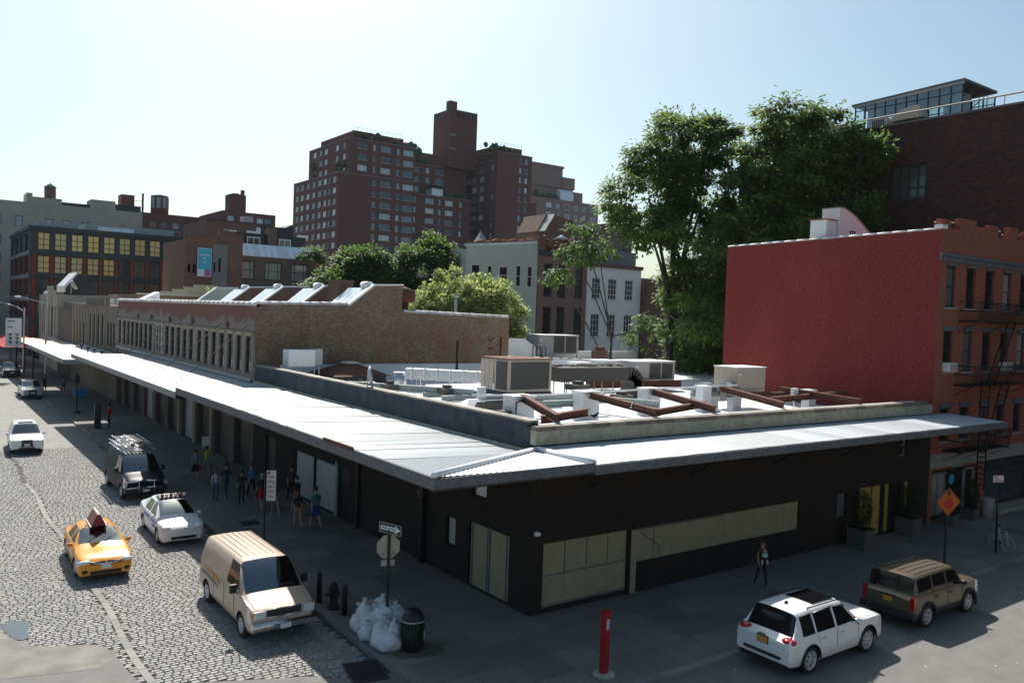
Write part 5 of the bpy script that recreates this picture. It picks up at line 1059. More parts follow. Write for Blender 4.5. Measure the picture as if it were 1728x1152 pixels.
cp = thing('dark_canopy', 'dark flat canopy along the pavement past the end canopy', 'canopy', (11.4,108,0)); b = MB(); b.box(0,5,0,22,4.0,4.3); b.build('slab', M['dark'], cp); b = MB(); b.box(0,5,0,22,4.3,4.34); b.build('roof_sheet', M['tan'], cp)
for k in range(3): b = MB(); b.tube((.3,1+k*9,0),(.3,1+k*9,4),.12); b.build('post', M['dark'], cp)
# screens behind the trees: ordinary backs of houses
for q,(x,y,dx,dy,z,m_,lab) in enumerate(((34.9,92,19.5,10,10.5,'sidebrick','brick house behind the round green trees'),(50,112,14,10,15.5,'sidebrick','brick house between the skylit house and the trees'),(95,120,40,20,18,'midbrick','brown house far behind the big tree'))):
    t = thing('rear_house', lab, 'building', (x,y,0)); b = MB(); b.box(0,dx,0,dy,0,z); b.build('wall', M[m_], t); b = MB(); b.box(-.1,dx+.1,-.1,.2,z,z+.2); b.build('coping', M['hvac'], t)
# ================================================================== trees
def leaves(name, parent, pts, size, cols, m, rg, droop=.4, comp=False):
    """small leaf faces; pts: (position, outward)"""
    V,F,T = [],[],[]
    for p, o_ in pts:
        c = rg.choice(cols); k_ = rg.uniform(.75,1.25); c = (c[0]*k_,c[1]*k_,c[2]*k_,1)
        s = size*rg.uniform(.7,1.3)
        d = (Vector(o_)+Vector((rg.uniform(-.8,.8),rg.uniform(-.8,.8),rg.uniform(-.7,.3)-droop))).normalized()
        s_ = d.cross(Vector((rg.uniform(-.3,.3),rg.uniform(-.3,.3),1))).normalized()*s*(.28 if comp else .42)
        n_ = d.cross(s_).normalized()*s*.12
        b = len(V); p = Vector(p)
        V += [p, p+d*s*.5+s_+n_, p+d*s, p+d*s*.5-s_+n_]; F.append((b,b+1,b+2,b+3)); T += [c]*4
    return link(name, tonemesh(name, V, F, T, m), parent)
def tree(name, label, loc, h, crown, nleaf, size, cols, m, seed, trunk=.35, comp=False, group=None, clusters=60, csz=1.0, flat=.55, droop=.4, bare=0.0):
    """crown: list of ellipsoids (x,y,z,rx,ry,rz) local; clusters sit mostly on their skins"""
    rg = random.Random(seed); t = thing(name, label, 'tree', loc, 0, group)
    cl = []; tot = sum((c[3]*c[4]*c[5])**.67 for c in crown)
    for c in crown:
        n_ = max(4, int(clusters*(c[3]*c[4]*c[5])**.67/tot))
        for k in range(n_):
            a = rg.uniform(0,2*math.pi); u = rg.uniform(-.75,1); q = math.sqrt(1-u*u); r_ = rg.uniform(.55,1.02)
            o_ = Vector((q*math.cos(a),q*math.sin(a),u)); cl.append((Vector((c[0]+c[3]*o_.x*r_,c[1]+c[4]*o_.y*r_,c[2]+c[5]*o_.z*r_)), o_))
    b = MB(); top = Vector((rg.uniform(-.4,.4),rg.uniform(-.4,.4),h*.55)); b.tube((0,0,-.5),top*.5,trunk,trunk*.75,9); b.tube(top*.5,top,trunk*.75,trunk*.5,8)
    for c in crown:
        cc = Vector(c[:3]); st = top*rg.uniform(.55,1); mid = st.lerp(cc,.5)+Vector((0,0,.3)); b.tube(st,mid,trunk*.42,trunk*.3,7); b.tube(mid,cc,trunk*.3,trunk*.2,6)
        near = [k for k in cl if (k[0]-cc).length < max(c[3:6])*1.1]
        for p,o_ in rg.sample(near, min(len(near), max(3,min(9,int(len(near)*.4))))):
            mm = cc.lerp(p,.5)+Vector((rg.uniform(-.3,.3),rg.uniform(-.3,.3),.15)); b.tube(cc,mm,trunk*.09,trunk*.06,5); b.tube(mm,p,trunk*.06,.015,4)
    b.build('trunk', M['bark'], t)
    pts = []
    per = nleaf/len(cl)
    for p,o_ in cl:
        if rg.random() < bare: continue
        cs = csz*rg.uniform(.6,1.35)
        for k in range(int(per*rg.uniform(.5,1.5))):
            v = Vector((rg.gauss(0,1),rg.gauss(0,1),rg.gauss(0,1)*flat)); v = v/max(.6,v.length)*rg.uniform(.15,1); pts.append((p+v*cs, (v+o_*.5)))
    leaves('crown', t, pts, size, cols, m, rg, droop, comp); return t
DG = [(.065,.135,.03),(.085,.165,.035),(.11,.19,.04),(.05,.1,.022),(.15,.2,.045)]
MG = [(.055,.12,.025),(.08,.15,.03),(.11,.18,.04),(.045,.09,.022)]
LG = [(.28,.34,.1),(.34,.4,.15),(.2,.28,.07),(.42,.44,.22),(.13,.2,.05)]
# two tall ailanthus trees behind the red tenement (crowns measured on the spot)
tree('tall_tree', 'tall airy tree left of the brown block with bare twigs at its edge', (53.5,50,0), 30,
 [(-.5,0,24.5,4.6,4.0,3.8),(2.7,-1,25.0,3.2,3.2,2.8),(-3.2,0,20,4.4,3.8,3.6),(2.2,-1,19.5,5.0,4.2,4.2),(-3.4,-.5,17.2,3.8,3.4,2.4),(3.6,-2,13.5,4.8,4.4,4.2),(6.6,-2,16.5,4.2,3.6,4.0),(3.6,-2,8.5,5.0,4.2,4.0),(6.5,-3,9.5,4.6,3.6,4.4),(2.0,-1,4.5,3.4,3,3.0),(1.2,-.8,12.4,2.8,3,3.2),(1.2,-.8,7.4,2.8,3,3.2)],
 92000, .37, DG, M['leaf'], 21, .45, True, clusters=520, csz=1.15, flat=.45)
tree('tall_tree', 'tall spreading tree in front of the dark brown brick wall', (56.5,38.0,0), 27,
 [(-1.2,2.2,26.0,2.8,2.6,1.8),(.6,.2,24.4,3,3,1.8),(1.0,-2.8,22.6,2.6,2.6,1.3),(-2.0,4.0,22.6,3.2,3.0,2.6),(-.4,.5,21,4.0,3.4,1.9),(.2,-3.2,18.2,2.2,2.2,1.3),(-1.8,2,18.4,3.4,3.4,2.0),(-3.8,3.8,15.5,4.2,4.0,3.4),(-2.4,-1,14.5,4.4,4.0,3.4),(-4.5,4.5,10.5,4.0,3.2,3.4),(.0,-2.8,14.2,2.2,2.2,1.6)],
 60000, .37, DG, M['leaf'], 33, .4, True, clusters=300, csz=1.15, flat=.42)
tree('side_tree', 'thin drooping tree in front of the white townhouse', (55.8,60,0), 15,
 [(-5.0,0,15.6,2.0,2,1.3),(-6.8,0,13.6,1.5,1.4,1.0),(-2.0,0,16.4,2.4,2.0,1.4),(3.8,-1,8.4,2.0,2.0,2.0),(-4.0,0,17.8,1.6,1.4,1.0)], 3600, .34, MG, M['leaf'], 8, .2, True, clusters=80, csz=.75, flat=.6, droop=.9)
# maples left of centre
tree('maple_tree', 'round dark green maple, left one of the pair before the apartment house', (44.2,92,0), 18,
 [(0,0,13.4,4.6,4,3.8),(-3.2,0,11,4.0,3.4,3.2),(2.8,0,11.5,4.2,3.4,3.8)], 34000, .42, MG, M['leaf'], 4, .4, clusters=230, csz=1.15, flat=.8, droop=.1)
tree('maple_tree', 'round dark green maple, right one of the pair before the apartment house', (52.8,90,0), 18,
 [(0,0,14.8,4.8,4,4.2),(-2.0,0,9.5,4.2,3.6,3.6),(3.0,0,12.2,3.8,3.4,4.2)], 34000, .42, MG, M['leaf'], 5, .4, clusters=230, csz=1.15, flat=.8, droop=.1)
tree('flowering_tree', 'pale yellow green flowering tree behind the brick end wall', (40.6,63,0), 14,
 [(-1.2,0,10.7,3.2,3,2.8),(1.4,0,10.2,3.0,2.8,2.8),(3.8,0,9.6,2.6,2.6,2.9),(4.6,0,7,2.2,2.2,2.2),(-3.2,0,9.6,2.4,2.4,2.0)], 32000, .26, LG, M['leafpale'], 6, .3, clusters=210, csz=.75, flat=1.0, droop=-.1)
tree('roof_terrace_bush', 'small bright bush on the roof beside the sawtooth skylights', (24.6,83,9.2), 1.8, [(0,0,1.5,1.0,.9,.7),(1.4,0,1.3,.7,.6,.5)], 700, .3, [(.12,.22,.03),(.16,.26,.05)], M['leaf'], 9, .06, clusters=12, csz=.4)
tree('street_tree', 'small leafy tree at the dark far end of the street', (3.5,175,0), 9, [(0,0,7,3,3,2.6)], 1500, .7, DG, M['leaf'], 12, .15, clusters=30, csz=1.0)
tree('terrace_tree', 'green terrace shrubs over the dark roof left of the maples', (48,117,15.6), 3.2, [(0,0,2.2,2.4,1.5,1.2),(3.5,0,1.6,2.4,1.4,.9)], 1800, .4, MG, M['leaf'], 14, .1, clusters=30, csz=.7)

# ================================================================== street furniture
def hexa(b, c, r, h): b.lathe([(r,0),(r,h)], c, 8)
# ONE WAY / stop sign post
t = thing('stop_sign_post', 'green post with ONE WAY arrow over a stop sign back by the rubbish bags', 'sign', (11.75,21.95,0))
b = MB(); b.box(-.035,.035,-.03,.03,0,3.25); b.build('post', M['postgreen'], t)
b = MB(); pts = [(.38*math.cos(R(22.5+45*k)),2.72+.38*math.sin(R(22.5+45*k))) for k in range(8)]; b.prism(pts,-.0,.006,'y'); o = b.build('stop_plate', M['signback'], t, (0,.04,0), R(-14)); 
b = MB(); b.prism([(p[0]*.98,2.72+(p[1]-2.72)*.98) for p in pts],.0062,.008,'y'); b.build('red_face', M['signred'], o)
b = MB(); b.box(-.21,.21,0,.006,2.14,2.32); b.build('small_plate', M['signback'], t, (0,.04,0), R(-14)); b = MB(); [b.lathe([(.025,0),(.02,.02),(0,.02)],(x,-.0,2.52),8,mat=Matrix.Rotation(R(90),3,'X')) for x in (-.17,.17)]; b.build('bolt', M['dark'], t, (0,.035,0), R(-14))
sg = MB(); sg.box(-.46,.46,-.005,.005,-.16,.16); o = sg.build('one_way_plate', M['black'], t, (0,-.05,3.28), R(-72))
sg = MB(); sg.box(-.45,.45,-.008,-.0055,.14,.15); sg.box(-.45,.45,-.008,-.0055,-.15,-.14); sg.box(-.45,-.44,-.008,-.0055,-.14,.14); sg.box(.44,.45,-.008,-.0055,-.14,.14); sg.build('border', M['signwhite'], o)
sg = MB(); sg.prism([(-.4,-.07),(.2,-.07),(.2,-.125),(.42,0),(.2,.125),(.2,.07),(-.4,.07)],-.008,-.0055,'y'); sg.build('arrow', M['signwhite'], o)
def text(s_, size, m, parent, loc, rot=(R(90),0,0), name='lettering'):
    cu = bpy.data.curves.new(name,'FONT'); cu.body = s_; cu.size = size; cu.extrude = .001; cu.align_x = 'CENTER'; cu.align_y = 'CENTER'; cu.materials.append(m)
    tmp = bpy.data.objects.new('tmp', cu); C.objects.link(tmp); dg = bpy.context.evaluated_depsgraph_get(); me = bpy.data.meshes.new_from_object(tmp.evaluated_get(dg)); bpy.data.objects.remove(tmp)
    return link(name, me, parent, loc, rot=rot)
text('ONE WAY', .15, M['black'], o, (-.08,-.0105,0))
# parking rule sign post on the left pavement
t = thing('parking_rule_post', 'green post with tall white parking rules panel beside the tan van', 'sign', (11.9,33.0,0)); b = MB(); b.box(-.03,.03,-.03,.03,0,3.0); b.build('post', M['postgreen'], t)
b = MB(); b.box(0,.38,-.01,.01,1.85,3.1); o = b.build('panel', M['signwhite'], t, (.04,0,0), R(-25)); b = MB()
for k in range(5): b.box(.06,.32,-.016,-.0105,2.0+k*.2,2.03+k*.2); b.box(.06,.25,-.016,-.0105,2.06+k*.2,2.08+k*.2)
b.build('red_lines', M['signred'], o); b = MB(); b.lathe([(0,0),(.06,.004)],(.08,-.012,3.0),12,mat=Matrix.Rotation(R(90),3,'X')); b.build('round_symbol', M['signred'], o)
t = thing('parking_meter_kiosk', 'dark muni parking meter kiosk on the pavement beside the man in red', 'parking meter', (11.85,69.6,0)); b = MB(); b.box(-.22,.22,-.16,.16,0,1.75); b.box(-.2,.2,-.14,.14,1.75,1.85); b.build('cabinet', M['slate'], t); b = MB(); b.box(-.15,.15,-.17,-.161,1.1,1.6); b.build('screen', M['glassg'], t)
t = thing('sign_post', 'thin dark sign post standing on the kerb in the gap of sunlight', 'sign', (11.9,79.6,0)); b = MB(); b.tube((0,0,0),(0,0,3.4),.05); b.build('post', M['iron'], t); b = MB(); b.box(-.2,.2,-.06,-.04,2.6,3.2); b.build('plate', M['dark'], t); b = MB(); b.lathe([(.35,0),(.1,.3)],(0,0,0),8); b.build('base', M['dark'], t)
# bollards, hydrant
def bollard(label, x, y, h=1.0, r=.085): t = thing('bollard', label, 'bollard', (x,y,0), 0, 'black bollards round the hydrant'); b = MB(); b.lathe([(r,0),(r,h-.04),(r*.7,h)],(0,0,0),12); b.build('pipe', M['iron'], t); b = MB(); b.lathe([(r*1.02,h-.16),(r*1.02,h-.1)],(0,0,0),12); b.build('band', M['dark'], t)
bollard('black bollard left of the hydrant beside the tan van', 11.2,25.7,1.02); bollard('black bollard right of the hydrant nearest the rubbish bags', 11.42,24.2,.98)
t = thing('fire_hydrant', 'black fire hydrant with side caps between two bollards', 'hydrant', (11.38,24.95,0)); b = MB(); b.lathe([(.2,0),(.2,.06),(.13,.1),(.12,.55),(.16,.6),(.16,.66),(.12,.72),(.09,.82),(.03,.88)],(0,0,0),14); b.build('barrel', M['iron'], t)
b = MB(); b.tube((-.26,0,.5),(-.1,0,.5),.075,.07,10); b.build('nozzle', M['dark'], t); b = MB(); b.tube((.1,0,.5),(.22,0,.5),.06,.06,10); b.build('nozzle', M['dark'], t); b = MB(); b.tube((0,-.24,.45),(0,-.1,.45),.09,.085,10); b.build('nozzle', M['dark'], t)
# rubbish bags
def bagmat():
    m, n, b = _new('white_bag_plastic'); b.inputs['Base Color'].default_value = (.62,.64,.68,1); b.inputs['Roughness'].default_value = .28; b.inputs['Subsurface Weight'].default_value = .25; b.inputs['Subsurface Radius'].default_value = (.08,.08,.08)
    tc = N(n,'ShaderNodeTexCoord'); v = N(n,'ShaderNodeTexNoise'); v.inputs['Scale'].default_value = 9; v.inputs['Detail'].default_value = 6; v.inputs['Distortion'].default_value = 1.6; n.links.new(tc.outputs['Object'], v.inputs[0]); bp = N(n,'ShaderNodeBump'); bp.inputs['Strength'].default_value = 1; bp.inputs['Distance'].default_value = .05; n.links.new(v.outputs[0], bp.inputs['Height']); n.links.new(bp.outputs[0], b.inputs['Normal']); return m
BM_ = bagmat()
def bag(label, x, y, z, r, sc, seed, knot=True):
    rg = random.Random(seed); t = thing('rubbish_bag', label, 'rubbish bag', (x,y,z), rg.uniform(0,6), 'white rubbish bags piled at the sign post'); b = MB(); V=[]; n_=22; k_=16
    ph0 = [rg.uniform(0,6) for _ in range(6)]
    for a in range(k_+1):
        ph = math.pi*a/k_-math.pi/2
        for i in range(n_):
            th = 2*math.pi*i/n_; g_ = 1+.10*math.sin(3*th+ph0[0]+2*ph)+.07*math.sin(5*th+ph0[1]-3*ph)+.05*math.sin(9*th+ph0[2])*math.cos(4*ph+ph0[3])+rg.uniform(-.025,.025)
            z_ = math.sin(ph); zz = r*sc[2]*(max(z_,-.75)) * (1+.08*math.sin(2*th+ph0[4])); cr = math.cos(ph)**.8 if a not in (0,k_) else 0
            V.append((r*sc[0]*cr*math.cos(th)*g_, r*sc[1]*cr*math.sin(th)*g_, zz+r*sc[2]*.75))
    b.add(V,[(a*n_+i,a*n_+(i+1)%n_,(a+1)*n_+(i+1)%n_,(a+1)*n_+i) for a in range(k_) for i in range(n_)],0,True); b.build('sack', BM_, t)
    if knot: b = MB(); zt = r*sc[2]*1.72; b.lathe([(.07,-.05),(.025,.02),(.05,.08),(.09,.15),(.03,.12)],(0,0,zt),9); b.build('tied_neck', BM_, t)
bl_ = [(10.95+.35,22.75,0,.36,(1,1,.9),'upright white rubbish bag at the back left of the pile'),(11.25,22.45,.38,.26,(.9,.9,1.3),'white bag standing curled on top of the back left bag'),(11.18,22.05,0,.3,(1,.9,.8),'small white bag low at the kerb edge'),
 (11.55,22.35,.0,.42,(1.1,1,1.1),'large white bag in the middle of the pile'),(11.5,21.6,.0,.4,(1,1,.95),'big crumpled white bag in front of the sign post'),(11.35,21.2,0,.42,(1.2,1,.75),'front white bag with red print nearest the drain'),
 (11.9,22.5,.1,.42,(1,1,1.2),'white bag behind the sign post'),(11.7,22.05,.42,.33,(1.1,1,.85),'white bag lying on top of the heap by the post'),(12.05,22.0,.0,.36,(1,1,1.4),'tall white bag between post and litter bin'),(11.62,21.2,.1,.3,(1,.9,1.2),'white bag pressed against the litter bin')]
for k,q in enumerate(bl_): bag(q[5],q[0],q[1],q[2],q[3],q[4],40+k)
t = thing('broken_board', 'brown broken board lying on the white rubbish bags', 'board', (11.5,22.75,.85), R(25)); b = MB(); b.obox((0,0,0),(.9,.16,.06),0,0,.1,.15); b.build('plank', M['tan'], t)
t = thing('blue_bag', 'small blue plastic bag squeezed beside the litter bin', 'bag', (11.78,21.15,0)); b = MB(); b.ball((0,0,.25),.15,10,0,(.6,.8,1.6),.15,rg); b.build('sack', M['blue'], t)
b = MB(); b.obox((0,0,0),(.2,.012,.09),.3); t = thing('red_flyer', 'red and white flyer stuck to the front rubbish bag', 'paper', (11.2,20.83,.2),R(-35)); b.build('sheet', M['signred'], t)
# litter bin
t = thing('litter_bin', 'dark green round litter bin with domed lid at the corner', 'litter bin', (11.95,20.72,0)); b = MB(); b.lathe([(.27,0),(.27,.05),(.3,.1),(.31,.86)],(0,0,0),24); b.build('body', M['iron'], t)
for k in range(22): a = 2*math.pi*k/22; b = MB(); b.box(-.012,.012,-.02,.0,.1,.84); b.build('slat', M['postgreen'], t, (.322*math.cos(a),.322*math.sin(a),0), a+R(90))
b = MB(); b.lathe([(.34,.84),(.34,.92),(.3,.96),(.3,1.02),(.2,1.16),(.08,1.2),(0,1.2)],(0,0,0),24); b.build('lid', M['black'], t); b = MB(); b.lathe([(.345,.86),(.345,.9)],(0,0,0),24); b.build('rim', M['hvac'], t); b = MB(); b.box(-.06,.06,-.345,-.33,.3,.55); b.build('sticker', M['signwhite'], t, rz=.9)
t = thing('spilt_stain', 'dull brown spill on the pavement under the litter bin', 'stain', (12.1,20.5,.004)); b = MB(); b.prism([(.9*math.cos(a/14*6.283)*(1+.2*math.sin(a*2.3)),.45*math.sin(a/14*6.283)*(1+.2*math.cos(a*1.7))) for a in range(14)],0,.003); b.build('patch', M['soil'], t)
# red alarm pedestal
t = thing('alarm_pedestal', 'tall square red street alarm pedestal with a blue sticker', 'pedestal', (15.6,16.5,0), R(8)); b = MB(); b.box(-.1,.1,-.085,.085,.06,1.72); b.build('column', M['redenamel'], t); b = MB(); b.box(-.13,.13,-.11,.11,1.72,1.76); b.box(-.12,.12,-.1,.1,1.66,1.72); b.box(-.13,-.09,-.11,-.07,1.76,1.82); b.box(.09,.13,-.11,-.07,1.76,1.82); b.build('head', M['redenamel'], t)
b = MB(); b.lathe([(.32,0),(.3,.05),(.0,.06)],(0,0,0),16); b.build('concrete_foot', M['ledge'], t); b = MB(); b.box(-.06,.06,-.09,-.086,1.28,1.55); b.build('sticker', M['signwhite'], t); b = MB(); b.box(-.045,.045,-.094,-.0905,1.4,1.45); b.box(-.03,.04,-.094,-.0905,1.3,1.36); b.box(-.05,.01,-.094,-.0905,1.48,1.53); b.build('blue_print', M['blue'], t)
for z in (.5,.8,1.1): b = MB(); b.box(-.104,-.1,-.05,.05,z,z+.02); b.box(-.05,.05,-.089,-.085,z+.1,z+.12); b.build('seam', M['signred'], t)
# orange stop ahead sign
t = thing('stop_ahead_sign', 'orange diamond stop ahead sign on a dark post', 'sign', (34.8,16.7,0), R(-22)); b = MB(); b.box(-.04,.04,-.03,.03,0,3.0); b.build('post', M['postgreen'], t)
s_ = .6; b = MB(); b.prism([(0,-s_),(s_,0),(0,s_),(-s_,0)],0,.006,'y'); o = b.build('diamond', M['orange'], t, (0,-.06,2.75)); b = MB()
b.prism([(0,.52),(.13,.36),(.05,.36),(.05,.24),(-.05,.24),(-.05,.36),(-.13,.36)],-.004,-.0005,'y')
for a,c in (((0,-.57),(.57,0)),((.57,0),(0,.57)),((0,.57),(-.57,0)),((-.57,0),(0,-.57))): d = Vector(c)-Vector(a); b.obox(((a[0]+c[0])/2,-.002,(a[1]+c[1])/2),(d.length,.003,.015),0,0,0,-math.atan2(d.y,d.x))
b.build('black_marks', M['black'], o); b = MB(); b.prism([(.24*math.cos(R(22.5+45*k)),-.08+.24*math.sin(R(22.5+45*k))) for k in range(8)],-.004,-.0005,'y'); b.build('red_octagon', M['signred'], o)
# no parking sign and bicycle, small bin
t = thing('no_parking_sign', 'white and red no parking sign on a leaning green post by the bicycle', 'sign', (39.2,16.6,0)); b = MB(); b.tube((0,0,0),(-.18,0,3.5),.05,.045,8); b.build('post', M['postgreen'], t)
b = MB(); b.box(-.28,.28,-.01,.01,0,.32); o = b.build('plate', M['signwhite'], t, (-.28,-.06,3.2), R(-20)); b = MB(); b.box(-.27,.27,-.016,-.0105,.29,.31); b.box(-.27,.27,-.016,-.0105,.01,.03); b.box(.0,.22,-.016,-.0105,.08,.12)
n_=18
for k in range(n_): a0,a1 = 2*math.pi*k/n_,2*math.pi*(k+1)/n_; b.obox((-.12+.11*math.cos((a0+a1)/2),-.013,.16+.11*math.sin((a0+a1)/2)),(.045,.004,.02),0,0,0,-((a0+a1)/2+R(90)))
b.obox((-.12,-.014,.16),(.22,.004,.02),0,0,0,R(45)); b.build('red_print', M['signred'], o); text('P', .17, M['black'], o, (-.12,-.017,.16))
t = thing('bicycle', 'pale road bicycle chained to the no parking post', 'bicycle', (40.2,16.85,0), R(58))
def wheel(x, turn=0):
    b = MB(); n_=24; 
    for k in range(n_): a0,a1 = 2*math.pi*k/n_,2*math.pi*(k+1)/n_; b.tube((.33*math.cos(a0),0,.33*math.sin(a0)),(.33*math.cos(a1),0,.33*math.sin(a1)),.02,n=6,cap=False)
    o = b.build('wheel', M['hvac'], t, (x,0,.34), turn); c_ = MB(); 
    for k in range(12): a0 = 2*math.pi*k/12; c_.tube((0,0,0),(.32*math.cos(a0),0,.32*math.sin(a0)),.003,n=3)
    c_.tube((0,-.04,0),(0,.04,0),.025); c_.build('spokes', M['steel'], o)
wheel(-.52,.25); wheel(.5)
b = MB(); b.path([(-.52,0,.34),(-.38,0,.88),(.12,0,.85),(.0,0,.3),(-.36,0,.78)],.018,6); b.tube((.12,0,.85),(.5,0,.34),.012); b.tube((0,0,.3),(.5,0,.34),.014); b.tube((.12,0,.85),(.15,0,.98),.014); b.build('frame', M['whitemetal'], t)
b = MB(); b.path([(-.38,-.22,.98),(-.38,0,1.0),(-.38,.22,.98),(-.5,.24,.93)],.015,6); b.tube((-.38,0,.88),(-.38,0,1.0),.015); b.build('handlebar', M['black'], t); b = MB(); b.ball((.17,0,1.01),.11,8,0,(1.2,.6,.35)); b.build('saddle', M['black'], t); b = MB(); b.lathe([(.09,0),(.09,.01)],(0,.03,.3),14,mat=Matrix.Rotation(R(90),3,'X')@Matrix.Identity(3)); b.build('chainring', M['dark'], t)
t = thing('bin', 'grey plastic bin beside the red brick pier', 'litter bin', (46.4,20.2,0)); b = MB(); b.lathe([(.28,0),(.35,.95),(.38,1.0)],(0,0,0),12); b.build('body', M['hvac'], t)
# planters with shrubs
def planter(label, x, y, w_, h, sh, ch, seed):
    rg = random.Random(seed); t = thing('planter', label, 'planter', (x,y,0), 0, 'planters with shrubs by the doors'); b = MB(); b.box(-w_/2,w_/2,-w_/2,w_/2,0,h); b.box(-w_/2-.03,w_/2+.03,-w_/2-.03,w_/2+.03,h-.08,h); b.build('pot', M['planter'], t)
    pts = []
    for k in range(1500):
        v = Vector((rg.gauss(0,1),rg.gauss(0,1),rg.gauss(0,1))); v.normalize(); v *= rg.uniform(.6,1.0)
        pts.append(((v.x*sh,v.y*sh,h+ch*.5+v.z*ch*.52),v))
    leaves('shrub', t, pts, .09, [(.02,.045,.012),(.03,.06,.018),(.015,.03,.01)], M['hedge'], rg)
planter('zinc planter with tall clipped shrub left of the yellow door', 34.4,20.2,.85,.9,.42,1.7,1); planter('zinc planter with round shrub right of the yellow door', 38.6,20.3,.85,.9,.5,1.5,2); planter('small planter behind the orange sign', 42.6,20.3,.6,.6,.35,1.1,3); planter('planter with cone shrub by the shop door', 45.0,20.4,.6,.6,.35,1.5,4)
# street lamps and banner
t = thing('street_lamp', 'nearer street lamp with curved arm and a white banner', 'street lamp', (11.35,115,0)); b = MB(); b.tube((0,0,0),(0,0,8.6),.11,.08,8); b.build('pole', M['steel'], t); b = MB(); b.path([(0,0,8.1),(-.8,0,8.7),(-2.2,0,9.1),(-3.6,0,9.2)],.05,6); b.build('arm', M['steel'], t); b = MB(); b.ball((-3.9,0,9.17),.3,8,0,(1.5,.6,.5)); b.build('lamp_head', M['hvac'], t)
b = MB(); b.box(-1.9,-.25,-.03,.03,3.9,7.3); o = b.build('banner', M['signwhite'], t); b = MB()
for r_ in range(3):
    for c_ in range(2): b.obox((-1.4+c_*.7,-.036,4.5+r_*.45),(.42,.01,.12),0); b.obox((-1.4+c_*.7,-.036,4.35+r_*.45),(.12,.01,.3),0)
b.box(-1.7,-1.2,-.04,-.031,6.2,6.3); b.box(-1.7,-.9,-.04,-.031,6.9,7.0); b.build('banner_print', M['dark'], o)
t = thing('street_lamp', 'farther street lamp with drooping arm behind the bannered one', 'street lamp', (12.6,106,0)); b = MB(); b.tube((0,0,4),(0,0,10.2),.09,.07,8); b.tube((0,0,0),(0,0,4),.09,.09,8); b.build('pole', M['hvac'], t); b = MB(); b.path([(0,0,9.2),(-1,0,9.5),(-2.6,0,9.9)],.05,6); b.tube((0,0,3.6),(1,-1,3.5),.03); b.build('arm', M['hvac'], t); b = MB(); b.ball((-2.8,0,9.88),.25,8,0,(1.5,.6,.5)); b.ball((-.1,0,10.4),.28,8,0,(.8,.8,.7)); b.build('lamp_head', M['white'], t)
t = thing('blue_bin', 'blue plastic crate under the far canopy', 'crate', (14.0,92,0)); b = MB(); b.box(-.5,.5,-.4,.4,0,.8); b.box(-.55,.55,-.45,.45,.8,.88); b.build('body', M['blue'], t)
# litter specks on the sunlit road
rg = random.Random(77)
b = MB()
for k in range(46): x,y = rg.uniform(17,36), rg.uniform(9.5,15); s = rg.uniform(.012,.035); b.obox((x,y,ZR+.012),(s*1.6,s,.006),rg.uniform(0,3))
tag(b.build('litter_scraps', M['signwhite']), 'tiny pale scraps of litter strewn on the asphalt', 'litter', kind='stuff')
# ================================================================== vehicles
def pchip(P, t, i):
    """monotone cubic through rows P at i+t, component-wise on tuples"""
    n = len(P); out_ = []
    for k in range(3):
        a = P[max(0,i-1)][k]; b = P[i][k]; c = P[min(n-1,i+1)][k]; d = P[min(n-1,i+2)][k]
        d0, d1, d2 = b-a, c-b, d-c
        m1 = 0 if d0*d1 <= 0 else 2*d0*d1/(d0+d1); m2 = 0 if d1*d2 <= 0 else 2*d1*d2/(d1+d2)
        if i == 0: m1 = d1
        if i == n-2: m2 = d1
        h = t; out_.append((2*h**3-3*h*h+1)*b+(h**3-2*h*h+h)*m1+(-2*h**3+3*h*h)*c+(h**3-h*h)*m2)
    return tuple(out_)
def carpaint(name, col, metal=.0, rough=.28, spec=.35, coat=.3):
    m, n, b = _new(name); b.inputs['Roughness'].default_value = rough; b.inputs['Metallic'].default_value = metal; b.inputs['Coat Weight'].default_value = coat; b.inputs['Coat Roughness'].default_value = .08; b.inputs['Specular IOR Level'].default_value = spec
    tc = N(n,'ShaderNodeTexCoord'); ns = N(n,'ShaderNodeTexNoise'); ns.inputs['Scale'].default_value = 2.5; ns.inputs['Detail'].default_value = 8; n.links.new(tc.outputs['Object'], ns.inputs[0])
    mr = N(n,'ShaderNodeMapRange'); n.links.new(ns.outputs[0], mr.inputs[0]); mr.inputs[3].default_value = .88; mr.inputs[4].default_value = 1.08
    mm = N(n,'ShaderNodeMix', data_type='RGBA'); mm.blend_type='MULTIPLY'; mm.inputs['Factor'].default_value = 1; mm.inputs[6].default_value = (*col,1); n.links.new(mr.outputs[0], mm.inputs[7]); n.links.new(mm.outputs[2], b.inputs['Base Color']); return m
LAMP = glass('headlamp_lens', (.66,.68,.7), .08, .8); TAIL = mat('tail_lamp_red', (.42,.005,.008), .12, coat=.6, var=.1); AMBER = mat('amber_lens', (.6,.16,.01), .2)
PLATE = mat('licence_plate_white', (.65,.66,.7), .5, var=.15, scale=20); PLATEY = mat('licence_plate_orange', (.62,.3,.03), .5, var=.25, scale=25)
SEAT = mat('seat_fabric', (.1,.09,.08), .9); INNER = mat('cabin_dark', (.03,.03,.03), .9)
WHC = {}
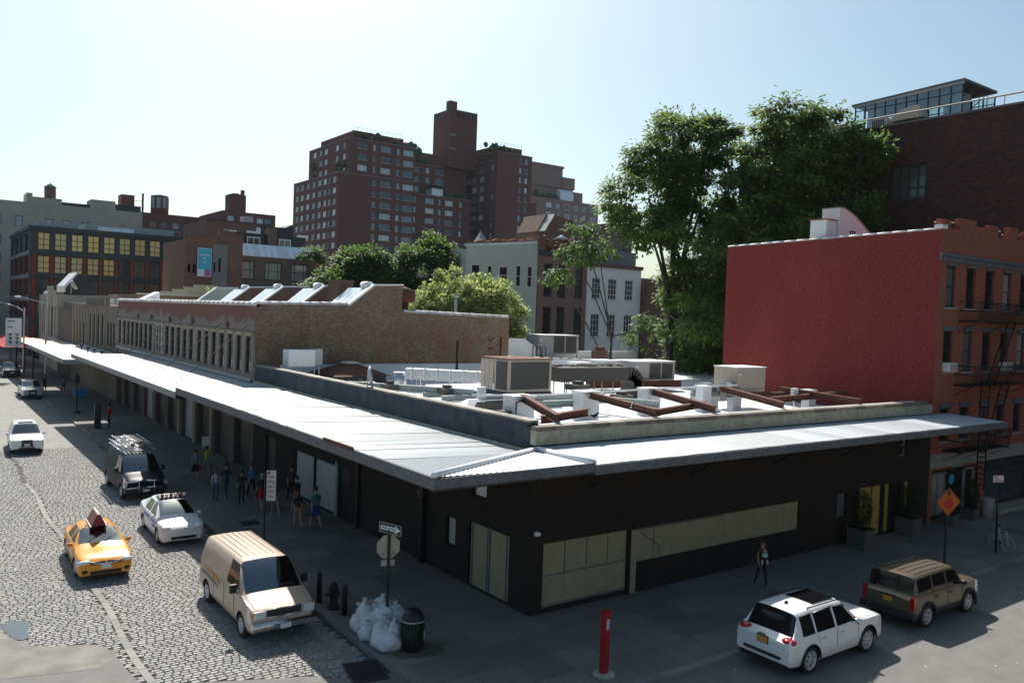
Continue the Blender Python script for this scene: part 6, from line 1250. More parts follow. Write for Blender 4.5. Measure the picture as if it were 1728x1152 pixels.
def wheel_meshes(Rw, tw, nsp, rimr):
    k = (Rw,tw,nsp,rimr)
    if k in WHC: return WHC[k]
    rot = Matrix.Rotation(R(90),3,'X'); b = MB(); b.lathe([(rimr,-tw/2+.01),(Rw-.03,-tw/2),(Rw,-tw/2+.03),(Rw,tw/2-.03),(Rw-.03,tw/2),(rimr,tw/2-.01)],(0,0,0),28,0,True,rot,False); ty = b.mesh('wheel',[M['rubber']])
    c = MB(); c.lathe([(rimr+.005,.02),(rimr+.005,tw/2-.005),(rimr-.02,tw/2-.005),(rimr-.03,.045)],(0,0,0),28,1,True,rot,False); c.lathe([(rimr,.0),(rimr-.01,.03),(0,.03)],(0,0,0),28,0,True,rot,False)
    for q in range(nsp):
        a = 2*math.pi*q/nsp; da = .1 if nsp > 6 else .16
        for s in ((-1,1) if nsp > 5 else (0,)):
            a2 = a+s*.13; c.obox((rimr*.52*math.cos(a2),-.075-.01,rimr*.52*math.sin(a2)),(rimr*.92,.03,rimr*(.12 if nsp>5 else .26)),0,1,0,-a2)
    c.lathe([(.07,.06),(.06,.1),(0,.1)],(0,0,0),12,1,True,rot); rm = c.mesh('rim',[M['black'],M['alloy']])
    WHC[k] = (ty, rm); return WHC[k]
def vehicle(name, label, cat, loc, rz, S, paint, glassm=None, seams=(), lamps=(0,1,'',''), wheel_=(.33,.22,7,.22), wb=(1.4,-1.38), track=None, trim=None, group=None, priv=None, lowtrim=False, caps=True):
    """S: stations front to rear, each (xlow, xtop, zb, zlow, zmid, zbelt, wl, wb_, [y4,z4,y5,z5,y6,z6,z7]) plus cell tags"""
    t = thing(name, label, cat, loc, rz, group)
    rows = []; tags = []
    for s in S: rows.append([(s[0],s[6]-.07,s[2]),(s[0],s[6],s[3]),(s[0],s[6]+.0,s[4]),(s[0],s[7],s[5]),(s[0]*(1-s[9])+s[1]*s[9],s[8][0],s[8][1]),(s[1],s[8][2],s[8][3]),(s[1],s[8][4],s[8][5]),(s[1]+s[10],0,s[8][6])]); tags.append(s[11])
    # refine
    NI, NJ = 3, 2; G = []; TG = []
    nS = len(rows)
    cut = {}   # seams as narrow cells
    for i in range(nS-1):
        ts = [k/NI for k in range(NI)]
        for tt in ts:
            G.append([pchip([r[j] for r in rows], tt, i) for j in range(8)]); TG.append((i,tt))
    G.append(rows[-1]); 
    G2 = []
    for r in G:
        q = []
        for j in range(7):
            for k in range(NJ): q.append(pchip(r, k/NJ, j))
        q.append(r[7]); G2.append(q)
    nI, nJ = len(G2), len(G2[0])
    mats = [paint, M['black'], glassm or M['carglass'], LAMP, TAIL, trim or M['dark'], priv or M['privacy']]
    V = []; F = []; MI = []
    L_ = [[0]*nJ for _ in range(nI)]; R_ = [[0]*nJ for _ in range(nI)]
    for a in range(nI):
        for j in range(nJ):
            p = G2[a][j]; L_[a][j] = len(V); V.append((p[0],p[1],p[2]))
            if j == nJ-1: R_[a][j] = L_[a][j]
            else: R_[a][j] = len(V); V.append((p[0],-p[1],p[2]))
    def mi(a, j):
        i = TG[a][0]; jj = j//NJ; tg = tags[i]
        m = tg.get(jj, 0) if isinstance(tg, dict) else 0
        if m == 0 and lowtrim and jj < 1: m = 5
        if m == 0 and jj == 0: m = 5 if lowtrim else 0
        return m
    for a in range(nI-1):
        for j in range(nJ-1):
            m = mi(a,j); F.append((L_[a][j],L_[a+1][j],L_[a+1][j+1],L_[a][j+1])); MI.append(m)
            F.append((R_[a][j],R_[a][j+1],R_[a+1][j+1],R_[a+1][j]) if j < nJ-2 else (R_[a][j],L_[a][j+1],L_[a+1][j+1],R_[a+1][j])); MI.append(m)
        F.append((L_[a][0],R_[a][0],R_[a+1][0],L_[a+1][0])); MI.append(1)
    for a, fl in ((0,False),(nI-1,True)):
        for j in range(nJ-1):
            q = [L_[a][j],L_[a][j+1],R_[a][j+1],R_[a][j]] if j < nJ-2 else [L_[a][j],L_[a][j+1],R_[a][j]]
            F.append(tuple(q[::-1] if fl else q)); MI.append(0)
    me = bpy.data.meshes.new('shell'); me.from_pydata(V,[],F); me.validate(); me.update()
    for m in mats: me.materials.append(m)
    me.polygons.foreach_set('material_index', MI)
    bmm = bmesh.new(); bmm.from_mesh(me); bmesh.ops.recalc_face_normals(bmm, faces=bmm.faces); bmm.to_mesh(me); bmm.free()
    ob = bpy.data.objects.new('tmpshell', me); C.objects.link(ob)
    Rw, tw, nsp, rimr = wheel_; Wd = max(s[6] for s in S)
    cb_ = MB()
    for x in wb:
        for sy in (1,-1):
            n_ = 26; y0, y1 = sy*(Wd-.42), sy*(Wd+.2); 
            cb_.tube((x,min(y0,y1),Rw-.0),(x,max(y0,y1),Rw),Rw+.065,n=n_)
    cm = cb_.mesh('cutter', [paint, M['black']]); cm.polygons.foreach_set('material_index',[1]*len(cm.polygons)); co = bpy.data.objects.new('tmpcut', cm); C.objects.link(co)
    md = ob.modifiers.new('b','BOOLEAN'); md.operation='DIFFERENCE'; md.solver='EXACT'; md.object = co
    dg = bpy.context.evaluated_depsgraph_get(); me2 = bpy.data.meshes.new_from_object(ob.evaluated_get(dg)); bpy.data.objects.remove(ob); bpy.data.objects.remove(co)
    if len(me2.polygons) < 50: me2 = me
    # split by material
    def part(nm, keep, shade=True):
        bm_ = bmesh.new(); bm_.from_mesh(me2); bmesh.ops.delete(bm_, geom=[f for f in bm_.faces if f.material_index not in keep], context='FACES')
        if not bm_.faces: bm_.free(); return None
        mm = bpy.data.meshes.new(nm); bm_.to_mesh(mm); bm_.free(); 
        for m in mats: mm.materials.append(m) if len(mm.materials) < len(mats) else None
        mm.polygons.foreach_set('use_smooth',[True]*len(mm.polygons)); 
        try: mm.set_sharp_from_angle(angle=R(38))
        except Exception: pass
        return link(nm, mm, t)
    part('body', {0,1,5})
    for nm, keep in (('window',{2,6}),('headlight',{3}),('tail_light',{4})):
        bm_ = bmesh.new(); bm_.from_mesh(me2); bmesh.ops.delete(bm_, geom=[f for f in bm_.faces if f.material_index not in keep], context='FACES'); seen = set(); isl = []
        for f in bm_.faces:
            if f.index in seen: continue
            st_ = [f]; seen.add(f.index); g_ = []
            while st_:
                q = st_.pop(); g_.append(q)
                for e in q.edges:
                    for h in e.link_faces:
                        if h.index not in seen: seen.add(h.index); st_.append(h)
            isl.append(g_)
        for g_ in isl:
            vi = {}; VV = []; FF = []
            for f in g_:
                for v_ in f.verts:
                    if v_.index not in vi: vi[v_.index] = len(VV); VV.append(tuple(v_.co))
                FF.append([vi[v_.index] for v_ in f.verts])
            cx = sum(p[0] for p in VV)/len(VV); cy = sum(p[1] for p in VV)/len(VV)
            nn = nm if nm != 'window' else ('side_window' if abs(cy) > .2 else 'windscreen' if cx > 0 else 'rear_window')
            mm = bpy.data.meshes.new(nn); mm.from_pydata(VV,[],FF); mm.materials.append(mats[g_[0].material_index]); mm.polygons.foreach_set('use_smooth',[True]*len(FF)); link(nn, mm, t)
        bm_.free()
    ty, rm = wheel_meshes(Rw,tw,nsp,rimr)
    for x in wb:
        for sy in (1,-1):
            o = link('wheel', ty, t, (x, sy*(Wd-tw/2-.015), Rw)); r_ = link('rim', rm, o); 
            if sy > 0: r_.rotation_euler = (0,0,R(180))
    def mirror(x,y,z,m=None):
        for sy in (1,-1): b = MB(); b.ball((x,sy*(y+.1),z),.1,10,0,(.7,1.25,.8)); b.tube((x,sy*(y-.08),z-.05),(x,sy*(y+.05),z-.02),.025,n=6); b.build('mirror', m or paint, t)
    return t, mirror
def bx(t, nm, m, x0,x1,y0,y1,z0,z1): b = MB(); b.box(x0,x1,y0,y1,z0,z1); return b.build(nm, m, t)
def cabin(t, x0, x1, w_, z0, zs, rows=2):
    bx(t,'dashboard',INNER,x0-.35,x0+.05,-w_,w_,z0,zs-.0)
    for k in range(rows):
        for sy in (-.38,.38): b = MB(); xx = x0-.95-k*.95; b.obox((xx,sy,zs-.05),(.14,.48,.62),0,0,0,-.2); b.obox((xx-.06,sy,zs+.33),(.1,.26,.18)); b.obox((xx+.25,sy,zs-.32),(.5,.5,.14)); b.build('seat', SEAT, t)
def seamline(t, pts):
    b = MB(); b.path(pts, .006, 4); b.build('door_seam', M['black'], t)

def st(xl,xt,zb,zl,zm,zbelt,wl,wbt,up,f4=0,bulge=0.0,tag_={}): return (xl,xt,zb,zl,zm,zbelt,wl,wbt,up,f4,bulge,tag_)
def sedan_stations(L=4.8,W=1.82,H=1.45,hood=.98,cowl=1.02,xc=.95,xrf=.15,xrr=-1.05,xd=-1.75,deck=1.08,nose=.72,tail=.95,belt=.94,zb=.2,hatch=False,wr=.56):
    w_ = W/2; a = L/2
    def hd(z,k=1): return [w_*.9*k,z+.02,w_*.72*k,z+.05,w_*.4*k,z+.065,z+.075]
    def rf(z): return [w_-.07,belt+.04,wr+.03,z-.1,wr-.12,z-.015,z+.01]
    G_ = {4:6}; 
    S = [st(a,a-.02,zb+.06,.38,.55,nose-.06,w_*.78,w_*.72,[w_*.66,nose-.02,w_*.5,nose,w_*.28,nose+.01,nose+.015],bulge=.03,tag_={}),
         st(a-.13,a-.16,zb,.36,.55,nose+.02,w_*.93,w_*.88,hd(nose+.02,.95),bulge=.02,tag_={2:3}),
         st(a-.45,a-.5,zb-.02,.36,.6,nose+.1,w_*.99,w_*.95,hd(nose+.11),tag_={}),
         st(a-1.0,a-1.0,zb-.02,.36,.62,hood-.1,w_,w_*.965,hd(hood-.09),tag_={}),
         st(xc+.02,xc,zb-.02,.36,.62,belt-.01,w_,w_*.965,[w_-.1,cowl-.04,w_-.17,cowl-.01,w_*.5,cowl+.02,cowl+.03],tag_={5:2,6:2}),
         st(xc-.14,xrf,zb-.02,.36,.62,belt,w_,w_-.035,rf(H),f4=.12,tag_=G_),
         st(-.12,-.2,zb-.02,.36,.62,belt,w_,w_-.035,rf(H+.01),tag_={}),
         st(-.24,-.3,zb-.02,.36,.62,belt+.005,w_,w_-.035,rf(H+.01),tag_=G_),
         st(xrr-.0,xrr+.1,zb-.02,.36,.62,belt+.02,w_,w_-.035,rf(H-.01),tag_={}),
         st(xrr-.22,xrr-.12,zb-.02,.36,.63,belt+.03,w_,w_-.04,rf(H-.05),tag_={5:2,6:2}),
         st(xd,xd,zb,.38,.65,deck-.07,w_*.99,w_*.94,[w_*.86,deck-.02,w_*.68,deck+.02,w_*.4,deck+.035,deck+.04],tag_={}),
         st(-a+.22,-a+.25,zb+.02,.4,.68,tail-.03,w_*.95,w_*.9,[w_*.82,tail+.03,w_*.66,tail+.05,w_*.38,tail+.06,tail+.065],tag_={2:4}),
         st(-a+.03,-a+.06,zb+.08,.42,.66,tail-.08,w_*.84,w_*.8,[w_*.72,tail-.02,w_*.58,tail,w_*.3,tail+.01,tail+.01],tag_={})]
    return S
def wagon_stations(L,W,H,nose,hood,cowl,xc,xrf,belt,zb=.26,wr=.68,xrr=None,pill=((-.1,-.2),(-1.05,-1.15)),zlow=.48,priv=6,rear=.35,top=0.0,tail=3.0,van=False,sidewin=True,rearw=.08):
    w_ = W/2; a = L/2; xrr = -a+rear
    def hd(z,k=1): return [w_*.92*k,z,w_*.8*k,z+.04,w_*.45*k,z+.055,z+.06]
    def rf(z): return [w_-.05,belt+.04,wr+.02,z-.1,wr-.1,z-.012,z+.015]
    sg = {}; sp = {4:priv} if sidewin else {}
    S = [st(a,a-.02,zb+.1,.45,.62,nose-.06,w_*.84,w_*.8,[w_*.76,nose-.02,w_*.6,nose,w_*.3,nose+.01,nose+.015],bulge=.02),
         st(a-.12,a-.14,zb+.02,.42,.62,nose+.0,w_*.95,w_*.92,hd(nose,.97),tag_={2:3}),
         st(a-.42,a-.42,zb,zlow,.66,nose+.08,w_*.99,w_*.96,hd(nose+.08)),
         st((a-.5+xc)/2,(a-.5+xc)/2,zb,zlow,.7,hood-.04,w_,w_*.975,hd(hood-.03)),
         st(xc+.02,xc,zb,zlow,.7,belt-.01,w_,w_*.975,[w_-.07,cowl-.03,w_-.13,cowl,w_*.5,cowl+.025,cowl+.03],tag_={5:2,6:2}),
         st(xc-.16,xrf,zb,zlow,.7,belt,w_,w_-.03,rf(H-.02),f4=.12,tag_={4:6}),
         st(pill[0][0],pill[0][0],zb,zlow,.7,belt,w_,w_-.03,rf(H),tag_={}),
         st(pill[0][1],pill[0][1],zb,zlow,.7,belt,w_,w_-.03,rf(H),tag_=sp)]
    for (p0,p1) in pill[1:]:
        S += [st(p0,p0,zb,zlow,.7,belt,w_,w_-.03,rf(H),tag_={}), st(p1,p1,zb,zlow,.7,belt,w_,w_-.03,rf(H-.005),tag_=sp)]
    S += [st(xrr-.02,xrr+.05,zb,zlow,.7,belt+.01,w_,w_-.035,rf(H-.03),f4=.2,tag_={}),
          st(xrr-.1,xrr-.05,zb,.5,.7,belt+.01,w_*.99,w_-.05,rf(H-.05),f4=.3,tag_={5:priv,6:priv}),
          st(-a+.1,-a+rearw+.06,zb+.04,.5,.72,belt-.02,w_*.97,w_*.93,[w_*.88,belt+.01,w_*.8,belt+.02,w_*.5,belt+.03,belt+.035],tag_={}),
          st(-a+.02,-a+.02,zb+.1,.5,.7,belt-.14,w_*.92,w_*.9,[w_*.86,belt-.1,w_*.7,belt-.09,w_*.4,belt-.08,belt-.08])]
    return S
ZC = ZR+.012
# --- taxi
PY = carpaint('taxi_yellow', (.78,.3,.012)); PW = carpaint('car_white', (.74,.75,.76)); PT = carpaint('van_tan', (.5,.38,.29), .0, .45); PB = carpaint('van_navy', (.008,.012,.03), .0, .35, .04, .0)
PS = carpaint('car_silver', (.55,.56,.57), .5); PK = carpaint('car_black', (.01,.011,.013)); PG = carpaint('suv_khaki', (.16,.125,.085), .35, .35)
t, mir = vehicle('taxi', 'yellow taxi with maroon rooftop advert driving down the cobbles', 'taxi', (5.86,34.15,ZC), R(-90-2), sedan_stations(), PY, wheel_=(.33,.21,7,.21), wb=(1.4,-1.38)); mir(.72,.88,.98)
cabin(t,.9,0,.75,.5,.93)
b = MB(); b.prism([(2.40,.60),(2.40,.72),(2.28,.75),(2.28,.60)],-.5,.5,'y'); b.build('grille', M['dark'], t)
b = MB(); b.path([(2.12,-.86,.74),(2.33,-.6,.69),(2.425,-.25,.655),(2.435,0,.64),(2.425,.25,.655),(2.33,.6,.69),(2.12,.86,.74)],.028,6); b.build('chrome_grille_bar', M['chrome'], t)
b = MB(); b.ball((2.44,0,.67),.05,10); b.build('badge', M['chrome'], t)
for sy in (-1,1): b = MB(); b.ball((2.29,sy*.67,.70),.22,12,0,(.6,1.05,.36)); b.build('headlight', LAMP, t); b = MB(); b.ball((2.36,sy*.66,.4),.12,8,0,(.5,1,.9)); b.build('fog_lamp_recess', M['black'], t)
bx(t,'lower_grille',M['black'],2.25,2.42,-.5,.5,.28,.4); bx(t,'licence_plate',PLATE,2.42,2.44,-.16,.16,.46,.62)
b = MB(); b.prism([(-.26,1.5),(.26,1.5),(.06,1.92),(-.06,1.92)],-.75,.45,'x'); o = b.build('roof_advert', mat('advert_maroon',(.16,.02,.025),.4,var=.3,scale=3), t); 
b = MB(); b.box(-.8,.5,-.29,-.24,1.46,1.52); b.box(-.8,.5,.24,.29,1.46,1.52); b.box(-.76,.46,-.03,.03,1.92,1.95); b.build('advert_frame', M['hvac'], o)
for sy in (-.42,.42): bx(t,'advert_mount',M['dark'],-.05,.02,min(sy*.7,sy),max(sy*.7,sy),1.47,1.49)
b = MB(); [b.tube((.0+.96,y,1.06),(.55,y+.5,1.24),.008,n=4) for y in (-.45,.15)]; b.build('wiper', M['black'], t)
for sy in (-1,1):
    seamline(t,[(.98,sy*.915,.4),(1.0,sy*.905,.9)]); seamline(t,[(-.18,sy*.915,.4),(-.18,sy*.9,.92)]); seamline(t,[(-1.0,sy*.915,.55),(-1.2,sy*.9,.95)]); b = MB(); b.box(-.95,1.0,sy*.917-.004,sy*.917+.004,.42,.47); b.build('sill_trim', M['dark'], t)
    for x in (-.1,-1.0): b = MB(); b.tube((x,sy*.92,.84),(x+.18,sy*.92,.85),.014,n=6); b.build('door_handle', PY, t)
# --- police hatchback
t, mir = vehicle('police_car', 'white police hatchback with red and white roof lights and blue stripes', 'police car', (9.27,37.1,ZC), R(-90-1), sedan_stations(L=4.46,W=1.75,H=1.49,hood=.96,cowl=1.05,xc=1.12,xrf=.2,xrr=-1.2,xd=-2.0,deck=1.12,nose=.74,tail=1.05,wr=.54), PW, wheel_=(.315,.2,5,.19), wb=(1.35,-1.35)); mir(.86,.85,1.0)
cabin(t,1.05,0,.7,.5,.95)
for sy in (-1,1):
    b = MB(); b.ball((2.08,sy*.64,.76),.21,12,0,(.75,.9,.38)); b.build('headlight', LAMP, t); b = MB(); b.box(2.02,2.14,sy*.7-.06,sy*.7+.06,.36,.56); b.build('fog_lamp', M['dark'], t)
    b = MB(); b.box(-1.1,1.15,sy*.882-.003,sy*.882+.003,.74,.83); b.box(.5,1.0,sy*.883-.003,sy*.883+.003,.55,.66); b.build('blue_stripe', mat('police_blue',(.03,.06,.4),.4), t)
bx(t,'lower_grille',M['black'],2.1,2.235,-.5,.5,.3,.42); bx(t,'grille',M['black'],2.14,2.215,-.42,.42,.66,.7); bx(t,'licence_plate',PLATE,2.22,2.25,-.17,.17,.49,.62); b = MB(); b.ball((2.2,0,.7),.07,10); b.build('badge', M['chrome'], t)
bx(t,'light_bar_base',M['dark'],-.2,.02,-.56,.56,1.51,1.55)
for k in range(7): yy = -.54+k*.18; b = MB(); b.ball((-.09,yy,1.63),.085,10,0,(1.1,.95,1)); b.build('beacon', M['redenamel'] if k in (1,3,5) else M['signwhite'], t)
text('POLICE', .2, mat('police_text',(.03,.06,.4),.4), t, (1.78,0,.93), (R(-8)+0,0,R(90)))
# --- tan cargo van
def van_st(L=5.4,W=2.0,H=2.06):
    return wagon_stations(L,W,H,nose=1.02,hood=1.2,cowl=1.27,xc=1.8,xrf=.98,belt=1.24,zb=.32,wr=.74,pill=((.25,.1),),zlow=.5,rear=.25,sidewin=False,rearw=.05)
t, mir = vehicle('cargo_van', 'tan cargo van with papers on the dashboard and ribbed roof, nearest in the street', 'van', (9.13,26.15,ZC), R(-90), van_st(), PT, wheel_=(.36,.24,6,.22), wb=(1.78,-1.72))
def vanface(t, mm):
    bx(t,'grille',M['dark'],2.62,2.715,-.52,.52,.82,1.0); b = MB(); b.path([(2.72,-.54,.8),(2.73,-.58,.91),(2.72,-.54,1.02),(2.73,0,1.03),(2.72,.54,1.02),(2.73,.58,.91),(2.72,.54,.8),(2.73,0,.79),(2.72,-.54,.8)],.02,6); b.build('grille_surround', M['chrome'], t)
    for sy in (-1,1): bx(t,'headlight',LAMP,2.6,2.715,sy*.76-.17,sy*.76+.17,.78,1.0); bx(t,'side_marker',AMBER,2.5,2.68,sy*.93-.03,sy*.93+.03,.78,1.0)
    b = MB(); b.prism([(2.66,.42),(2.84,.46),(2.86,.62),(2.8,.68),(2.66,.68)],-.98,.98,'y'); b.build('bumper', mm, t); bx(t,'licence_plate',PLATE,2.86,2.875,-.16,.16,.46,.6)
    for sy in (-1,1): b = MB(); b.box(1.35,1.45,sy*1.12-.1,sy*1.12+.1,1.25,1.5); b.tube((1.5,sy*.97,1.25),(1.42,sy*1.1,1.28),.02); b.build('mirror', M['black'], t)
vanface(t, M['chrome']); cabin(t,1.72,0,.85,.6,1.2,1)
for k in range(7): b = MB(); b.box(-2.3,.6,-.6+k*.2,-.588+k*.2,2.062,2.078); b.build('roof_rib', M['groove'], t)
for q,(x,y,s,a) in enumerate(((1.62,-.55,.3,.2),(1.66,-.15,.24,-.5),(1.6,.2,.3,.3),(1.64,.55,.26,.1))): b = MB(); b.obox((x-.08,y,1.285+.012*q),(.3,s,.03),a,0,0,-.1); b.build('dashboard_paper', M['signwhite'] if q else M['tan'], t)
for sy in (-1,1):
    seamline(t,[(1.15,sy*1.003,.5),(1.1,sy*1.003,1.2)]); seamline(t,[(.15,sy*1.003,.5),(.15,sy*1.003,1.25)]); seamline(t,[(-.9,sy*1.003,.5),(-.9,sy*1.003,1.2)])
# side decal: faded orange swoosh and red dab
b = MB(); b.prism([(-1.9,1.16),(-1.4,1.22),(-.5,1.12),(-.3,1.0),(-.8,1.0),(-1.5,1.1)],-1.004,-.99,'y'); b.build('orange_decal', mat('decal_orange',(.5,.2,.03),.5,var=.4,scale=5), t)
b = MB(); b.prism([(-2.3,1.0),(-1.3,.98),(-.4,.9),(-.4,.86),(-1.6,.9),(-2.3,.9)],-1.004,-.99,'y'); b.build('grey_decal', M['greywall'], t)
b = MB(); [b.tube((1.75,y,1.3),(1.55,y+.55,1.45),.01,n=4) for y in (-.6,.1)]; b.build('wiper', M['black'], t)
# --- navy van with roof rack
t, mir = vehicle('roof_rack_van', 'navy blue van with bull bar and a pile of ladders on its roof rack', 'van', (9.72,46.6,ZC), R(-90), van_st(5.5), PB, wheel_=(.37,.24,5,.22), wb=(1.85,-1.8), lowtrim=True)
vanface(t, M['dark']); cabin(t,1.72,0,.85,.6,1.2,1)
b = MB(); b.path([(2.95,-.95,1.0),(2.98,0,1.04),(2.95,.95,1.0)],.028,6); b.path([(2.95,-.95,.7),(2.98,0,.72),(2.95,.95,.7)],.028,6)
for y in (-.35,.35): b.tube((2.96,y,1.02),(2.96,y,.4),.028,n=6)
for sy in (-.95,.95): b.path([(2.95,sy,.7),(2.95,sy,1.0)],.025,6)
b.build('bull_bar', M['chrome'], t)
for k in range(7): bx(t,'roof_rib',M['hvac'],-2.1,1.0,-.6+k*.19,-.55+k*.19,2.07,2.1)
def rackbar(nm, m, p, q, r=.022): b = MB(); b.tube(p,q,r,n=6); b.build(nm, m, t)
rgv = random.Random(3)
for k in range(9): x = -2.2+k*.38; rackbar('rack_bar', M['steel'], (x,-.8,2.22),(x,.8,2.22))
for sy in (-.8,.8): rackbar('rack_rail', M['steel'], (-2.3,sy,2.22),(1.0,sy,2.22)); rackbar('rack_rail', M['steel'], (-2.3,sy,2.42),(.4,sy,2.42),.018)
for L0,(yy,zz) in enumerate(((-.45,2.34),(.1,2.34),(.5,2.36),(-.2,2.5))):
    b = MB()
    for dy in (-.2,.2): b.tube((-2.4,yy+dy,zz),(.5-.3*L0,yy+dy,zz+.02),.022,n=5)
    for q in range(10): x = -2.3+q*.28; b.tube((x,yy-.2,zz),(x,yy+.2,zz),.014,n=4)
    o = thing('ladder', ['aluminium ladder lying lowest on the left of the van rack','aluminium ladder in the middle of the van rack','aluminium ladder along the right edge of the van rack','topmost aluminium ladder on the van rack'][L0], 'ladder', (9.72,46.6,ZC), R(-90), 'ladders on the navy van'); b.build('ladder_frame', M['alloy'], o)
b = MB()
for q_ in range(7): b.tube((-1.9+q_*.35,-.7,2.6),(-1.9+q_*.35,.55,2.6),.02,n=5)
for yy in (-.7,-.1,.55): b.tube((-2.2,yy,2.62),(.5,yy,2.62),.025,n=5); b.tube((-2.0,yy,2.2),(-2.0,yy,2.62),.02,n=5); b.tube((.3,yy,2.2),(.3,yy,2.62),.02,n=5)
b.build('upper_rack', M['alloy'], t)
for q,(x,y) in enumerate(((.1,-.1),(.3,.45),(-.4,.35))): o = thing('gas_lamp_unit', ['rusty round lamp at the middle front of the van rack','rusty round lamp at the right front of the van rack','rusty round lamp behind the others on the van rack'][q], 'lamp', (9.72+y,46.6-x,ZC), R(-90)); b = MB(); b.lathe([(.08,2.3),(.1,2.38),(.05,2.46),(0,2.5)],(0,0,0),10); b.build('lamp_body', M['terracotta'], o)
# --- white suv coming
SUVST = lambda L=4.8,W=1.89,H=1.72,**k: wagon_stations(L,W,H,nose=.92,hood=1.08,cowl=1.12,xc=1.0,xrf=.32,belt=1.06,zb=.28,wr=.66,**k)
def suvface(t, L, big=True):
    a = L/2
    for sy in (-1,1): b = MB(); b.ball((a-.16,sy*.68,.86),.2,12,0,(.6,1,.45)); b.build('headlight', LAMP, t); b = MB(); b.ball((a-.12,sy*.68,.46),.11,8,0,(.6,1,.9)); b.build('fog_lamp_recess', M['black'], t)
    bx(t,'grille',M['dark'],a-.1,a+.012,-.32,.32,.5,.92); bx(t,'lower_grille',M['black'],a-.1,a+.02,-.45,.45,.34,.46); bx(t,'licence_plate',PLATE,a+.02,a+.035,-.16,.16,.56,.7)
t, mir = vehicle('white_suv', 'white sport utility car with sunroof driving down the far left of the street', 'car', (6.33,62.35,ZC), R(-90-3), SUVST(), PW, wheel_=(.37,.24,5,.25), wb=(1.4,-1.35), priv=M['privacy']); mir(.75,.92,1.12); suvface(t,4.8); cabin(t,.95,0,.75,.5,1.05)
bx(t,'sunroof',M['privacy'],-.35,.15,-.42,.42,1.735,1.745); b = MB(); b.path([(2.41,-.34,.48),(2.42,-.28,.94),(2.42,.28,.94),(2.41,.34,.48)],.018,6); b.build('grille_surround', M['chrome'], t)
t, mir = vehicle('silver_suv', 'silver sport utility car parked at the kerb beyond the canopy shadow', 'car', (10.02,95.2,ZC), R(-90), SUVST(4.6,1.83,1.66), PS, wheel_=(.35,.23,5,.23), wb=(1.33,-1.33), priv=M['privacy']); mir(.75,.9,1.1); suvface(t,4.6); cabin(t,.95,0,.75,.5,1.05)
t, mir = vehicle('black_minivan', 'black car with bright windscreen behind the silver one', 'car', (10.5,120.8,ZC), R(-90), SUVST(4.9,1.95,1.75), PK, wheel_=(.35,.23,5,.23), wb=(1.4,-1.4), priv=M['privacy']); mir(.75,.92,1.12); suvface(t,4.9)
t, mir = vehicle('delivery_van', 'tall white delivery van with a small red mark, farthest left in the street', 'van', (8.9,131,ZC), R(-90), van_st(5.6,2.05,2.7), PW, wheel_=(.36,.24,6,.22), wb=(1.85,-1.8)); vanface(t, M['dark']); b = MB(); b.ball((1.4,0,2.35),.3,10,0,(.1,1.6,.5)); b.build('red_logo', M['signred'], t)
t, mir = vehicle('dark_sedan', 'dark saloon parked in shade at the far end of the street', 'car', (6.6,150,ZC), R(-90), sedan_stations(), PK, wheel_=(.33,.21,7,.21)); 
# --- white suv on the right
L = 4.82
t, mir = vehicle('parked_white_suv', 'white sport utility car with dark panoramic roof parked on the right street', 'car', (22.32,14.55,ZC), R(0), wagon_stations(L,1.94,1.74,nose=.98,hood=1.1,cowl=1.14,xc=1.02,xrf=.38,belt=1.08,zb=.3,wr=.68,pill=((-.12,-.22),(-1.12,-1.2)),zlow=.52,rear=.62,rearw=.26), PW, wheel_=(.385,.25,7,.27), wb=(1.5,-1.42), priv=M['privacy']); mir(.72,.93,1.14,M['chrome']); suvface(t,L); cabin(t,1.0,0,.78,.55,1.05)
a = L/2
def rearkit(t, a, w_, plate, z, lampm=True, tz=1.0, big=False):
    bx(t,'licence_plate',plate,-a-.035,-a-.012,-.16,.16,z,z+.16); bx(t,'plate_recess',M['dark'],-a-.014,-a+.05,-.2,.2,z-.03,z+.19)
bx(t,'sunroof',M['privacy'],-.75,.3,-.47,.47,1.752,1.768)
for sy in (-1,1):
    b = MB(); b.tube((.3,sy*.63,1.76),(-1.25,sy*.64,1.77),.02,n=6); b.tube((.3,sy*.63,1.72),(.26,sy*.63,1.76),.02,n=6); b.tube((-1.25,sy*.64,1.72),(-1.2,sy*.64,1.77),.02,n=6); b.build('roof_rail', M['black'], t)
    b = MB(); b.ball((-a+.21,sy*.75,1.02),.2,12,0,(.95,1.15,.5)); b.build('tail_light', TAIL, t); b = MB(); b.ball((-a+.1,sy*.78,.42),.1,8,0,(.5,1.1,.5)); b.build('reflector', M['redenamel'], t)
    seamline(t,[(.95,sy*.973,.52),(.93,sy*.968,1.06)]); seamline(t,[(-.17,sy*.973,.52),(-.17,sy*.966,1.08)]); seamline(t,[(-1.0,sy*.973,.8),(-1.16,sy*.966,1.08)])
    for x in (-.05,-.98): b = MB(); b.tube((x,sy*.985,.93),(x+.2,sy*.985,.94),.016,n=6); b.build('door_handle', M['chrome'], t)
    for x,rr in ((1.5,.46),(-1.42,.46)):
        b = MB(); b.path([(x+rr*math.cos(R(q)),sy*.975,.385+rr*math.sin(R(q))) for q in range(-10,191,20)],.022,5); b.build('arch_trim', M['black'], t)
    b = MB(); b.path([(.88,sy*.955,1.13),(.35,sy*.74,1.62),(-.2,sy*.72,1.66),(-1.2,sy*.72,1.63)],.012,5); b.build('window_chrome', M['chrome'], t)
bx(t,'rear_bumper_trim',M['dark'],-a-.03,-a+.08,-.62,.62,.5,.58); bx(t,'lower_valance',M['black'],-a+.02,-a+.3,-.8,.8,.28,.4); rearkit(t,a-.03,0,PLATEY,.82)
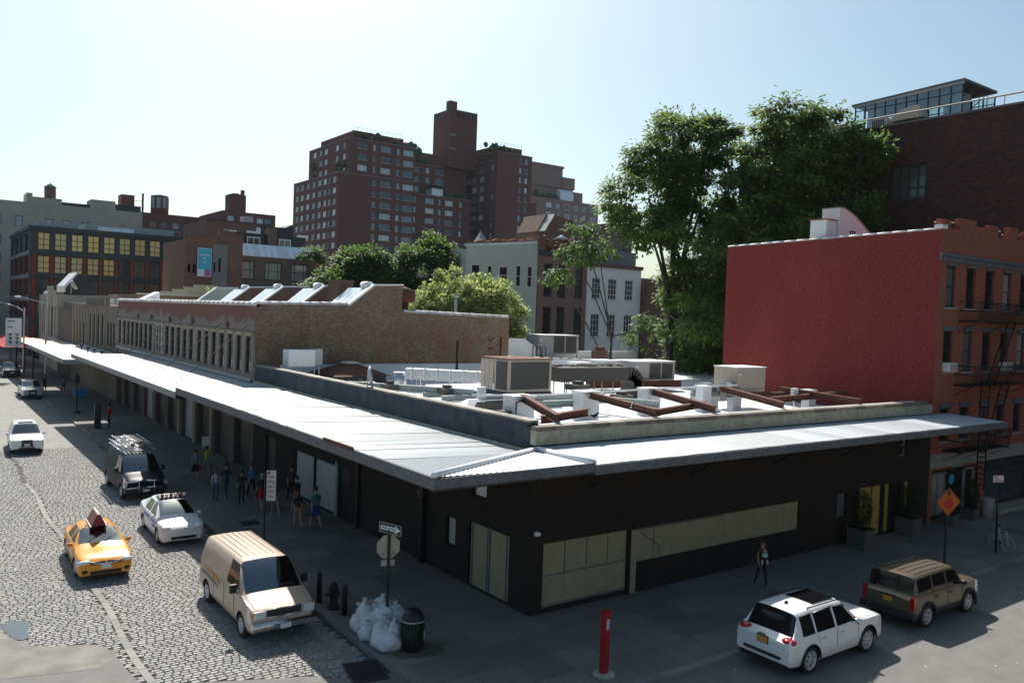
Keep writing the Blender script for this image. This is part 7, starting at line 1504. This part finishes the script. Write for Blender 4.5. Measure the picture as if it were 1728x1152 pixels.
b = MB(); b.ball((-1.35,0,1.76),.06,8,0,(1.4,.6,1)); b.build('roof_aerial', M['black'], t); bx(t,'badge',M['chrome'],-a-.005,-a+.01,-.12,.12,1.04,1.075)
# --- khaki suv on the right
t, mir = vehicle('parked_khaki_suv', 'boxy khaki brown sport utility car with black bumpers parked ahead of the white one', 'car', (28.95,14.6,ZC), R(0), wagon_stations(4.55,1.88,1.76,nose=1.02,hood=1.14,cowl=1.18,xc=1.05,xrf=.55,belt=1.12,zb=.32,wr=.74,pill=((-.05,-.15),(-1.0,-1.08)),zlow=.56,rear=.3,rearw=.1), PG, wheel_=(.38,.25,5,.26), wb=(1.42,-1.38), priv=M['privacy'], lowtrim=True); mir(.8,.92,1.2,M['dark']); suvface(t,4.55); cabin(t,1.0,0,.78,.55,1.1)
a = 4.55/2
for sy in (-1,1):
    for x in (1.42,-1.38):
        b = MB(); b.path([(x+.47*math.cos(R(q)),sy*.96,.38+.47*math.sin(R(q))) for q in range(-20,201,20)],.05,6); b.build('fender_flare', M['dark'], t)
    bx(t,'tail_light',TAIL,-a-.0,-a+.14,sy*.84-.07,sy*.84+.07,.72,1.12)
    seamline(t,[(.9,sy*.943,.52),(.9,sy*.935,1.1)]); seamline(t,[(-.1,sy*.943,.52),(-.1,sy*.935,1.1)]); seamline(t,[(-.92,sy*.943,.9),(-1.04,sy*.935,1.1)])
    for x in (0.02,-.9): b = MB(); b.tube((x,sy*.95,.97),(x+.2,sy*.95,.98),.016,n=6); b.build('door_handle', M['dark'], t)
for k in range(5): bx(t,'roof_strip',M['steel'],-1.7,.3,-.52+k*.26-.012,-.52+k*.26+.012,1.775,1.795)
b = MB(); b.box(-a-.1,-a+.12,-.93,.93,.42,.62); b.build('rear_bumper', M['dark'], t); bx(t,'licence_plate',PLATEY,-a-.03,-a-.01,-.16,.16,.82,.98); bx(t,'tailgate_handle',M['black'],-a-.03,-a,-.3,.3,1.0,1.05)
b = MB(); b.tube((-2.0,-.2,1.42),(-2.18,.3,1.25),.01,n=4); b.build('rear_wiper', M['black'], t)

# ================================================================== people
SKIN = mat('skin', (.42,.25,.18), .6, var=.06); SKIND = mat('skin_brown', (.18,.1,.065), .6, var=.06); HAIRC = {'d':mat('hair_dark',(.025,.018,.013),.7),'b':mat('hair_brown',(.1,.055,.03),.7),'g':mat('hair_grey',(.3,.3,.3),.8)}
CLO = {}
def cloth(c):
    if c not in CLO: CLO[c] = mat('cloth_%d' % len(CLO), c, .9, var=.18, scale=9, bump=.3, bscale=14)
    return CLO[c]
BLK=(.018,.018,.022); NAVY=(.02,.03,.07); JEAN=(.05,.075,.13); GRY=(.25,.25,.27); WHT=(.6,.6,.6); KHA=(.27,.22,.14); LIME=(.42,.5,.03); TEAL=(.04,.16,.14); REDC=(.5,.01,.02); BLU=(.05,.22,.5); DGR=(.02,.045,.03)
def person(label, x, y, head, h=1.72, top=GRY, bottom=JEAN, shorts=False, sleeve=.5, hair='d', stride=.22, phase=1, skin=None, fem=False, armL=None, armR=None, shoe=WHT, extra=None, lean=.04, tank=False, group=None, longhair=None):
    """standing or walking figure facing local +x; heights follow h"""
    t = thing('person', label, 'person', (x,y,0), head, group); sk = skin or SKIN; s = h/1.75
    V = []; E = []; RD = []; REG = []
    def v(p, r, reg): V.append((p[0]*s,p[1]*s,p[2]*s)); RD.append(r*s); REG.append(reg); return len(V)-1
    hp = .93; st_ = stride*phase; ln = lean
    pel = v((0,0,hp),.125 if not fem else .13,'b'); wst = v((.01+ln*.1,0,hp+.16),.105 if not fem else .092,'t'); chs = v((.01+ln*.3,0,hp+.34),.128 if not fem else .112,'t'); nb = v((ln*.42,0,hp+.49),.062,'t'); nk = v((.015+ln*.5,0,hp+.57),.052,'s'); hd1 = v((.03+ln*.56,0,hp+.65),.075,'h'); hd2 = v((.02+ln*.6,0,hp+.745),.085,'h'); hd3 = v((.01+ln*.62,0,hp+.80),.06,'h')
    E += [(pel,wst),(wst,chs),(chs,nb),(nb,nk),(nk,hd1),(hd1,hd2),(hd2,hd3)]
    sw = .185 if not fem else .165
    hands = []
    for sy, arm in ((1,armL),(-1,armR)):
        sh = v((ln*.4,sy*sw,hp+.44),.056,'t'); E.append((nb,sh))
        if arm is None: sg_ = -sy*phase*stride*.6; el = (ln*.3+sg_*.35-.01,sy*(sw+.035),hp+.16); ha = (ln*.3+sg_*.9+.06,sy*(sw+.02),hp-.08)
        else: el, ha = arm
        S0 = Vector(V[sh])/s; EL = Vector(el); HA = Vector(ha)
        m1 = v(tuple(S0.lerp(EL,.5)),.045,'t' if sleeve > .2 else 's'); e1 = v(el,.038,'t' if sleeve > .7 else 's'); m2 = v(tuple(EL.lerp(HA,.5)),.034,'t' if sleeve > .9 else 's'); w1 = v(tuple(EL.lerp(HA,.92)),.026,'s'); E += [(sh,m1),(m1,e1),(e1,m2),(m2,w1)]
        dd = (HA-EL).normalized(); pm = v(tuple(HA+dd*.05),.032,'s'); E.append((w1,pm)); hands.append((HA+dd*.07,dd,sy))
    for sy in (1,-1):
        f = sy*st_; hx = .095
        th = v((0,sy*hx,hp-.06),.088 if not fem else .092,'b'); kn = v((f*.55+.03,sy*.1,.5),.058,'b' if not shorts else 's'); E.append((pel,th))
        md = v((f*.3+.02,sy*.1,.70),.075,'b'); ca = v((f*.9-.01,sy*.1,.32),.053,'b' if not shorts else 's'); ak = v((f*1.25-.02,sy*.1,.09 if f >= 0 else .12),.038,'s' if shorts else 'b'); fo = v((f*1.25+.07,sy*.105,.04),.036,'f'); to = v((f*1.25+.17,sy*.11,.028),.028,'f'); E += [(th,md),(md,kn),(kn,ca),(ca,ak),(ak,fo),(fo,to)]
    me = bpy.data.meshes.new('pm'); me.from_pydata(V,E,[]); o = bpy.data.objects.new('pm', me); C.objects.link(o)
    o.modifiers.new('s','SKIN').use_smooth_shade = True; sv = me.skin_vertices[0].data
    for i,r in enumerate(RD): sv[i].radius = (r,r*(1.15 if REG[i] == 't' and i in (wst,chs) else 1))
    sv[chs].radius = (RD[chs]*.82,RD[chs]*1.25); sv[wst].radius = (RD[wst]*.85,RD[wst]*1.15); sv[pel].radius=(RD[pel]*.85,RD[pel]*1.1); sv[pel].use_root = True
    sub = o.modifiers.new('d','SUBSURF'); sub.levels = 1; sub.render_levels = 1
    dg = bpy.context.evaluated_depsgraph_get(); me2 = bpy.data.meshes.new_from_object(o.evaluated_get(dg)); bpy.data.objects.remove(o)
    me2.name = 'body'; me2.materials.clear(); mats = [cloth(top),cloth(bottom),sk,cloth(shoe)]
    for m in mats: me2.materials.append(m)
    P = [Vector(p) for p in V]; ix = {'t':0,'b':1,'s':2,'h':2,'f':3}
    for p_ in me2.polygons:
        c = p_.center; best = None
        for a,b_ in E:
            d = P[b_]-P[a]; q = max(0,min(1,(c-P[a]).dot(d)/d.length_squared)); rr = RD[a]*(1-q)+RD[b_]*q; ds = (c-P[a]-d*q).length-rr
            if best is None or ds < best[0]: best = (ds,a if q < .5 else b_)
        r_ = REG[best[1]]; 
        if shorts and r_ == 's' and best[1] > 0 and c.z > .56*s and c.z < .8*s and abs(c.y) < .17*s: r_ = 'b'
        p_.material_index = ix[r_]; p_.use_smooth = True
    # hands: five fingers, nose and ears joined on to the same mesh
    bm_ = bmesh.new(); bm_.from_mesh(me2); x_ = MB()
    for c0,dd,sy in hands:
        side = Vector((1,0,0)) - dd*dd.x; side.normalize()
        for q in range(4): a = c0+side*(-.027+.018*q); ln_ = (.06,.07,.065,.05)[q]; x_.tube(a*s,(a+dd*ln_*.55)*s,.0085*s,.008*s,5); x_.tube((a+dd*ln_*.55)*s,(a+dd*ln_+Vector((0,-sy*.014,0)))*s,.008*s,.006*s,5)
        a = c0-dd*.03+side*.03; x_.tube(a*s,(a+side*.025+dd*.03)*s,.01*s,.008*s,5)
    hc = Vector(V[hd2]); x_.tube(hc+Vector((.07,0,-.01))*s,hc+Vector((.105,0,-.03))*s,.014*s,.01*s,5)
    for sy in (1,-1): x_.ball(tuple(hc+Vector((.0,sy*.082,-.01))*s),.022*s,6,0,(.8,.4,1.2))
    xm = x_.mesh('x',[sk]); xm.polygons.foreach_set('material_index',[2]*len(xm.polygons)); bm_.from_mesh(xm); bm_.to_mesh(me2); bm_.free()
    link('body', me2, t)
    b = MB(); [b.ball(tuple(hc+Vector((.083,sy*.03,.0))*s),.011*s,6) for sy in (1,-1)]; b.build('eyes', M['black'], t)
    b = MB(); b.ball(tuple(hc+Vector((-.018,0,.03))*s),.098*s,12,0,(1,.93,1.0))
    if (longhair if longhair is not None else fem): b.ball(tuple(hc+Vector((-.06,0,-.09))*s),.08*s,10,0,(.7,1,1.5))
    b.build('hair', HAIRC[hair], t)
    if shorts: 
        b = MB()
        for sy in (1,-1): f = sy*st_; b.tube(Vector((0,sy*.09,hp-.08))*s,Vector((f*.45+.025,sy*.1,.56))*s,.1*s,.092*s,12,cap=False)
        b.build('shorts', cloth(bottom), t)
    if extra: extra(t, s, hc)
    return t
GRP = 'pedestrians walking under the left canopy'
AW_ = R(90)
def bagx(col):
    def f(t,s,hc): b = MB(); b.ball((-.05,-.26,.75*s),.14,10,0,(1,.5,1.1)); b.build('shoulder_bag', cloth(col), t)
    return f
def packx(t,s,hc): b = MB(); b.ball((-.2,0,1.2*s),.17,10,0,(.6,.95,1.3)); b.build('backpack', cloth(BLK), t)
person('man in red shirt and dark trousers standing by the parking kiosk', 12.75,70.0,R(200),1.76,REDC,BLK,sleeve=1,stride=.03,group=GRP,shoe=BLK)
person('pedestrian in grey T shirt with a red bag at his hip, farthest of the walkers', 12.95,46.9,AW_,1.74,GRY,BLK,True,.5,extra=bagx(REDC),group=GRP)
person('walker in lime yellow T shirt with arms raised holding a white board', 13.75,47.6,AW_,1.76,LIME,GRY,True,.5,armL=((.05,.27,1.42),(.12,.16,1.75)),armR=((.05,-.27,1.42),(.12,-.16,1.75)),group=GRP)
o = thing('white_board', 'white board held above the head of the walker in lime yellow', 'board', (13.75,47.85,1.75)); b = MB(); b.obox((0,0,.25),(.42,.02,.6),0,0,-.15); b.build('sheet', M['signwhite'], o)
person('woman in pale top and jeans walking alone beside the police car', 12.45,41.5,AW_-.35,1.66,(.42,.36,.36),JEAN,False,.5,'b',fem=True,group=GRP,shoe=WHT)
person('pedestrian in navy top and jeans with bent arms left of the group', 13.1,41.9,AW_+.1,1.78,NAVY,JEAN,False,.5,phase=-1,group=GRP,shoe=WHT)
person('walker in bright blue T shirt in the middle of the group', 14.3,41.6,AW_+.4,1.72,BLU,BLK,False,.5,armR=((.1,-.22,1.12),(.32,-.12,1.2)),group=GRP)
person('pedestrian in all black with white trainers inside the group', 13.35,40.3,AW_-.3,1.68,BLK,BLK,False,.5,stride=.32,phase=-1,lean=.12,group=GRP)
person('walker in black top and red shorts with one leg back', 13.9,39.0,AW_,1.74,BLK,REDC,True,.5,'g',stride=.3,phase=-1,group=GRP,extra=bagx(KHA))
person('pedestrian in dark top and khaki shorts behind the parking sign', 14.5,39.6,AW_+.2,1.72,BLK,KHA,True,.5,'b',group=GRP)
person('woman in brown top and khaki skirt shorts partly behind the sign panel', 14.0,37.4,AW_,1.64,(.09,.06,.05),KHA,True,.3,'b',fem=True,group=GRP)
person('man in dark green T shirt and olive shorts looking sideways', 15.0,37.3,AW_+.5,1.8,DGR,(.14,.15,.07),True,.6,group=GRP,shoe=BLU)
person('woman in black top and beige shorts, second nearest of the walkers', 14.1,34.9,AW_-.1,1.66,BLK,(.3,.22,.15),True,.3,'b',fem=True,group=GRP,shoe=BLK)
person('man in teal T shirt and blue shorts, nearest of the walkers', 14.75,34.5,AW_+.15,1.84,TEAL,(.02,.05,.2),True,.6,group=GRP,shoe=BLK)
person('tall man in plaid dark shirt standing close to the shop doors', 15.7,39.8,AW_,1.85,(.06,.05,.08),BLK,False,.7,group=GRP,shoe=BLK)
person('distant person in dark clothes standing at the kerb by the lamp post', 11.6,98,R(-90),1.8,BLK,BLK,stride=.05,group=GRP,shoe=BLK)
person('distant walker in white cap under the far canopy', 13.2,97,R(-80),1.72,GRY,NAVY,group=GRP,sleeve=.5)
def babyx(t,s,hc):
    b = MB(); b.ball((.17,.0,1.18*s),.14,12,0,(.75,1,1.35)); b.build('baby_carrier', cloth(BLK), t)
    b = MB(); b.ball((.2,.0,1.40*s),.085,12); b.build('baby_head', SKIN, t); b = MB(); b.ball((.2,0,1.24*s),.13,10,0,(.7,1,.9)); b.build('baby_shirt', cloth((.35,.6,.6)), t)
    b = MB(); [b.tube((.2,sy*.09,1.08*s),(.24,sy*.12,.9*s),.04,.03,8) for sy in (1,-1)]; b.build('baby_legs', cloth(WHT), t)
person('woman in tank top and black leggings carrying a baby on her front', 25.9,19.1,R(-115),1.72,(.16,.05,.05),BLK,False,.0,'b',fem=True,stride=.2,extra=babyx,shoe=(.4,.28,.2))
def blackcap(): pass

# ================================================================== air
hz = MB(); hz.box(-400,700,-300,640,-1.3,90.5)
m_ = bpy.data.materials.new('thin_haze'); m_.use_nodes = True; n_ = m_.node_tree; n_.nodes.clear()
o_ = n_.nodes.new('ShaderNodeOutputMaterial'); v_ = n_.nodes.new('ShaderNodeVolumePrincipled'); v_.inputs['Color'].default_value = (.86,.93,1,1); v_.inputs['Density'].default_value = .00008; v_.inputs['Anisotropy'].default_value = 0
n_.links.new(v_.outputs[0], o_.inputs['Volume']); ho = hz.build('haze', m_); tag(ho, 'faint pale summer haze over the street and far towers', 'haze', kind='stuff')
